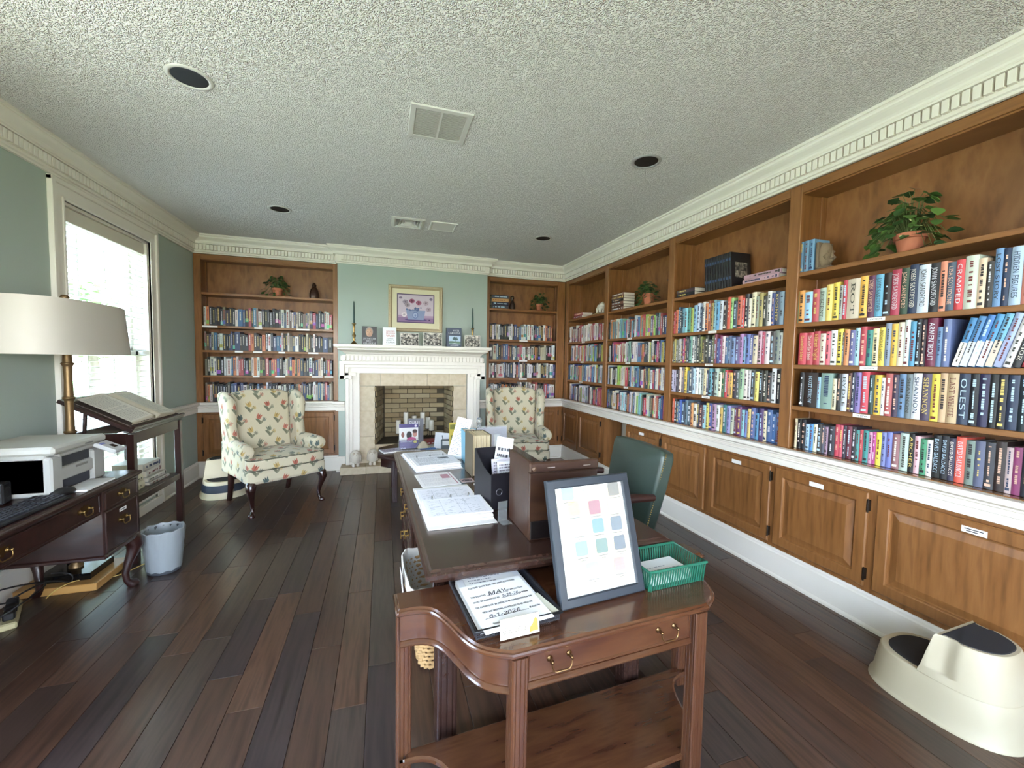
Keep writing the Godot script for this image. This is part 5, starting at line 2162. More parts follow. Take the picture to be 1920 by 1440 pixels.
func photo_image(seed_: int, warm := 0.0) -> Image:
	var im := Image.create(128, 96, false, Image.FORMAT_RGB8)
	var n := noise(seed_, 0.03, 4)
	var n2 := noise(seed_ + 50, 0.12, 2)
	for y in 96:
		for x in 128:
			var g := 0.62 + n.get_noise_2d(x, y) * 0.7 - 0.3 * y / 96.0 + n2.get_noise_2d(x, y) * 0.25
			g = clampf(g, 0.08, 0.92)
			im.set_pixel(x, y, Color(g, g * (0.97 - warm), g * (0.93 - warm * 2)))
	var r := RandomNumberGenerator.new()
	r.seed = seed_
	for k in 9:   # small group of pale figures
		var cx := 12 + k * 13 + r.randi_range(-3, 3)
		var cy := 50 + r.randi_range(-10, 10)
		for yy in range(cy, 90):
			for xx in range(maxi(0, cx - 5), mini(128, cx + 5)):
				if k % 2:
					im.set_pixel(xx, yy, Color(0.75, 0.72, 0.68) if (yy / 9 + k) % 3 else Color(0.25, 0.23, 0.22))
		for yy in range(cy - 8, cy):
			for xx in range(maxi(0, cx - 3), mini(128, cx + 3)):
				im.set_pixel(xx, yy, Color(0.7, 0.62, 0.55) if yy > cy - 6 else Color(0.18, 0.16, 0.15))
	return im

func disc(im: Image, cx: float, cy: float, rx: float, ry: float, c: Color) -> void:
	for y in range(maxi(0, int(cy - ry)), mini(im.get_height(), int(cy + ry) + 1)):
		for x in range(maxi(0, int(cx - rx)), mini(im.get_width(), int(cx + rx) + 1)):
			if pow((x - cx) / rx, 2) + pow((y - cy) / ry, 2) <= 1.0:
				im.set_pixel(x, y, c)

func flower_print() -> Image:
	var im := Image.create(320, 250, false, Image.FORMAT_RGB8)
	im.fill(Color("5c4a66"))
	im.fill_rect(Rect2i(9, 9, 302, 232), Color("c4b4c0"))
	im.fill_rect(Rect2i(9, 185, 302, 56), Color("a88aa4"))
	im.fill_rect(Rect2i(9, 205, 302, 36), Color("8c6e90"))
	for i in 1500:
		var p := Vector2i(rng.randi_range(9, 310), rng.randi_range(9, 240))
		im.set_pixelv(p, im.get_pixelv(p).lerp(Color("d8ccd4") if i % 2 else Color("9a86a4"), 0.3))
	disc(im, 160, 222, 95, 11, Color("5c4a78"))
	for y in range(140, 222):   # low oval planter
		var hw := 82.0 - 14.0 * (y - 140) / 82.0
		for x in range(int(160 - hw), int(160 + hw)):
			im.set_pixel(x, y, Color("8c96b4") if (x + y * 3) % 17 > 3 else Color("7684a8"))
	disc(im, 155, 182, 24, 28, Color("5f6c98"))
	disc(im, 155, 182, 18, 22, Color("a4acc8"))
	disc(im, 155, 184, 8, 10, Color("7884ac"))
	for k in 26:
		var a := rng.randf_range(0, PI)
		disc(im, 160 + cos(a) * 90 * rng.randf(), 140 - sin(a) * 30 * rng.randf(), rng.randf_range(5, 12), rng.randf_range(4, 8), Color(["56648c", "6a7898", "48587c"][k % 3]))
	for e in [[70, 70, "8c7c8c"], [126, 60, "7c3450"], [184, 74, "8c3c58"], [246, 74, "a8909c"], [88, 96, "94848c"], [268, 128, "a08894"], [60, 180, "d8c8cc"]]:
		var c := Color(e[2])
		for q in 10:
			var a := TAU * q / 10
			disc(im, e[0] + cos(a) * 17, e[1] + sin(a) * 14, 7, 6, c if q % 2 else c.lightened(0.18))
		disc(im, e[0], e[1], 9, 8, c.darkened(0.2))
	disc(im, 276, 222, 7, 6, Color("4c3458"))
	disc(im, 30, 36, 14, 9, Color("7c6c84"))
	disc(im, 290, 38, 14, 12, Color("7c6c84"))
	return im

func build_mantel_things() -> void:
	var my := 1.5535
	# framed print
	var o := thing("framed_picture", "framed floral still life with cream mat hanging above the mantel", "picture", T(0.395, 2.02, ZC + 0.002))
	var m := MB.new()
	m.rings(0.668, 0.575, [V2(0, 0), V2(0, 0.02), V2(0.01, 0.028), V2(0.02, 0.024), V2(0.03, 0.026), V2(0.04, 0.016), V2(0.045, 0.012)])
	obj("frame", m, mat("b5a384", 0.45, 0.25), o)
	m = MB.new()   # beaded edge
	for s in [-1, 1]:
		for k in 44:
			m.box(V(-0.312 + k * 0.0145, s * 0.272, 0.027), V(0.009, 0.011, 0.006), 0.002)
		for k in 38:
			m.box(V(s * 0.318, -0.262 + k * 0.0142, 0.027), V(0.011, 0.009, 0.006), 0.002)
	obj("frame_beading", m, mat("cbbb9c", 0.45, 0.2), o).set_meta("kind", "stuff")
	textured_quad("mat_board", o, 0.58, 0.487, T(0, 0, 0.0125), mat("d8cfae", 0.9))
	textured_quad("print", o, 0.46, 0.36, T(0, 0.005, 0.0135), picture(flower_print(), 0.7))
	# candlesticks and tapers
	for k in 2:
		var x: float = [-0.328, 1.095][k]
		o = thing("candlestick", ["brass candlestick at the left end of the mantel", "brass candlestick at the right end of the mantel"][k], "candlestick", T(x, my, -5.27), "brass candlesticks")
		m = MB.new()
		m.lathe([V2(0.042, 0), V2(0.042, 0.006), V2(0.03, 0.014), V2(0.016, 0.03), V2(0.01, 0.045), V2(0.018, 0.056), V2(0.01, 0.07), V2(0.02, 0.095), V2(0.022, 0.105), V2(0.012, 0.125), V2(0.008, 0.14), V2(0.014, 0.155), V2(0.009, 0.17), V2(0.014, 0.2), V2(0.015, 0.235), V2(0.026, 0.24), V2(0.026, 0.244), V2(0.013, 0.245)], 18)
		obj("stem", m, mat("8a6f45", 0.3, 0.95), o)
		var tp := MB.new()
		tp.lathe([V2(0.011, 0), V2(0.0105, 0.12), V2(0.007, 0.24), V2(0.003, 0.258), V2(0.001, 0.262)], 12)
		var tc := thing("taper_candle", ["dark green taper in the left mantel candlestick", "dark green taper in the right mantel candlestick"][k], "candle", T(x, my + 0.2455, -5.27), "green tapers")
		obj("wax", tp, mat("25463e", 0.5), tc)
		tp = MB.new()
		tp.tube([V(0, 0.26, 0), V(0.001, 0.272, 0)], 0.0012, 5)
		obj("wick", tp, mat("d8d4c8", 0.9), tc)
	# books facing the room
	var b1 := mantel_book("dark book with a portrait photo standing at the left of the mantel", 0.166, 0.216, 0.035, "15141a", T(-0.155, my, -5.285, 0.04))
	textured_quad("cover_photo", b1, 0.164, 0.13, T(0, 0.15, 0.0181), picture(portrait_image(), 0.45))
	lettering("JUST AS I AM", 0.018, mat("d8d8dc", 0.5), b1, T(0, 0.072, 0.0185), true, 0.14)
	lettering("BILLY", 0.018, mat("d8d8dc", 0.5), b1, T(0, 0.044, 0.0185), true, 0.07)
	lettering("GRAHAM", 0.022, mat("d8d8dc", 0.5), b1, T(0, 0.016, 0.0185), true, 0.14)
	var b2 := mantel_book("white book with red and black title on the mantel", 0.158, 0.215, 0.03, "e6e6e8", T(0.075, my, -5.28, -0.06))
	for e in [["WAGING", 0.168, 0.018, "b83c38"], ["MODERN", 0.143, 0.018, "b83c38"], ["WAR", 0.112, 0.026, "b83c38"], ["GENERAL", 0.08, 0.012, "33343c"], ["WESLEY K.", 0.06, 0.014, "33343c"], ["CLARK", 0.034, 0.018, "33343c"]]:
		lettering(e[0], e[2], mat(e[3], 0.5), b2, T(0.012, e[1], 0.0158), false, 0.1 if e[2] > 0.013 else 0.07)
	var b5 := mantel_book("navy book with a tree picture standing right of the framed print", 0.19, 0.236, 0.06, "26344e", T(0.855, my, -5.285, -0.02))
	textured_quad("cover_picture", b5, 0.145, 0.105, T(0.01, 0.085, 0.0306), picture(tree_image(), 0.5))
	lettering("SOUTH", 0.02, mat("e4e6ea", 0.5), b5, T(0.025, 0.205, 0.0308), true, 0.08)
	lettering("CAROLINA", 0.022, mat("e4e6ea", 0.5), b5, T(0.005, 0.172, 0.0308), true, 0.15)
	textured_quad("author_print", b5, 0.13, 0.012, T(0.01, 0.016, 0.0306), picture(page_image(130, 12, 52, "26344e", "c4c8d0", 0.2, 20, 7, 0.1), 0.5))
	# old photographs on card
	for k in 3:
		var e = [[0.312, 0.225, 0.155, 0.05], [0.592, 0.235, 0.17, 0.0], [1.085, 0.2, 0.15, -0.08]][k]
		var c := thing("photo_card", ["black-and-white landscape photo card under the left of the framed print", "black-and-white group photo card under the right of the framed print", "small black-and-white photo card before the right candlestick"][k], "photograph", T(e[0], my + 0.002, -5.27 if k < 2 else -5.215, e[3], -0.12), "old photographs on the mantel")
		m = MB.new()
		m.bx(-e[1] / 2, e[1] / 2, 0, e[2], -0.004, 0, 0.001)
		obj("card", m, mat("d9d4ca", 0.8), c)
		textured_quad("photo_print", c, e[1] * 0.94, e[2] * 0.92, T(0, e[2] / 2, 0.0006), picture(photo_image(90 + k * 7, 0.02), 0.5))
		m = MB.new()
		m.bx(-0.012, 0.012, 0.002, 0.07, -0.03, -0.026)
		obj("stand", m, mat("8c8478", 0.8), c, T(0, 0.0, 0.0, 0, 0.15))
	# white owls on the hearth
	for k in 2:
		var t: Transform3D = [T(-0.315, 0.0905, -5.285, 0.1), T(-0.12, 0.0905, -5.325, -0.15)][k]
		o = thing("owl_figurine", ["white ceramic owl at the left end of the hearth", "white ceramic owl nearer the firebox on the hearth"][k], "figurine", t, "ceramic owls on the hearth")
		var wm := mat("cfc6b8", 0.35)
		m = MB.new()
		m.lathe([V2(0.03, 0.03), V2(0.048, 0.045), V2(0.064, 0.08), V2(0.068, 0.115), V2(0.06, 0.15), V2(0.042, 0.175), V2(0.018, 0.188), V2(0.001, 0.19)], 20, true, 1.0, 0.9)
		obj("body", m, wm, o)
		for s in [-1, 1]:
			m = MB.new()
			m.at(T(s * 0.055, 0.1, 0, 0, 0, s * 0.12))
			m.lathe([V2(0.001, -0.06), V2(0.02, -0.035), V2(0.03, 0.0), V2(0.024, 0.04), V2(0.001, 0.06)], 12, true, 0.55, 1.5)
			obj("wing", m, wm, o)
			m = MB.new()
			m.at(T(s * 0.021, 0.152, 0.045, 0, PI / 2))
			m.lathe([V2(0.017, -0.004), V2(0.016, 0.004), V2(0.008, 0.007), V2(0.001, 0.005)], 12)
			obj("eye", m, mat("b8ab98", 0.4), o)
			m = MB.new()
			m.at(T(s * 0.024, 0.016, 0.02))
			m.lathe([V2(0.02, -0.016), V2(0.024, 0.0), V2(0.016, 0.016), V2(0.012, 0.03)], 12, true, 1.0, 1.5)
			obj("foot", m, wm, o)
		m = MB.new()
		m.at(T(0, 0.138, 0.056, 0, PI * 0.62))
		m.lathe([V2(0.009, 0), V2(0.001, 0.022)], 8)
		obj("beak", m, wm, o)
	# candelabrum in the firebox
	var spots := [[0.19, 0.425, 0.17, -5.56], [0.29, 0.5, 0.185, -5.64], [0.4, 0.46, 0.17, -5.7], [0.5, 0.53, 0.158, -5.58], [0.58, 0.455, 0.155, -5.68], [0.615, 0.447, 0.138, -5.56]]
	o = thing("candle_stand", "black iron stand holding pillar candles inside the firebox", "candle stand", T(0.4, 0.3205, -5.62))
	var iron := mat("1c1512", 0.5, 0.6)
	m = MB.new()
	m.tube([V(-0.2, 0.012, 0), V(0.2, 0.012, 0)], 0.008, 6)
	m.tube([V(0, 0.012, -0.1), V(0, 0.012, 0.1)], 0.008, 6)
	obj("base_bar", m, iron, o)
	for e in spots:
		var p := V(e[0] - 0.4, e[1] - 0.3205, e[3] + 5.62)
		m = MB.new()
		m.tube([V(p.x * 0.7, 0.012, p.z * 0.7), V(p.x * 1.0, p.y * 0.4, p.z), V(p.x, p.y - 0.004, p.z)], 0.005, 6)
		m.at(T(p.x, p.y - 0.008, p.z))
		m.lathe([V2(0.004, 0), V2(0.034, 0.002), V2(0.037, 0.008), V2(0.034, 0.0075)], 16)
		obj("candle_cup", m, iron, o)
	for i in spots.size():
		var e = spots[i]
		var c := thing("pillar_candle", "white pillar candle in the firebox, %s from the left" % ORD[i], "candle", T(e[0], e[1] + 0.0005, e[3]), "white pillar candles")
		m = MB.new()
		m.lathe([V2(0.031, 0), V2(0.032, 0.003), V2(0.032, e[2] - 0.004), V2(0.03, e[2]), V2(0.024, e[2] - 0.003), V2(0.001, e[2] - 0.006)], 20)
		obj("wax", m, mat("e2dccd", 0.5), c)
		m = MB.new()
		m.tube([V(0, e[2] - 0.006, 0), V(0.001, e[2] + 0.006, 0)], 0.0012, 5)
		obj("wick", m, mat("2a2622", 0.9), c)

func mantel_book(label: String, w: float, h: float, th: float, hex: String, t: Transform3D) -> Node3D:
	var o := thing("book", label, "book", t, "books on the mantel")
	var m := MB.new()
	m.bx(-w / 2, w / 2, 0, h, th / 2 - 0.003, th / 2, 0.0005)
	m.bx(-w / 2, w / 2, 0, h, -th / 2, -th / 2 + 0.003, 0.0005)
	m.bx(-w / 2, -w / 2 + 0.003, 0, h, -th / 2, th / 2, 0.0005)
	obj("cover", m, mat(hex, 0.4), o)
	m = MB.new()
	m.bx(-w / 2 + 0.003, w / 2 - 0.004, 0.003, h - 0.003, -th / 2 + 0.003, th / 2 - 0.003)
	obj("pages", m, mat("d9d0bd", 0.9), o)
	return o

func portrait_image() -> Image:
	var im := Image.create(96, 76, false, Image.FORMAT_RGB8)
	im.fill(Color("1c1618"))
	disc(im, 46, 34, 25, 32, Color("8a8078"))
	disc(im, 46, 42, 22, 30, Color("b08468"))
	disc(im, 40, 46, 14, 24, Color("c29878"))
	disc(im, 36, 36, 4, 2, Color("4a3428"))
	disc(im, 54, 36, 4, 2, Color("4a3428"))
	disc(im, 45, 58, 9, 2, Color("7a4438"))
	disc(im, 45, 47, 3, 6, Color("a87858"))
	im.fill_rect(Rect2i(14, 70, 70, 6), Color("20222c"))
	return im

func tree_image() -> Image:
	var im := Image.create(96, 72, false, Image.FORMAT_RGB8)
	im.fill(Color("b4c8dc"))
	im.fill_rect(Rect2i(0, 46, 96, 26), Color("8ca4a4"))
	disc(im, 20, 54, 30, 10, Color("4c6858"))
	disc(im, 80, 56, 34, 9, Color("5c7868"))
	im.fill_rect(Rect2i(50, 30, 4, 24), Color("2c3c3c"))
	for k in 26:
		disc(im, 52 + rng.randf_range(-18, 18), 22 + rng.randf_range(-11, 10), rng.randf_range(4, 8), rng.randf_range(3, 6), Color(["2c4c50", "3c5c5c", "24404c"][k % 3]))
	disc(im, 50, 68, 30, 5, Color("dce4ec"))
	return im

# ---------------------------------------------------------------- things on the large desk
func sheet(called: String, label: String, t: Transform3D, w: float, d: float, th: float, im: Image, cat := "paper", group := "") -> Node3D:
	var o := thing(called, label, cat, t, group)
	var m := MB.new()
	m.bx(-w / 2, w / 2, 0, th, -d / 2, d / 2)
	obj("sheets", m, MPAPER, o)
	var q := MB.new()
	q.quad(V(-w / 2, 0, d / 2), V(w / 2, 0, d / 2), V(w / 2, 0, -d / 2), V(-w / 2, 0, -d / 2))
	obj("print", q, picture(im, 0.85), o, T(0, th + 0.0004, 0))
	return o

# open ring binder lying across the desk: near half and far half with pages, rings between
func ring_binder(label: String, t: Transform3D, w: float, d: float, th0: float, th1: float, im0: Image, im1: Image, cov: String, over := 0.02) -> void:
	var o := thing("ring_binder", label, "binder", t, "open ring binders on the desk")
	var m := MB.new()
	m.bx(-w / 2, w / 2, 0, 0.003, 0.012, d + over, 0.001)
	m.bx(-w / 2, w / 2, 0, 0.003, -d - over, -0.012, 0.001)
	m.bx(-w / 2, w / 2, 0, 0.0025, -0.013, 0.013)
	obj("cover", m, mat(cov, 0.5), o)
	for e in [[th0, 1.0, im0], [th1, -1.0, im1]]:
		var th: float = e[0]
		var s: float = e[1]
		m = MB.new()
		var n := maxi(2, int(th / 0.007))
		for k in n:   # loose blocks of pages, a little out of line
			var y0 := 0.003 + th * k / n
			var dx := 0.004 * sin(k * 2.7)
			m.bx(-w / 2 + 0.008 + dx, w / 2 - 0.006 + dx, y0 + 0.0006, y0 + th / n, s * 0.006, s * (d - 0.012 - 0.004 * k + 0.004 * cos(k * 3.1)))
		obj("page_block", m, MPAPER, o)
		var q := MB.new()
		var a := w / 2 - 0.01
		var z0 := 0.006 if s > 0 else -d + 0.02
		var z1 := d - 0.02 if s > 0 else -0.006
		q.quad(V(-a, 0, z1), V(a, 0, z1), V(a, 0, z0), V(-a, 0, z0))
		obj("print", q, picture(e[2], 0.85), o, T(0, 0.003 + th + 0.0008, 0))
	for k in 3:
		m = MB.new()
		var pts := []
		for i in 11:
			var a := PI * i / 10
			pts.append(V(-w * 0.3 + k * w * 0.3, 0.004 + (maxf(th0, th1) + 0.012) * sin(a), 0.02 * cos(a)))
		m.tube(pts, 0.0018, 6)
		obj("ring", m, mat("a8a8aa", 0.25, 1.0), o)

func form_image() -> Image:
	var im := page_image(200, 250, 31, "e6dfdc", "8a7f84", 0.1, 10, 2, 0.3)
	im.fill_rect(Rect2i(130, 40, 46, 80), Color("b88890"))
	im.fill_rect(Rect2i(184, 10, 5, 230), Color("a86474"))
	return im

func log_image(seed_: int) -> Image:
	var im := page_image(220, 260, seed_, "e9e6ea", "6c6a72", 0.12, 10, 2, 0.1, true)
	for x in [60, 120, 150]:
		im.fill_rect(Rect2i(x, 24, 1, 220), Color("a8a6ae"))
	return im

func spread_image() -> Image:
	var im := page_image(240, 240, 71, "e8e6e8", "5c5a62", 0.1, 9, 3, 0.7)
	im.fill_rect(Rect2i(150, 40, 62, 50), Color("8c8c90"))
	disc(im, 180, 64, 22, 14, Color("5c5c60"))
	return im

func build_desk_things() -> void:
	var y := 0.7008
	ring_binder("open white binder of ruled sign-in pages at the near end of the desk", T(0.31, y, -1.96, 0.04), 0.295, 0.255, 0.032, 0.006, log_image(61), log_image(62), "d9d5d0", 0.03)
	ring_binder("open white binder with printed pages at the far end of the desk", T(0.305, y, -2.835, 0.14), 0.3, 0.25, 0.03, 0.014, spread_image(), page_image(240, 240, 72, "e8e6e8", "7c7680", 0.1, 9, 3, 0.5), "e0dede", 0.012)
	sheet("paper_form", "printed form with a pink block lying between the two binders", T(0.298, y, -2.385, 0.1), 0.215, 0.26, 0.003, form_image())
	var card := Image.create(64, 36, false, Image.FORMAT_RGB8)
	card.fill(Color("a8908e"))
	disc(card, 32, 18, 24, 11, Color("3c3438"))
	disc(card, 32, 18, 20, 8, Color("7c6a6c"))
	card.fill_rect(Rect2i(22, 14, 20, 8), Color("3c3438"))
	sheet("small_card", "small mauve card with a dark oval emblem beside the standing books", T(0.462, y, -2.33, 0.05), 0.075, 0.07, 0.001, card, "card")
	# oval coaster and kraft tent card
	var m := MB.new()
	m.lathe([V2(0.001, 0), V2(0.05, 0), V2(0.052, 0.003), V2(0.048, 0.005), V2(0.001, 0.005)], 24, false, 1.0, 0.8)
	tag(obj("coaster", m, mat("d9d6d0", 0.6), self, T(0.533, y, -2.235)), "white oval coaster behind the kraft tent card", "coaster")
	var o := thing("tent_card", "kraft paper tent card with stamped lettering on the desk", "card", T(0.5, y, -2.09, 1.15))
	m = MB.new()
	m.bx(-0.075, 0.075, 0, 0.075, -0.001, 0.001)
	obj("front_leaf", m, mat("b08a58", 0.85), o, T(0, 0, 0.022, 0, -0.3))
	m = MB.new()
	m.bx(-0.075, 0.075, 0, 0.075, -0.001, 0.001)
	obj("back_leaf", m, mat("b08a58", 0.85), o, T(0, 0, -0.022, 0, 0.3))
	textured_quad("stamped_print", o, 0.14, 0.066, T(0, 0.037, 0.0128, 0, -0.3), picture(page_image(140, 66, 47, "b08a58", "7a5c38", 0.12, 18, 9, 0.4), 0.85))
	# black magazine file
	o = thing("magazine_file", "black upright magazine file with a ring pull, holding flyers", "file box", T(0.553, y, -1.93, 0.16))
	var bk := mat("15131a", 0.35)
	m = MB.new()
	m.bx(-0.092, 0.092, 0, 0.165, 0.085, 0.089, 0.001)
	obj("front_panel", m, bk, o, T(0, 0, 0, 0, -0.03))
	m = MB.new()
	m.bx(-0.092, 0.092, 0.0, 0.004, -0.12, 0.087)
	m.bx(-0.092, 0.092, 0.0, 0.25, -0.124, -0.12)
	obj("back_panel", m, bk, o)
	for s in [-1, 1]:
		m = MB.new()
		m.at(Transform3D(Basis(V(0, 0, -1), V(0, 1, 0), V(1, 0, 0)), V(s * 0.09, 0, 0)))
		m.prism(PackedVector2Array([V2(-0.085, 0), V2(-0.083, 0.16), V2(0.0, 0.18), V2(0.12, 0.25), V2(0.122, 0)]), -0.0015, 0.0015)
		obj("side_panel", m, bk, o)
	m = MB.new()
	m.at(T(-0.052, 0.082, 0.09, 0, PI / 2 - 0.03))
	var ring := []
	for i in 21:
		var a := TAU * i / 20
		ring.append(V(0.0145 * cos(a), 0, 0.0145 * sin(a)))
	m.tube(ring, 0.0022, 6, false)
	obj("ring_pull", m, mat("77757c", 0.3, 0.9), o)
	for k in 3:
		var f := sheet("flyer", ["printed flyer at the back of the black magazine file", "printed flyer in the middle of the black magazine file", "small white card standing in the black magazine file"][k], T([0.585, 0.6, 0.625][k], y + 0.008, [-1.98, -1.945, -1.9][k], 0.16) * T(0, 0.095, 0, 0, PI / 2 - 0.12), [0.14, 0.13, 0.05][k], [0.2, 0.19, 0.18][k], 0.002, page_image(140, 200, 40 + k, ["cfc8d0", "d9d6da", "e8e8e6"][k], "5c5460", 0.08, 14, 7 if k < 2 else 2, 0.6))
		f.set_meta("group", "flyers in the file")
	# white notice cards
	o = thing("notice_card", "white notice card with bold lines standing in the magazine file", "sign", T(0.553, y + 0.005, -2.0, 0.2, -0.14, -0.22))
	m = MB.new()
	m.bx(-0.048, 0.048, 0, 0.3, -0.001, 0.001)
	obj("card", m, mat("e9e9e6", 0.7), o)
	textured_quad("print", o, 0.09, 0.25, T(0, 0.135, 0.0014), picture(page_image(90, 250, 48, "e9e9e6", "3c3a40", 0.06, 32, 15, 0.35), 0.8))
	o = thing("notice_card", "tall white notice card of fine print leaning on the far books", "sign", T(0.475, y + 0.003, -2.86, -0.1, -0.2, -0.27))
	m = MB.new()
	m.bx(-0.052, 0.052, 0, 0.29, -0.001, 0.001)
	obj("card", m, mat("e9e9e6", 0.7), o)
	textured_quad("print", o, 0.096, 0.27, T(0, 0.148, 0.0014), picture(page_image(100, 280, 45, "ecebe8", "4c4a50", 0.06, 10, 3, 0.5), 0.8))
	# two thick books standing with their pages to the room
	for k in 2:
		var e = [[0.558, -2.48, 0.118, 0.25, "5c5240", 0.05], [0.572, -2.8, 0.095, 0.21, "6c9cb0", -0.02]][k]
		o = thing("book", ["thick old book standing on the desk with its page edges outward", "thick blue-covered book standing behind the old one on the desk"][k], "book", T(e[0], y, e[1], e[5]), "books standing on the desk")
		m = MB.new()
		for s in [-1, 1]:
			m.bx(s * e[2] / 2, s * (e[2] / 2 - 0.004), 0, e[3], -0.09, 0.09, 0.001)
		m.bx(-e[2] / 2, e[2] / 2, 0, e[3], -0.094, -0.09, 0.001)
		obj("cover", m, mat(e[4], 0.6), o)
		m = MB.new()
		var x: float = -e[2] / 2 + 0.006
		var i := 0
		while x < e[2] / 2 - 0.008:
			var w := 0.004 + 0.003 * absf(sin(i * 1.7))
			m.bx(x, minf(x + w - 0.0006, e[2] / 2 - 0.005), 0.004, e[3] - 0.006 + 0.002 * sin(i * 2.3), -0.088, 0.082 + 0.004 * sin(i * 3.7))
			x += w
			i += 1
		obj("pages", m, mat("c9b795", 0.9) if k == 0 else mat("d4c3b0", 0.9), o)
	# brochure in an acrylic stand, and a bottle behind it
	o = thing("brochure_stand", "grey and green brochure in a clear stand behind the books", "brochure", T(0.7, y, -2.64, 0.15, -0.12))
	var gi := Image.create(80, 110, false, Image.FORMAT_RGB8)
	gi.fill(Color("9a98a2"))
	gi.fill_rect(Rect2i(0, 62, 80, 48), Color("1c4c40"))
	gi.fill_rect(Rect2i(44, 22, 16, 52), Color("c8c8c8"))
	for k in 8:
		gi.fill_rect(Rect2i(4, 90 + k * 2, 50, 1), Color("8ca89c"))
	m = MB.new()
	m.bx(-0.105, 0.105, 0, 0.25, -0.0015, 0.0)
	obj("leaflet", m, MPAPER, o)
	textured_quad("print", o, 0.21, 0.25, T(0, 0.125, 0.0006), picture(gi, 0.4))
	m = MB.new()
	m.bx(-0.108, 0.108, 0, 0.26, 0.003, 0.005)
	m.bx(-0.108, 0.108, 0, 0.003, -0.05, 0.03)
	obj("clear_stand", m, glass(), o)
	o = thing("bottle", "clear bottle with a ball stopper behind the grey brochure", "bottle", T(0.665, y, -2.93))
	var cg := mat("d8dedf", 0.05).duplicate()
	cg.refraction_enabled = true
	cg.refraction_scale = 0.05
	cg.transparency = BaseMaterial3D.TRANSPARENCY_ALPHA
	cg.albedo_color = Color(0.95, 0.97, 0.97, 0.15)
	m = MB.new()
	m.lathe([V2(0.038, 0), V2(0.042, 0.01), V2(0.042, 0.15), V2(0.036, 0.18), V2(0.015, 0.205), V2(0.013, 0.23), V2(0.016, 0.235)], 20)
	obj("body", m, cg, o)
	m = MB.new()
	m.at(T(0, 0.255, 0))
	m.lathe([V2(0.012, -0.02), V2(0.02, -0.01), V2(0.022, 0.002), V2(0.014, 0.018), V2(0.001, 0.024)], 14)
	obj("stopper", m, cg, o)
	# wooden screen box, open above and behind
	o = thing("desk_screen", "brown wooden box-like screen at the near right end of the desk", "screen", T(0.68, y, -1.635, 0.02))
	var cw := wood(["2e1a12", "382217", "3f281b", "321d14"], 0.35, V(0.6, 3.0, 3.0), 16, 0.3, 1.0)
	m = MB.new()
	m.bx(-0.145, 0.145, 0.0, 0.262, 0.138, 0.155, 0.002)
	obj("front_panel", m, cw, o)
	m = MB.new()
	m.bx(-0.145, -0.13, 0.0, 0.305, -0.1, 0.137, 0.002)
	obj("side_panel", m, cw, o)
	m = MB.new()
	m.bx(-0.149, 0.149, 0.264, 0.305, 0.139, 0.159, 0.006)
	obj("top_rail", m, cw, o)
	for x in [-0.06, 0.095]:
		m = MB.new()
		m.bx(x - 0.016, x + 0.016, 0.282, 0.2845, 0.159, 0.1605, 0.0005)
		obj("scuff_mark", m, mat("b9aca0", 0.8), o)
	m = MB.new()
	m.at(T(-0.13, 0.281, 0.1595, 0, PI / 2))
	m.lathe([V2(0.009, 0), V2(0.007, 0.003), V2(0.001, 0.0035)], 10)
	obj("screw_plug", m, mat("5c4636", 0.4), o)
	m = MB.new()
	m.rings(0.09, 0.07, [V2(0, 0), V2(0.0, 0.003), V2(0.002, 0.004)])
	obj("plinth_panel", m, mat("120c0c", 0.35), o, T(-0.096, 0.04, 0.1555))
	# clear sign holder at the foot of the chest
	o = thing("acrylic_holder", "small clear acrylic holder against the left side of the chest", "holder", T(0.495, y, -1.7, 0.2))
	m = MB.new()
	m.bx(-0.022, 0.022, 0, 0.085, -0.001, 0.001)
	m.bx(-0.022, 0.022, 0, 0.002, 0.0, 0.05)
	obj("sheet", m, glass(), o)
	# wicker basket under the desk
	o = thing("wicker_basket", "pale wicker basket with a white liner and paper tag under the desk", "basket", T(0.3, 0, -1.98, 0.05))
	var wk := mat("b08a5a", 0.8)
	var wv := MB.new()
	for k in 17:
		var yy := 0.02 + k * 0.021
		var ww := 0.15 + 0.045 * k / 16.0
		var dd := 0.17 + 0.04 * k / 16.0
		var pts := []
		for i in 49:
			var a := TAU * i / 48
			var c := signf(cos(a)) * pow(absf(cos(a)), 0.35)
			var s := signf(sin(a)) * pow(absf(sin(a)), 0.35)
			var wob := 0.004 * (1 if (i + k) % 2 else -1)
			pts.append(V((ww + wob) * c, yy, (dd + wob) * s))
		wv.tube(pts, 0.0085, 5, false)
	obj("weave", wv, wk, o).set_meta("kind", "stuff")
	var ln := MB.new()
	var rows := []
	for e in [[0.3, 0.19, 0.205], [0.345, 0.206, 0.222], [0.4, 0.208, 0.224], [0.408, 0.198, 0.214], [0.37, 0.19, 0.206], [0.1, 0.15, 0.17]]:
		var r := PackedVector3Array()
		for i in 48:
			var a := TAU * i / 48
			var c := signf(cos(a)) * pow(absf(cos(a)), 0.35)
			var s := signf(sin(a)) * pow(absf(sin(a)), 0.35)
			var fold := 1.0 + 0.012 * sin(i * 1.9)
			r.append(V(e[1] * c * fold, e[0] + 0.006 * sin(i * 0.8), -e[2] * s * fold))
		rows.append(r)
	ln.grid(rows, true)
	obj("liner", ln, mat("cfc8bd", 0.9), o)
	m = MB.new()
	m.bx(-0.045, 0.045, -0.15, 0.01, -0.001, 0.001)
	var tg := obj("paper_tag", m, MPAPER, o, T(-0.222, 0.4, 0.03, -PI / 2, 0.08))
	textured_quad("print", tg, 0.08, 0.14, T(0, -0.07, 0.0014), picture(page_image(80, 140, 49, "e6e3de", "55535c", 0.12, 24, 9, 0.4), 0.8))
	build_side_table()

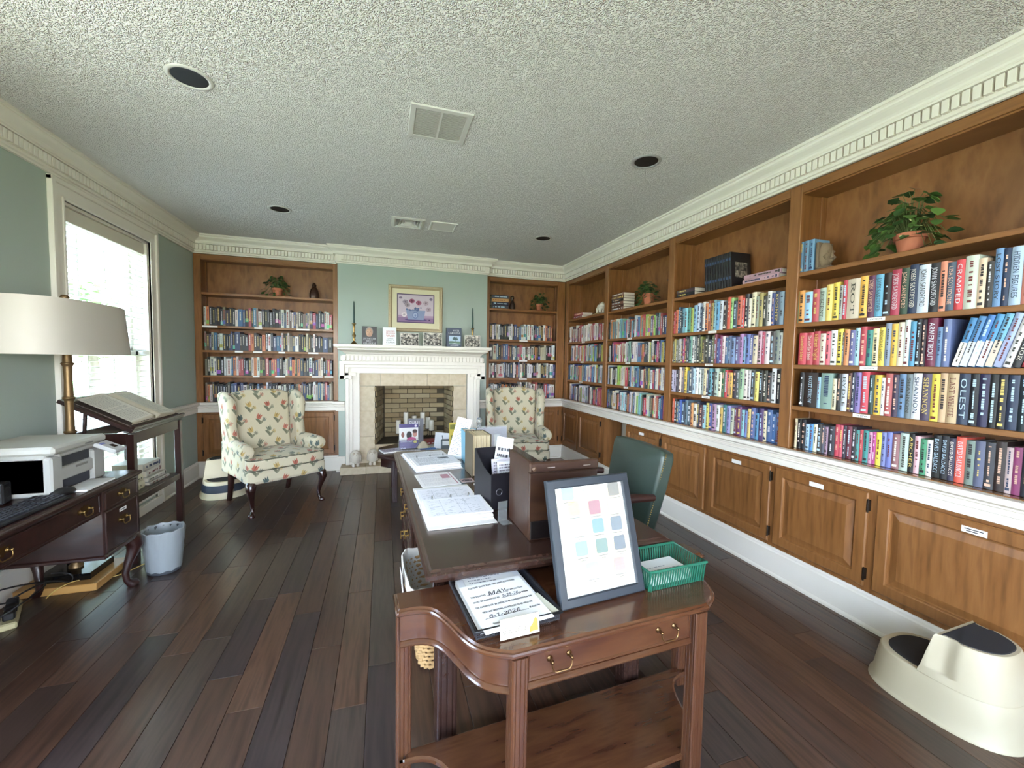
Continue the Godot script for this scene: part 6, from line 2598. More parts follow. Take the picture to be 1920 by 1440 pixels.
func build_side_table() -> void:
	# octagonal table by the hearth
	var o := thing("side_table", "dark octagonal side table covered with leaflets before the fireplace", "table", T(0.37, 0, -4.4))
	var oc := PackedVector2Array()
	for i in 8:
		oc.append(V2(0.455 * cos(TAU * (i + 0.5) / 8), 0.455 * sin(TAU * (i + 0.5) / 8)))
	var m := MB.new()
	m.at(UP)
	m.stack(oc, [V2(0.012, 0.412), V2(0.0, 0.42), V2(0.0, 0.436), V2(0.006, 0.442), V2(0.012, 0.45)])
	obj("table_top", m, MDARK, o)
	m = MB.new()
	m.at(UP)
	m.stack(oc, [V2(0.03, 0.33), V2(0.03, 0.415)])
	obj("apron", m, MDARK, o)
	for i in 4:
		var a := TAU * (i * 2 + 0.5) / 8 + PI / 8
		reeded_leg(o, V(0.37 * cos(a), 0, 0.37 * sin(a)), 0.05, 0.0, 0.4, MDARK)
	var y := 0.4508
	# standing leaflets
	o = thing("brochure_stand", "purple brochure with a group photo standing on the octagonal table", "brochure", T(0.26, y, -4.47, 0.04, -0.1))
	var im := Image.create(120, 160, false, Image.FORMAT_RGB8)
	im.fill(Color("dcd8d4"))
	im.fill_rect(Rect2i(0, 0, 120, 24), Color("3c2c6c"))
	im.fill_rect(Rect2i(0, 108, 120, 52), Color("4c3084"))
	disc(im, 104, 13, 8, 8, Color("d8d0dc"))
	disc(im, 22, 70, 10, 18, Color("7c4434"))
	disc(im, 62, 74, 17, 26, Color("241c1c"))
	disc(im, 98, 64, 14, 22, Color("b47c6c"))
	disc(im, 98, 48, 15, 12, Color("3c2420"))
	disc(im, 76, 104, 30, 18, Color("b03070"))
	im.fill_rect(Rect2i(0, 108, 120, 52), Color("4c3084"))
	disc(im, 100, 118, 12, 9, Color("c8b048"))
	for k in 5:
		im.fill_rect(Rect2i(8, 128 + k * 6, 80 - k * 6, 2), Color("9484b8"))
	m = MB.new()
	m.bx(-0.098, 0.098, 0, 0.255, -0.002, 0)
	obj("leaflet", m, MPAPER, o)
	textured_quad("print", o, 0.196, 0.255, T(0, 0.1275, 0.0008), picture(im, 0.4))
	lettering("Identity Theft", 0.016, mat("e4dcec", 0.5), o, T(-0.025, 0.071, 0.0015), true, 0.12)
	m = MB.new()
	m.bx(-0.11, 0.11, 0, 0.1, 0.004, 0.006)
	m.bx(-0.11, 0.11, 0, 0.003, -0.06, 0.04)
	obj("clear_stand", m, glass(), o)
	o = thing("brochure_stand", "grey leaflet lettered SHH standing behind the purple brochure", "brochure", T(0.335, y, -4.56, 0.02, -0.08))
	m = MB.new()
	m.bx(-0.085, 0.085, 0, 0.3, -0.002, 0)
	obj("leaflet", m, mat("6c6a70", 0.6), o)
	lettering("SHH!", 0.05, mat("e8e6e8", 0.6), o, T(-0.01, 0.245, 0.0006), false, 0.11)
	m = MB.new()
	m.bx(-0.07, 0.07, 0.0, 0.003, -0.07, 0.03)
	obj("clear_stand", m, glass(), o)
	# flat papers and a red book
	var lab := ["glossy magazine at the left edge of the octagonal table", "white papers before the purple brochure", "blue pamphlet on the octagonal table", "loose leaflets at the back of the octagonal table"]
	var spec := [[0.08, -4.36, 0.2, 0.15, 0.3], [0.29, -4.27, 0.24, 0.12, -0.1], [0.45, -4.32, 0.17, 0.13, 0.2], [0.55, -4.5, 0.15, 0.16, 0.6]]
	for k in 4:
		var e = spec[k]
		sheet("magazine" if k == 0 else "leaflet", lab[k], T(e[0], y, e[1], e[4]), e[2], e[3], 0.012, page_image(120, 90, 50 + k, ["b8b4c0", "dcdadc", "4c74b0", "c4c4c0"][k], ["4c2c3c", "6c6a70", "24447c", "54585c"][k], 0.1, 12, 6, 0.6), "leaflet", "leaflets on the octagonal table")
	flat_book(T(0.5, y, -4.66, 0.2), 0.22, 0.045, 0.15, "7c1c20", "dark red book lying at the back of the octagonal table", "", "", 91)
	o = thing("drawing_card", "white card with a feather drawing leaning at the right of the octagonal table", "card", T(0.585, y, -4.38, -0.1, -0.35, -0.1))
	m = MB.new()
	m.bx(-0.075, 0.075, 0, 0.17, -0.001, 0.001)
	obj("card", m, mat("d9dade", 0.7), o)
	m = MB.new()
	m.tube([V(0.0, 0.03, 0.002), V(0.01, 0.09, 0.002), V(0.0, 0.14, 0.002)], [0.0015, 0.003, 0.006], 6)
	obj("feather", m, mat("6c7078", 0.8), o)
	o = thing("desk_clock", "small grey clock with a pale face on the octagonal table", "clock", T(0.62, y, -4.27, -0.1))
	m = MB.new()
	m.bx(-0.05, 0.05, 0, 0.12, -0.02, 0.02, 0.008)
	obj("case", m, mat("5c6468", 0.4), o)
	m = MB.new()
	m.bx(-0.035, 0.035, 0.06, 0.105, 0.02, 0.021)
	obj("face", m, mat("d8d8d4", 0.5), o)
	o = thing("folded_cloth", "folded beige cloth beside the purple brochure", "cloth", T(0.41, y, -4.44, 0.3))
	m = MB.new()
	var rows := []
	for i in 9:
		var r := PackedVector3Array()
		for j in 9:
			var u := i / 8.0 - 0.5
			var v := j / 8.0 - 0.5
			r.append(V(u * 0.13, maxf(0.0, (0.07 * (1 - 4 * u * u) * (1 - 4 * v * v)) + 0.012 * sin(u * 30 + v * 14)) + 0.001, v * 0.1))
		rows.append(r)
	m.grid(rows, false)
	obj("cloth", m, mat("b8ac94", 0.95), o)
	o = thing("brochure_stand", "yellow and olive leaflet standing behind the tall notice card", "brochure", T(0.53, 0.7008, -3.12, 0.1, -0.06))
	m = MB.new()
	m.bx(-0.05, 0.05, 0, 0.215, -0.002, 0)
	obj("leaflet", m, mat("b9a548", 0.6), o)
	m = MB.new()
	m.bx(-0.045, 0.045, 0.165, 0.2, 0.0, 0.0008)
	m.bx(-0.04, 0.0, 0.06, 0.12, 0.0, 0.0008)
	obj("leaflet_print", m, mat("6c6c30", 0.6), o)
	m = MB.new()
	m.bx(-0.05, 0.05, 0.0, 0.003, -0.06, 0.03)
	obj("clear_stand", m, glass(), o)

# ---------------------------------------------------------------- things on the serving table
func build_table_things() -> void:
	var y := 0.6108
	# wire letter tray
	var o := thing("letter_tray", "black wire mesh letter tray on the serving table", "tray", T(0.365, y, -1.262, 0.09))
	var bk := mat("17171b", 0.45)
	var w := 0.272
	var d := 0.325
	var m := MB.new()
	for e in [[0.03, 0.005], [0.006, 0.003]]:
		var q: float = 0.0 if e[0] > 0.02 else 0.008
		m.tube([V(-w / 2 + q, e[0], d / 2 - q), V(w / 2 - q, e[0], d / 2 - q), V(w / 2 - q, e[0], -d / 2 + q), V(-w / 2 + q, e[0], -d / 2 + q), V(-w / 2 + q, e[0], d / 2 - q)], e[1], 6)
	obj("rim", m, bk, o)
	m = MB.new()
	for i in 46:
		var x := -w / 2 + 0.006 + i * (w - 0.012) / 45
		for s in [-1, 1]:
			m.bx(x - 0.0011, x + 0.0011, 0.004, 0.03, s * (d / 2 - 0.004) - 0.0006, s * (d / 2 - 0.004) + 0.0006)
		m.bx(x - 0.0009, x + 0.0009, 0.0035, 0.005, -d / 2 + 0.006, d / 2 - 0.006)
	for i in 54:
		var z := -d / 2 + 0.006 + i * (d - 0.012) / 53
		for s in [-1, 1]:
			m.bx(s * (w / 2 - 0.004) - 0.0006, s * (w / 2 - 0.004) + 0.0006, 0.004, 0.03, z - 0.0011, z + 0.0011)
	for k in 4:
		var yy := 0.009 + k * 0.006
		for s in [-1, 1]:
			m.bx(-w / 2 + 0.004, w / 2 - 0.004, yy - 0.0008, yy + 0.0008, s * (d / 2 - 0.004) - 0.0005, s * (d / 2 - 0.004) + 0.0005)
			m.bx(s * (w / 2 - 0.004) - 0.0005, s * (w / 2 - 0.004) + 0.0005, yy - 0.0008, yy + 0.0008, -d / 2 + 0.004, d / 2 - 0.004)
	obj("wire_mesh", m, mat("2c2c32", 0.5), o).set_meta("kind", "stuff")
	# papers in the tray
	var blank := Image.create(8, 8, false, Image.FORMAT_RGB8)
	blank.fill(Color("e4e1df"))
	sheet("paper_stack", "stack of application forms lying in the wire tray", T(0.362, y + 0.007, -1.255, 0.1), 0.225, 0.27, 0.02, blank, "paper")
	var tw := sheet("paper_sheet", "instruction sheet showing at the back of the wire tray", T(0.352, y + 0.0285, -1.33, 0.04), 0.178, 0.16, 0.002, page_image(190, 160, 84, "e6e2dc", "55525a", 0.1, 17, 4, 0.7), "paper")
	tw.set_meta("group", "papers in the wire tray")
	o = thing("paper_sheet", "notice sheet with handwritten MAY deadline on top of the tray", "paper", T(0.36, y + 0.0315, -1.215, 0.12), "papers in the wire tray")
	m = MB.new()
	m.bx(-0.108, 0.108, 0, 0.0016, -0.118, 0.135)
	obj("sheets", m, MPAPER, o)
	var lines := [["CUTOFF DATE FOR ARC APPLICATIONS", 0.0, -0.098, 0.0088, 0.165], ["THIS MONTH'S", -0.067, -0.046, 0.0075, 0.05], ["ARC APPLICATION", 0.058, -0.046, 0.0075, 0.06], ["MUST BE SUBMITTED BY", -0.048, -0.018, 0.0075, 0.088], ["@ NOON", 0.08, -0.018, 0.0075, 0.03], ["THE CUTOFF DATE, IN ORDER TO BE CONSIDERED FOR THE", 0.0, 0.012, 0.0075, 0.19], ["NEXT ARC MEETING, SCHEDULED TO BE HELD ON", 0.0, 0.04, 0.0075, 0.165], ["@ 6:00 PM", 0.078, 0.066, 0.0075, 0.036], ["THANK YOU, THE ELMS ARC COMMITTEE", 0.0, 0.1, 0.0075, 0.145]]
	for e in lines:
		lettering(e[0], e[3], MINK, o, T(e[1], 0.0022, e[2], 0, -PI / 2), false, e[4])
	for e in [["MAY", 0.0, -0.05, 0.02, 0.06], ["5-25-26", 0.035, -0.022, 0.014, 0.055], ["6-1-2026", -0.02, 0.064, 0.016, 0.1]]:
		lettering(e[0], e[3], mat("1c1c28", 0.8), o, T(e[1], 0.0022, e[2], 0, -PI / 2) * Transform3D(Basis(V(1, 0, 0), V(0.3, 1, 0), V(0, 0, 1)), Vector3()), false, e[4])
	m = MB.new()
	for e in [[-0.04, 0.035, -0.04], [0.0, 0.065, -0.0125], [-0.085, 0.055, 0.0715]]:
		m.bx(e[0], e[1], 0.0016, 0.0021, e[2], e[2] + 0.0008)
	obj("rule_line", m, MINK, o)
	m = MB.new()
	m.bx(-0.04, 0.03, 0, 0.001, -0.06, 0.06)
	tag(obj("folder_tab", m, mat("cfc9b4", 0.8), self, T(0.468, y + 0.0285, -1.165, 0.25)), "cream folder corner under the notice sheet", "folder")
	# label card clipped to the tray
	o = thing("label_card", "cream card lettered ARC applications clipped to the front of the tray", "sign", T(0.372, y + 0.003, -1.078, 0.07, -0.12))
	m = MB.new()
	m.bx(-0.06, 0.06, 0, 0.056, -0.0008, 0.0008)
	obj("card", m, mat("e6ddc2", 0.7), o)
	lettering("ARC applications", 0.017, mat("4c4440", 0.8), o, T(-0.017, 0.024, 0.0012), true, 0.072)
	m = MB.new()
	m.at(T(0.043, 0.006, 0.0012))
	m.prism(PackedVector2Array([V2(-0.014, 0), V2(0.013, 0.002), V2(0.012, 0.03), V2(0.006, 0.04), V2(0.0, 0.032), V2(-0.004, 0.022), V2(-0.012, 0.014)]), 0, 0.0005)
	obj("lion_emblem", m, mat("a8843c", 0.6), o)
	# framed colour chart
	var a := V(0.531, y, -1.159)
	var b := V(0.861, y, -1.194)
	var ang := atan2(-(b.z - a.z), b.x - a.x)
	var ft := T((a.x + b.x) / 2, y + 0.001, (a.z + b.z) / 2, ang, -0.3)
	o = thing("colour_chart", "black framed chart of approved paint colours leaning on the serving table", "framed chart", ft)
	var fw := 0.332
	var fh := 0.4
	m = MB.new()
	m.at(T(0, fh / 2, 0))
	m.rings(fw, fh, [V2(0, -0.012), V2(0, 0.006), V2(0.004, 0.01), V2(0.026, 0.01), V2(0.03, 0.006), V2(0.03, 0.0)])
	obj("frame", m, mat("2a2f36", 0.4), o)
	m = MB.new()
	m.bx(-0.05, 0.05, 0.0, 0.26, -0.016, -0.012)
	obj("easel_back", m, mat("1c1c1f", 0.7), o)
	m = MB.new()
	m.bx(-0.03, 0.03, -0.27, 0.0, -0.002, 0.002)
	obj("easel_leg", m, mat("1c1c1f", 0.7), o, T(0, 0.262, -0.014, 0, 0.62))
	textured_quad("mat_edge", o, fw - 0.06, fh - 0.06, T(0, fh / 2, 0.0008), mat("e6e2d6", 0.7))
	textured_quad("chart_paper", o, fw - 0.072, fh - 0.072, T(0, fh / 2, 0.0016), mat("cdb591", 0.7))
	var chips := [[-0.088, 0.352, "8c93a0"], [0.1, 0.348, "6c6054"], [-0.07, 0.3, "dcb878"], [0.012, 0.295, "96505c"], [0.09, 0.292, "cfa48a"], [-0.062, 0.238, "b4bccc"], [0.016, 0.234, "5c80a4"], [0.092, 0.232, "565f6c"], [-0.06, 0.17, "7c9c8c"], [0.02, 0.168, "5c7468"], [0.094, 0.168, "4a505c"], [-0.028, 0.1, "96a29c"], [0.08, 0.098, "b0746c"]]
	for e in chips:
		var sq := PackedVector2Array()
		for k in 4:
			for q in 4:
				var an := PI / 2 * k + PI / 2 * q / 3.0
				var cc: Vector2 = [V2(0.017, 0.017), V2(-0.017, 0.017), V2(-0.017, -0.017), V2(0.017, -0.017)][k]
				sq.append(cc + V2(cos(an), sin(an)) * 0.006)
		m = MB.new()
		m.prism(sq, 0, 0.0008)
		obj("colour_chip", m, mat(e[2], 0.6), o, T(e[0], e[1], 0.0016))
		m = MB.new()
		m.bx(-0.026, 0.026, -0.042, -0.025, 0, 0.0004)
		var nl := obj("name_label", m, mat("d9cdb4", 0.8), o, T(e[0], e[1], 0.0018))
		m = MB.new()
		var lx := -0.021
		while lx < 0.02:
			var ll := rng.randf_range(0.0015, 0.0032)
			m.bx(lx, lx + ll, -0.0322, -0.0288, 0.0004, 0.0006)
			if absf(lx) < 0.009:
				m.bx(lx, lx + ll, -0.0395, -0.0368, 0.0004, 0.0006)
			lx += ll + 0.0009
		obj("label_print", m, MINK, nl).set_meta("kind", "stuff")
	m = MB.new()
	m.bx(-0.045, 0.06, 0.328, 0.362, 0.0018, 0.0022)
	var tl := obj("title_label", m, mat("d9d2c6", 0.8), o)
	lettering("APPROVED COLORS FOR", 0.0068, MINK, tl, T(0.008, 0.353, 0.0026), true, 0.08)
	lettering("THE ELMS OF CHARLESTON", 0.0068, MINK, tl, T(0.008, 0.338, 0.0026), true, 0.092)
	m = MB.new()
	m.bx(-fw / 2 + 0.03, fw / 2 - 0.03, 0.03, fh - 0.03, 0.004, 0.0055)
	obj("glazing", m, glass(), o)
	# green plastic basket with slips
	o = thing("plastic_basket", "green plastic slotted basket of paper slips behind the colour chart", "basket", T(0.985, y, -1.262, 0.06))
	var gp := mat("1f5c48", 0.4)
	var bw := 0.25
	var bd := 0.17
	var bh := 0.072
	m = MB.new()
	m.bx(-bw / 2 + 0.012, bw / 2 - 0.012, 0, 0.003, -bd / 2 + 0.012, bd / 2 - 0.012)
	obj("base", m, gp, o)
	m = MB.new()
	m.tube([V(-bw / 2, bh, bd / 2), V(bw / 2, bh, bd / 2), V(bw / 2, bh, -bd / 2), V(-bw / 2, bh, -bd / 2), V(-bw / 2, bh, bd / 2)], 0.005, 8)
	obj("rim", m, gp, o)
	var ribm := MB.new()
	ribm.box(V(0, 0, 0), V(0.0062, bh, 0.0022))
	var rmesh := ribm.mesh()
	for s in [-1, 1]:
		for i in 23:
			var f := i / 22.0 - 0.5
			put("rib", rmesh, gp, o, T(f * (bw - 0.012), bh / 2, s * (bd / 2 - 0.006), 0, s * 0.14))
		for i in 15:
			var f := i / 14.0 - 0.5
			put("rib", rmesh, gp, o, Transform3D(Basis.from_euler(V(0, PI / 2, 0)) * Basis.from_euler(V(s * 0.14, 0, 0)), V(s * (bw / 2 - 0.006), bh / 2, f * (bd - 0.012))))
	sheet("paper_slips", "white paper slips lying in the green basket", T(0.975, y + 0.004, -1.262, 0.08), 0.19, 0.11, 0.03, page_image(160, 100, 88, "dcdad6", "77747a", 0.45, 18, 4, 0.6), "paper")

# ---------------------------------------------------------------- things along the window wall
func build_left_things() -> void:
	var L := left_t()
	var y := 0.7008
	# printer; local x = -z, z faces the room
	var o := thing("printer", "pale grey laser printer with a tilted control panel on the writing desk", "printer", L * T(0.395, y, -0.035))
	var pg := mat("a8a6a0", 0.5)
	var pd := mat("2c2e38", 0.4)
	var m := MB.new()
	var w := 0.4
	m.bx(-w / 2, w / 2, 0.012, 0.2, -0.17, 0.165, 0.012)
	m.bx(-w / 2, -w / 2 + 0.075, 0.0, 0.19, -0.16, 0.185, 0.008)
	m.bx(w / 2 - 0.1, w / 2, 0.0, 0.17, -0.16, 0.185, 0.008)
	m.bx(-w / 2 + 0.05, w / 2 - 0.08, 0.06, 0.125, 0.1, 0.18, 0.006)
	m.bx(-w / 2 + 0.05, w / 2 - 0.08, 0.18, 0.2, 0.1, 0.185, 0.006)
	obj("body", m, pg, o)
	m = MB.new()
	m.bx(-w / 2 - 0.002, w / 2 + 0.002, 0.2, 0.242, -0.17, 0.195, 0.012)
	obj("scanner_lid", m, mat("b4b1a8", 0.5), o)
	m = MB.new()
	m.bx(-w / 2 + 0.078, w / 2 - 0.103, 0.128, 0.178, 0.155, 0.168)
	obj("output_slot", m, pd, o)
	m = MB.new()
	m.bx(-w / 2 + 0.078, w / 2 - 0.103, 0.012, 0.058, 0.15, 0.168)
	obj("tray_slot", m, pd, o)
	m = MB.new()
	m.bx(-0.03, 0.06, 0.104, 0.114, 0.1805, 0.182, 0.0005)
	m.bx(0.02, 0.08, 0.214, 0.221, 0.1955, 0.1965, 0.0003)
	obj("badge", m, mat("77756f", 0.5), o)
	m = MB.new()
	m.bx(-0.052, 0.052, -0.012, 0.012, -0.02, 0.09, 0.006)
	var cp := obj("control_panel", m, mat("b9b8b8", 0.5), o, T(w / 2 - 0.045, 0.185, 0.2, 0, 0.45))
	m = MB.new()
	m.bx(-0.012, 0.02, 0.012, 0.0135, 0.03, 0.06)
	obj("display", m, mat("1c1a1c", 0.2), cp)
	m = MB.new()
	m.bx(-0.045, -0.005, 0.012, 0.0135, 0.0, 0.012)
	obj("button_strip", m, mat("7c84c8", 0.4), cp)
	var blank := Image.create(8, 8, false, Image.FORMAT_RGB8)
	blank.fill(Color("cfcdca"))
	sheet("paper_tray", "open paper tray with plain sheets in front of the printer", L * T(0.375, y + 0.001, 0.19, 0.0), 0.23, 0.11, 0.008, blank, "paper")
	# monitor edge, speaker, keyboard, mouse
	o = thing("computer_monitor", "thin computer monitor with a silver edge at the left frame border", "monitor", L * T(-0.26, y, -0.08, 0.3))
	m = MB.new()
	m.bx(-0.24, 0.24, 0.06, 0.38, -0.012, 0.012, 0.004)
	obj("bezel", m, mat("8c8c90", 0.35, 0.5), o)
	m = MB.new()
	m.bx(-0.228, 0.228, 0.075, 0.368, 0.012, 0.013)
	obj("screen", m, mat("0b0b10", 0.08), o)
	m = MB.new()
	m.lathe([V2(0.11, 0), V2(0.11, 0.008), V2(0.025, 0.014), V2(0.02, 0.1)], 20)
	obj("stand", m, mat("1a1a1c", 0.4), o, T(0, 0, -0.03))
	o = thing("desk_speaker", "small black speaker standing left of the printer", "speaker", L * T(0.145, y, -0.02, 0.2))
	m = MB.new()
	m.bx(-0.035, 0.035, 0, 0.095, -0.035, 0.035, 0.006)
	obj("case", m, mat("121214", 0.6), o)
	m = MB.new()
	m.at(T(0, 0.05, 0.035, 0, PI / 2))
	m.lathe([V2(0.026, 0), V2(0.02, 0.002), V2(0.001, -0.001)], 16)
	obj("cone", m, mat("1f1f22", 0.8), o)
	o = thing("keyboard", "black computer keyboard on the writing desk", "keyboard", L * T(-0.045, y, 0.155, -0.03))
	m = MB.new()
	m.bx(-0.22, 0.22, 0, 0.014, -0.075, 0.075, 0.004)
	obj("case", m, mat("17171a", 0.6), o)
	m = MB.new()
	m.box(V(0, 0, 0), V(0.0165, 0.007, 0.0165), 0.002)
	var km := m.mesh()
	for r in 6:
		for c in 22:
			if (c == 15 or c == 18) and r < 5:
				continue
			put("key", km, mat("24242a", 0.5), o, T(-0.206 + c * 0.0196, 0.0165, -0.058 + r * 0.0212))
	o = thing("computer_mouse", "black computer mouse before the printer", "mouse", L * T(0.235, y, 0.165, 1.2))
	m = MB.new()
	m.at(T(0, 0.0, 0))
	m.lathe([V2(0.03, 0), V2(0.032, 0.008), V2(0.028, 0.022), V2(0.015, 0.032), V2(0.001, 0.034)], 18, true, 1.0, 1.75)
	obj("body", m, mat("141416", 0.4), o)
	m = MB.new()
	m.at(T(0, 0.031, 0.02, 0, 0, PI / 2))
	m.lathe([V2(0.005, -0.003), V2(0.005, 0.003)], 10)
	obj("wheel", m, mat("33333a", 0.5), o)
	# open dictionary on the stand; local x along -z
	var ST := Transform3D(FL.basis, V(-1.745, 0, -3.65)) * T(0, 0.888, 0.187, 0, 0.5)
	o = thing("open_dictionary", "large open dictionary lying on the sloping stand", "book", ST * T(0.0, 0.0125, -0.205))
	m = MB.new()
	m.bx(-0.325, 0.325, 0, 0.005, -0.185, 0.17, 0.001)
	obj("cover", m, mat("4c4038", 0.6), o)
	var pim := [page_image(150, 180, 95, "cfc8ba", "8c867c", 0.05, 5, 2, 0.1), page_image(150, 180, 96, "cfc8ba", "8c867c", 0.05, 5, 2, 0.1)]
	for s in [-1, 1]:
		var rows := []
		for i in 11:
			var u := i / 10.0
			var hgt := 0.006 + 0.034 * (1.0 - pow(1.0 - minf(1.0, u * 5.0), 2)) * (1.0 - 0.55 * u) + (0.01 if s < 0 else 0.0) * (1 - u)
			var r := PackedVector3Array()
			r.append(V(s * u * 0.3, 0.005, 0.16))
			r.append(V(s * u * 0.3, hgt, 0.158))
			r.append(V(s * u * 0.3, hgt, -0.172))
			r.append(V(s * u * 0.3, 0.005, -0.174))
			rows.append(r)
		if s < 0:
			rows.reverse()
		m = MB.new()
		m.grid(rows, false)
		obj("page_block", m, mat("c4b8a2", 0.9), o)
		var strip := MB.new()
		for i in range(2, 10):
			var u0 := i / 10.0
			var u1 := (i + 1) / 10.0
			var h0 := 0.0066 + 0.034 * (1.0 - pow(1.0 - minf(1.0, u0 * 5.0), 2)) * (1.0 - 0.55 * u0) + (0.01 if s < 0 else 0.0) * (1 - u0)
			var h1 := 0.0066 + 0.034 * (1.0 - pow(1.0 - minf(1.0, u1 * 5.0), 2)) * (1.0 - 0.55 * u1) + (0.01 if s < 0 else 0.0) * (1 - u1)
			var b0 := strip.v.size()
			var a := [V(s * u0 * 0.3, h0, 0.15), V(s * u1 * 0.3, h1, 0.15), V(s * u1 * 0.3, h1, -0.165), V(s * u0 * 0.3, h0, -0.165)]
			if s < 0:
				a = [a[1], a[0], a[3], a[2]]
			strip.poly(a)
			for q in 4:
				var uu: float = (absf(strip.v[b0 + q].x) / 0.3 - 0.2) / 0.8
				strip.uv[b0 + q] = V2(uu if s > 0 else 1.0 - uu, (strip.v[b0 + q].z + 0.165) / 0.315)
		obj("print", strip, picture(pim[0 if s < 0 else 1], 0.9), o)
	m = MB.new()   # thumb notches along the fore-edge
	for k in 8:
		m.box(V(-0.19 + k * 0.018, 0.016, 0.16), V(0.008, 0.006, 0.003))
	obj("thumb_index", m, mat("2c2622", 0.9), o).set_meta("kind", "stuff")
	# books on the shelf of the stand
	var S2 := Transform3D(FL.basis, V(-1.745, 0.4425, -3.65))
	var fb := [[-0.17, 0.0, 0.0, 0.2, 0.05, 0.23, "c8c0a0", "thick cream book at the bottom of the stand's left pile"], [-0.17, 0.051, 0.0, 0.19, 0.045, 0.22, "d4cca8", "cream book on top of the stand's left pile"], [0.1, 0.0, 0.01, 0.26, 0.022, 0.25, "9a958c", "grey flat book at the bottom of the stand's right pile"], [0.1, 0.023, 0.0, 0.25, 0.03, 0.24, "b9b4a8", "second grey book of the stand's right pile"], [0.1, 0.054, -0.01, 0.23, 0.045, 0.21, "c4beb2", "third pale book of the stand's right pile"], [0.1, 0.1, -0.01, 0.22, 0.05, 0.2, "bdb8ac", "pale book on top of the stand's right pile"]]
	for k in fb.size():
		var e = fb[k]
		flat_book(S2 * T(e[0], e[1], e[2], 0.06 * sin(k * 2.0)), e[3], e[4], e[5], e[6], e[7], "books on the dictionary stand", "", 300 + k)
	# waste bin with a liner
	o = thing("waste_bin", "grey waste bin with a translucent liner under the desk corner", "bin", T(-1.355, 0, -3.17))
	m = MB.new()
	m.lathe([V2(0.085, 0), V2(0.088, 0.004), V2(0.106, 0.26), V2(0.11, 0.266), V2(0.106, 0.268), V2(0.103, 0.262), V2(0.084, 0.01), V2(0.001, 0.008)], 32)
	obj("bin", m, mat("3c3e42", 0.4), o)
	var bag := mat("b9bdc0", 0.35).duplicate()
	bag.transparency = BaseMaterial3D.TRANSPARENCY_ALPHA
	bag.albedo_color = Color(0.72, 0.74, 0.75, 0.55)
	m = MB.new()
	var rows := []
	for e in [[0.02, 0.0895], [0.08, 0.0945], [0.14, 0.102], [0.17, 0.1025], [0.19, 0.108], [0.23, 0.1095], [0.27, 0.113], [0.279, 0.11], [0.272, 0.103], [0.2, 0.092], [0.12, 0.08], [0.07, 0.05], [0.05, 0.01]]:
		var r := PackedVector3Array()
		for j in 48:
			var a := TAU * j / 48
			var f: float = e[1] * (1.0 + 0.016 * sin(j * 2.1 + e[0] * 30.0)) + 0.001
			r.append(V(cos(a) * f, e[0] + 0.004 * sin(j * 1.3), -sin(a) * f))
		rows.append(r)
	m.grid(rows, true)
	obj("liner", m, bag, o)
	# extension lead and cords behind the desk
	o = thing("power_strip", "beige power strip with plugs on the floor under the writing desk", "power strip", T(-1.86, 0, -2.78, 0.5))
	m = MB.new()
	m.bx(-0.03, 0.03, 0, 0.035, -0.14, 0.14, 0.006)
	obj("body", m, mat("c4b88c", 0.5), o)
	for k in 3:
		m = MB.new()
		m.bx(-0.022, 0.022, 0.035, 0.075, -0.1 + k * 0.08, -0.055 + k * 0.08, 0.006)
		obj("plug", m, mat("1a1a1c", 0.5), o)
	m = MB.new()
	var pts := []
	for i in 40:
		var a := i / 39.0
		pts.append(V(-1.86 + 0.12 * sin(a * 9.0), 0.05 + 0.09 * absf(sin(a * 7.5)), -2.72 - 0.26 * a + 0.08 * cos(a * 11.0)))
	m.tube(pts, 0.0045, 6)
	obj("cord", m, mat("141416", 0.5), o, o.transform.affine_inverse())
	m = MB.new()
	pts = []
	for i in 30:
		var a := i / 29.0
		pts.append(V(-1.82 + 0.42 * a, 0.006 + (0.05 * sin(PI * clampf(a * 3.0, 0, 1))), -2.95 - 0.42 * a + 0.03 * sin(a * 14.0)))
	m.tube(pts, 0.0035, 6)
	tag(obj("extension_cord", m, mat("c9a860", 0.5)), "tan extension cord running from the desk towards the bin", "cord")
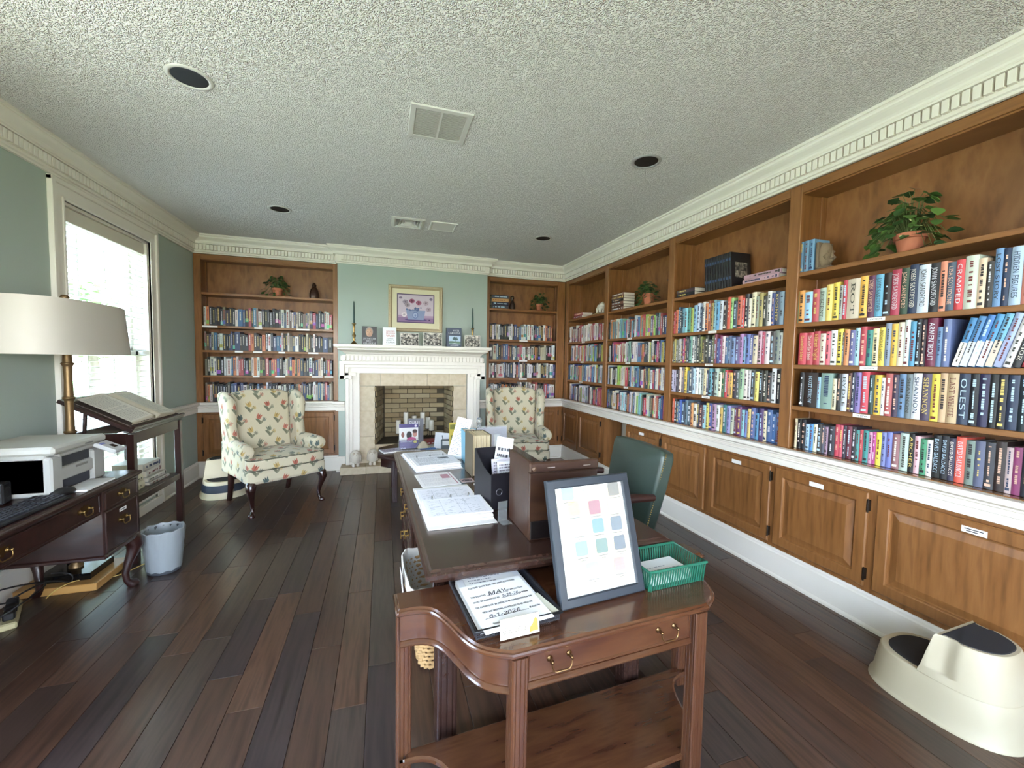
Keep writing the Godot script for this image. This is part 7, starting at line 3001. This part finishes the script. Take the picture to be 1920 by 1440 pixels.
const ROW_A := [
	[-2.031, 0.034, 0.2, "5f8f70", ""], [-1.997, 0.038, 0.205, "d08a3a", ""], [-1.959, 0.049, 0.19, "8fbfe0", ""], [-1.91, 0.043, 0.2, "b03a40", ""],
	[-1.867, 0.039, 0.2, "9fb0a0", "DESCENT"], [-1.828, 0.038, 0.215, "e8c860", ""], [-1.79, 0.039, 0.22, "e0c040", ""], [-1.751, 0.019, 0.2, "a0a098", ""],
	[-1.732, 0.021, 0.225, "b83040", ""], [-1.711, 0.065, 0.225, "c8b8a0", "ROT"], [-1.646, 0.04, 0.23, "e8a838", ""], [-1.606, 0.036, 0.225, "5a2848", "JOHN SANDFORD"],
	[-1.57, 0.037, 0.225, "58a0c0", "JOHN SANDFORD"], [-1.533, 0.036, 0.225, "2a2020", ""], [-1.497, 0.041, 0.235, "a82840", "JOHN SANDFORD"], [-1.456, 0.034, 0.235, "2e4434", "JOHN SANDFORD"],
	[-1.422, 0.037, 0.245, "1c2c4c", "JOHN SANDFORD"], [-1.385, 0.046, 0.235, "c8d4e4", "JOHN SANDFORD"], [-1.339, 0.038, 0.235, "1c1a20", "JOHN SANDFORD"], [-1.301, 0.026, 0.235, "d88060", ""],
	[-1.275, 0.03, 0.225, "46566c", "LISA SCOTTOLINE"], [-1.245, 0.031, 0.23, "c83038", "CRAMPED"], [-1.214, 0.045, 0.24, "c8d0c0", ""], [-1.169, 0.027, 0.22, "e0c0a0", ""],
	[-1.142, 0.024, 0.2, "3c3838", ""], [-1.118, 0.025, 0.25, "6088b8", "LOST STORY"], [-1.093, 0.023, 0.245, "203050", ""], [-1.07, 0.036, 0.245, "a8c0dc", "HIDDEN FIGURES"],
	[-1.034, 0.027, 0.24, "c87060", ""], [-1.007, 0.028, 0.23, "405068", ""], [-0.979, 0.026, 0.22, "e0d8c8", ""]
]
const ROW_B := [
	[-1.982, 0.051, 0.2, "c03040", "Danielle Steel"], [-1.931, 0.042, 0.2, "b02838", "Danielle Steel"], [-1.889, 0.041, 0.205, "a82030", "Silent Night"], [-1.848, 0.034, 0.19, "d8cdb8", ""],
	[-1.814, 0.028, 0.2, "e05868", ""], [-1.786, 0.036, 0.205, "e8e8e8", ""], [-1.75, 0.032, 0.21, "e0c840", ""], [-1.718, 0.009, 0.19, "6a5548", ""],
	[-1.709, 0.027, 0.205, "d8824a", ""], [-1.682, 0.03, 0.2, "5a5c90", ""], [-1.652, 0.023, 0.21, "98c4d8", ""], [-1.629, 0.033, 0.215, "b03440", ""],
	[-1.596, 0.03, 0.195, "2e8078", ""], [-1.566, 0.029, 0.2, "e8d8a0", ""], [-1.537, 0.028, 0.205, "e0c040", "NICHOLAS SPARKS"], [-1.509, 0.027, 0.225, "8090a8", ""],
	[-1.482, 0.029, 0.22, "dca838", ""], [-1.453, 0.027, 0.225, "d8ccb0", ""], [-1.426, 0.024, 0.235, "d4d8d4", ""], [-1.402, 0.025, 0.225, "4890b8", ""],
	[-1.377, 0.021, 0.235, "22222a", ""], [-1.356, 0.02, 0.23, "2a1c28", ""], [-1.336, 0.041, 0.235, "6a1838", "ARMENTROUT"], [-1.295, 0.02, 0.19, "5878a0", ""],
	[-1.275, 0.03, 0.225, "5a6898", "L"]
]
const ROW_LEAN := [
	[-1.262, 0.026, 0.225, "3878b0", "E8E0D0"], [-1.236, 0.033, 0.23, "4078b0", "D0D4D8"], [-1.203, 0.034, 0.235, "2f68b0", "DDD8D0"], [-1.169, 0.03, 0.235, "3f88c0", "D8DCE0"],
	[-1.139, 0.028, 0.235, "60a0c8", "D8C8B8"], [-1.111, 0.029, 0.235, "98a8d0", "A0A8C8"], [-1.082, 0.029, 0.24, "d8d4d8", "D8D4D8"], [-1.053, 0.029, 0.245, "35353c", "35353C"],
	[-1.024, 0.029, 0.22, "a83040", "A83040"], [-0.995, 0.027, 0.24, "282c30", "282c30"], [-0.968, 0.027, 0.23, "607080", "607080"]
]
const ROW_C := [
	[-1.962, 0.03, 0.215, "1c1c20", ""], [-1.932, 0.084, 0.215, "2a1c18", "SCOTT TUROW"], [-1.848, 0.019, 0.19, "88b0cc", ""], [-1.829, 0.068, 0.215, "7f9c90", ""],
	[-1.761, 0.025, 0.185, "d8d0a8", ""], [-1.736, 0.025, 0.215, "26262a", ""], [-1.711, 0.034, 0.215, "c4ccd8", "RYDLE"], [-1.677, 0.021, 0.22, "58302c", ""],
	[-1.656, 0.018, 0.225, "28304c", ""], [-1.638, 0.029, 0.225, "7c6aa8", ""], [-1.609, 0.04, 0.23, "c83040", ""], [-1.569, 0.025, 0.215, "28403c", ""],
	[-1.544, 0.033, 0.215, "e0b030", ""], [-1.511, 0.017, 0.2, "e0dcd4", ""], [-1.494, 0.033, 0.225, "a84848", ""], [-1.461, 0.027, 0.22, "403048", ""],
	[-1.434, 0.03, 0.225, "5878a0", ""], [-1.404, 0.027, 0.225, "6c7880", "SHANNON"], [-1.377, 0.036, 0.23, "dcdfe4", "SHANNON"], [-1.341, 0.038, 0.23, "4c3e58", "SHANNON"],
	[-1.303, 0.031, 0.23, "d8c238", ""], [-1.272, 0.028, 0.235, "c4a078", ""], [-1.244, 0.039, 0.235, "bca078", "LAST WHITE"], [-1.205, 0.039, 0.25, "2c3850", "OLEST"],
	[-1.166, 0.03, 0.245, "1c1c24", ""], [-1.136, 0.033, 0.24, "282448", ""], [-1.103, 0.027, 0.235, "1a1a1c", ""], [-1.076, 0.027, 0.245, "1c1c28", ""],
	[-1.049, 0.034, 0.25, "24304c", ""], [-1.015, 0.032, 0.25, "182430", ""], [-0.983, 0.031, 0.24, "283a58", ""]
]
const ROW_D := [
	[-2.002, 0.017, 0.19, "d8c8a0", ""], [-1.985, 0.026, 0.19, "161618", ""], [-1.959, 0.03, 0.19, "1a1a20", ""], [-1.929, 0.024, 0.165, "98b8d0", ""],
	[-1.905, 0.025, 0.17, "4080b8", ""], [-1.88, 0.024, 0.17, "e0dcb8", ""], [-1.856, 0.027, 0.175, "44403c", ""], [-1.829, 0.019, 0.17, "50505c", ""],
	[-1.81, 0.018, 0.165, "9c7c90", ""], [-1.792, 0.04, 0.175, "303038", ""], [-1.752, 0.025, 0.19, "b83044", ""], [-1.727, 0.02, 0.19, "c04858", ""],
	[-1.707, 0.018, 0.19, "3c3844", ""], [-1.689, 0.03, 0.19, "6c2c3c", ""], [-1.659, 0.021, 0.19, "302c34", ""], [-1.638, 0.019, 0.175, "489490", ""],
	[-1.619, 0.017, 0.18, "b03840", ""], [-1.602, 0.028, 0.18, "3c908c", ""], [-1.574, 0.019, 0.175, "c888a8", ""], [-1.555, 0.016, 0.18, "b03880", ""],
	[-1.539, 0.026, 0.18, "e0cc38", ""], [-1.513, 0.022, 0.185, "7078b0", ""], [-1.491, 0.026, 0.19, "6870b8", ""], [-1.465, 0.033, 0.185, "8c5c60", ""],
	[-1.432, 0.039, 0.195, "b0c4b8", ""], [-1.393, 0.024, 0.2, "18181c", "ARCHER"], [-1.369, 0.023, 0.19, "d8a8b0", ""], [-1.346, 0.026, 0.18, "3c8860", ""],
	[-1.32, 0.023, 0.18, "e8e4dc", ""], [-1.297, 0.031, 0.21, "141416", "DAVID BALDACCI"], [-1.266, 0.028, 0.21, "202026", "DAVID BALDACCI"], [-1.238, 0.024, 0.205, "38344c", "DAVID BALDACCI"],
	[-1.214, 0.035, 0.215, "d84838", "DAVID BALDACCI"], [-1.179, 0.031, 0.205, "708078", ""], [-1.148, 0.033, 0.21, "585c78", ""], [-1.115, 0.032, 0.21, "404048", ""],
	[-1.083, 0.034, 0.22, "382c2c", ""], [-1.049, 0.021, 0.2, "c8b0b0", ""], [-1.028, 0.026, 0.205, "903468", ""], [-1.002, 0.028, 0.21, "30303c", ""],
	[-0.974, 0.031, 0.2, "384858", ""]
]
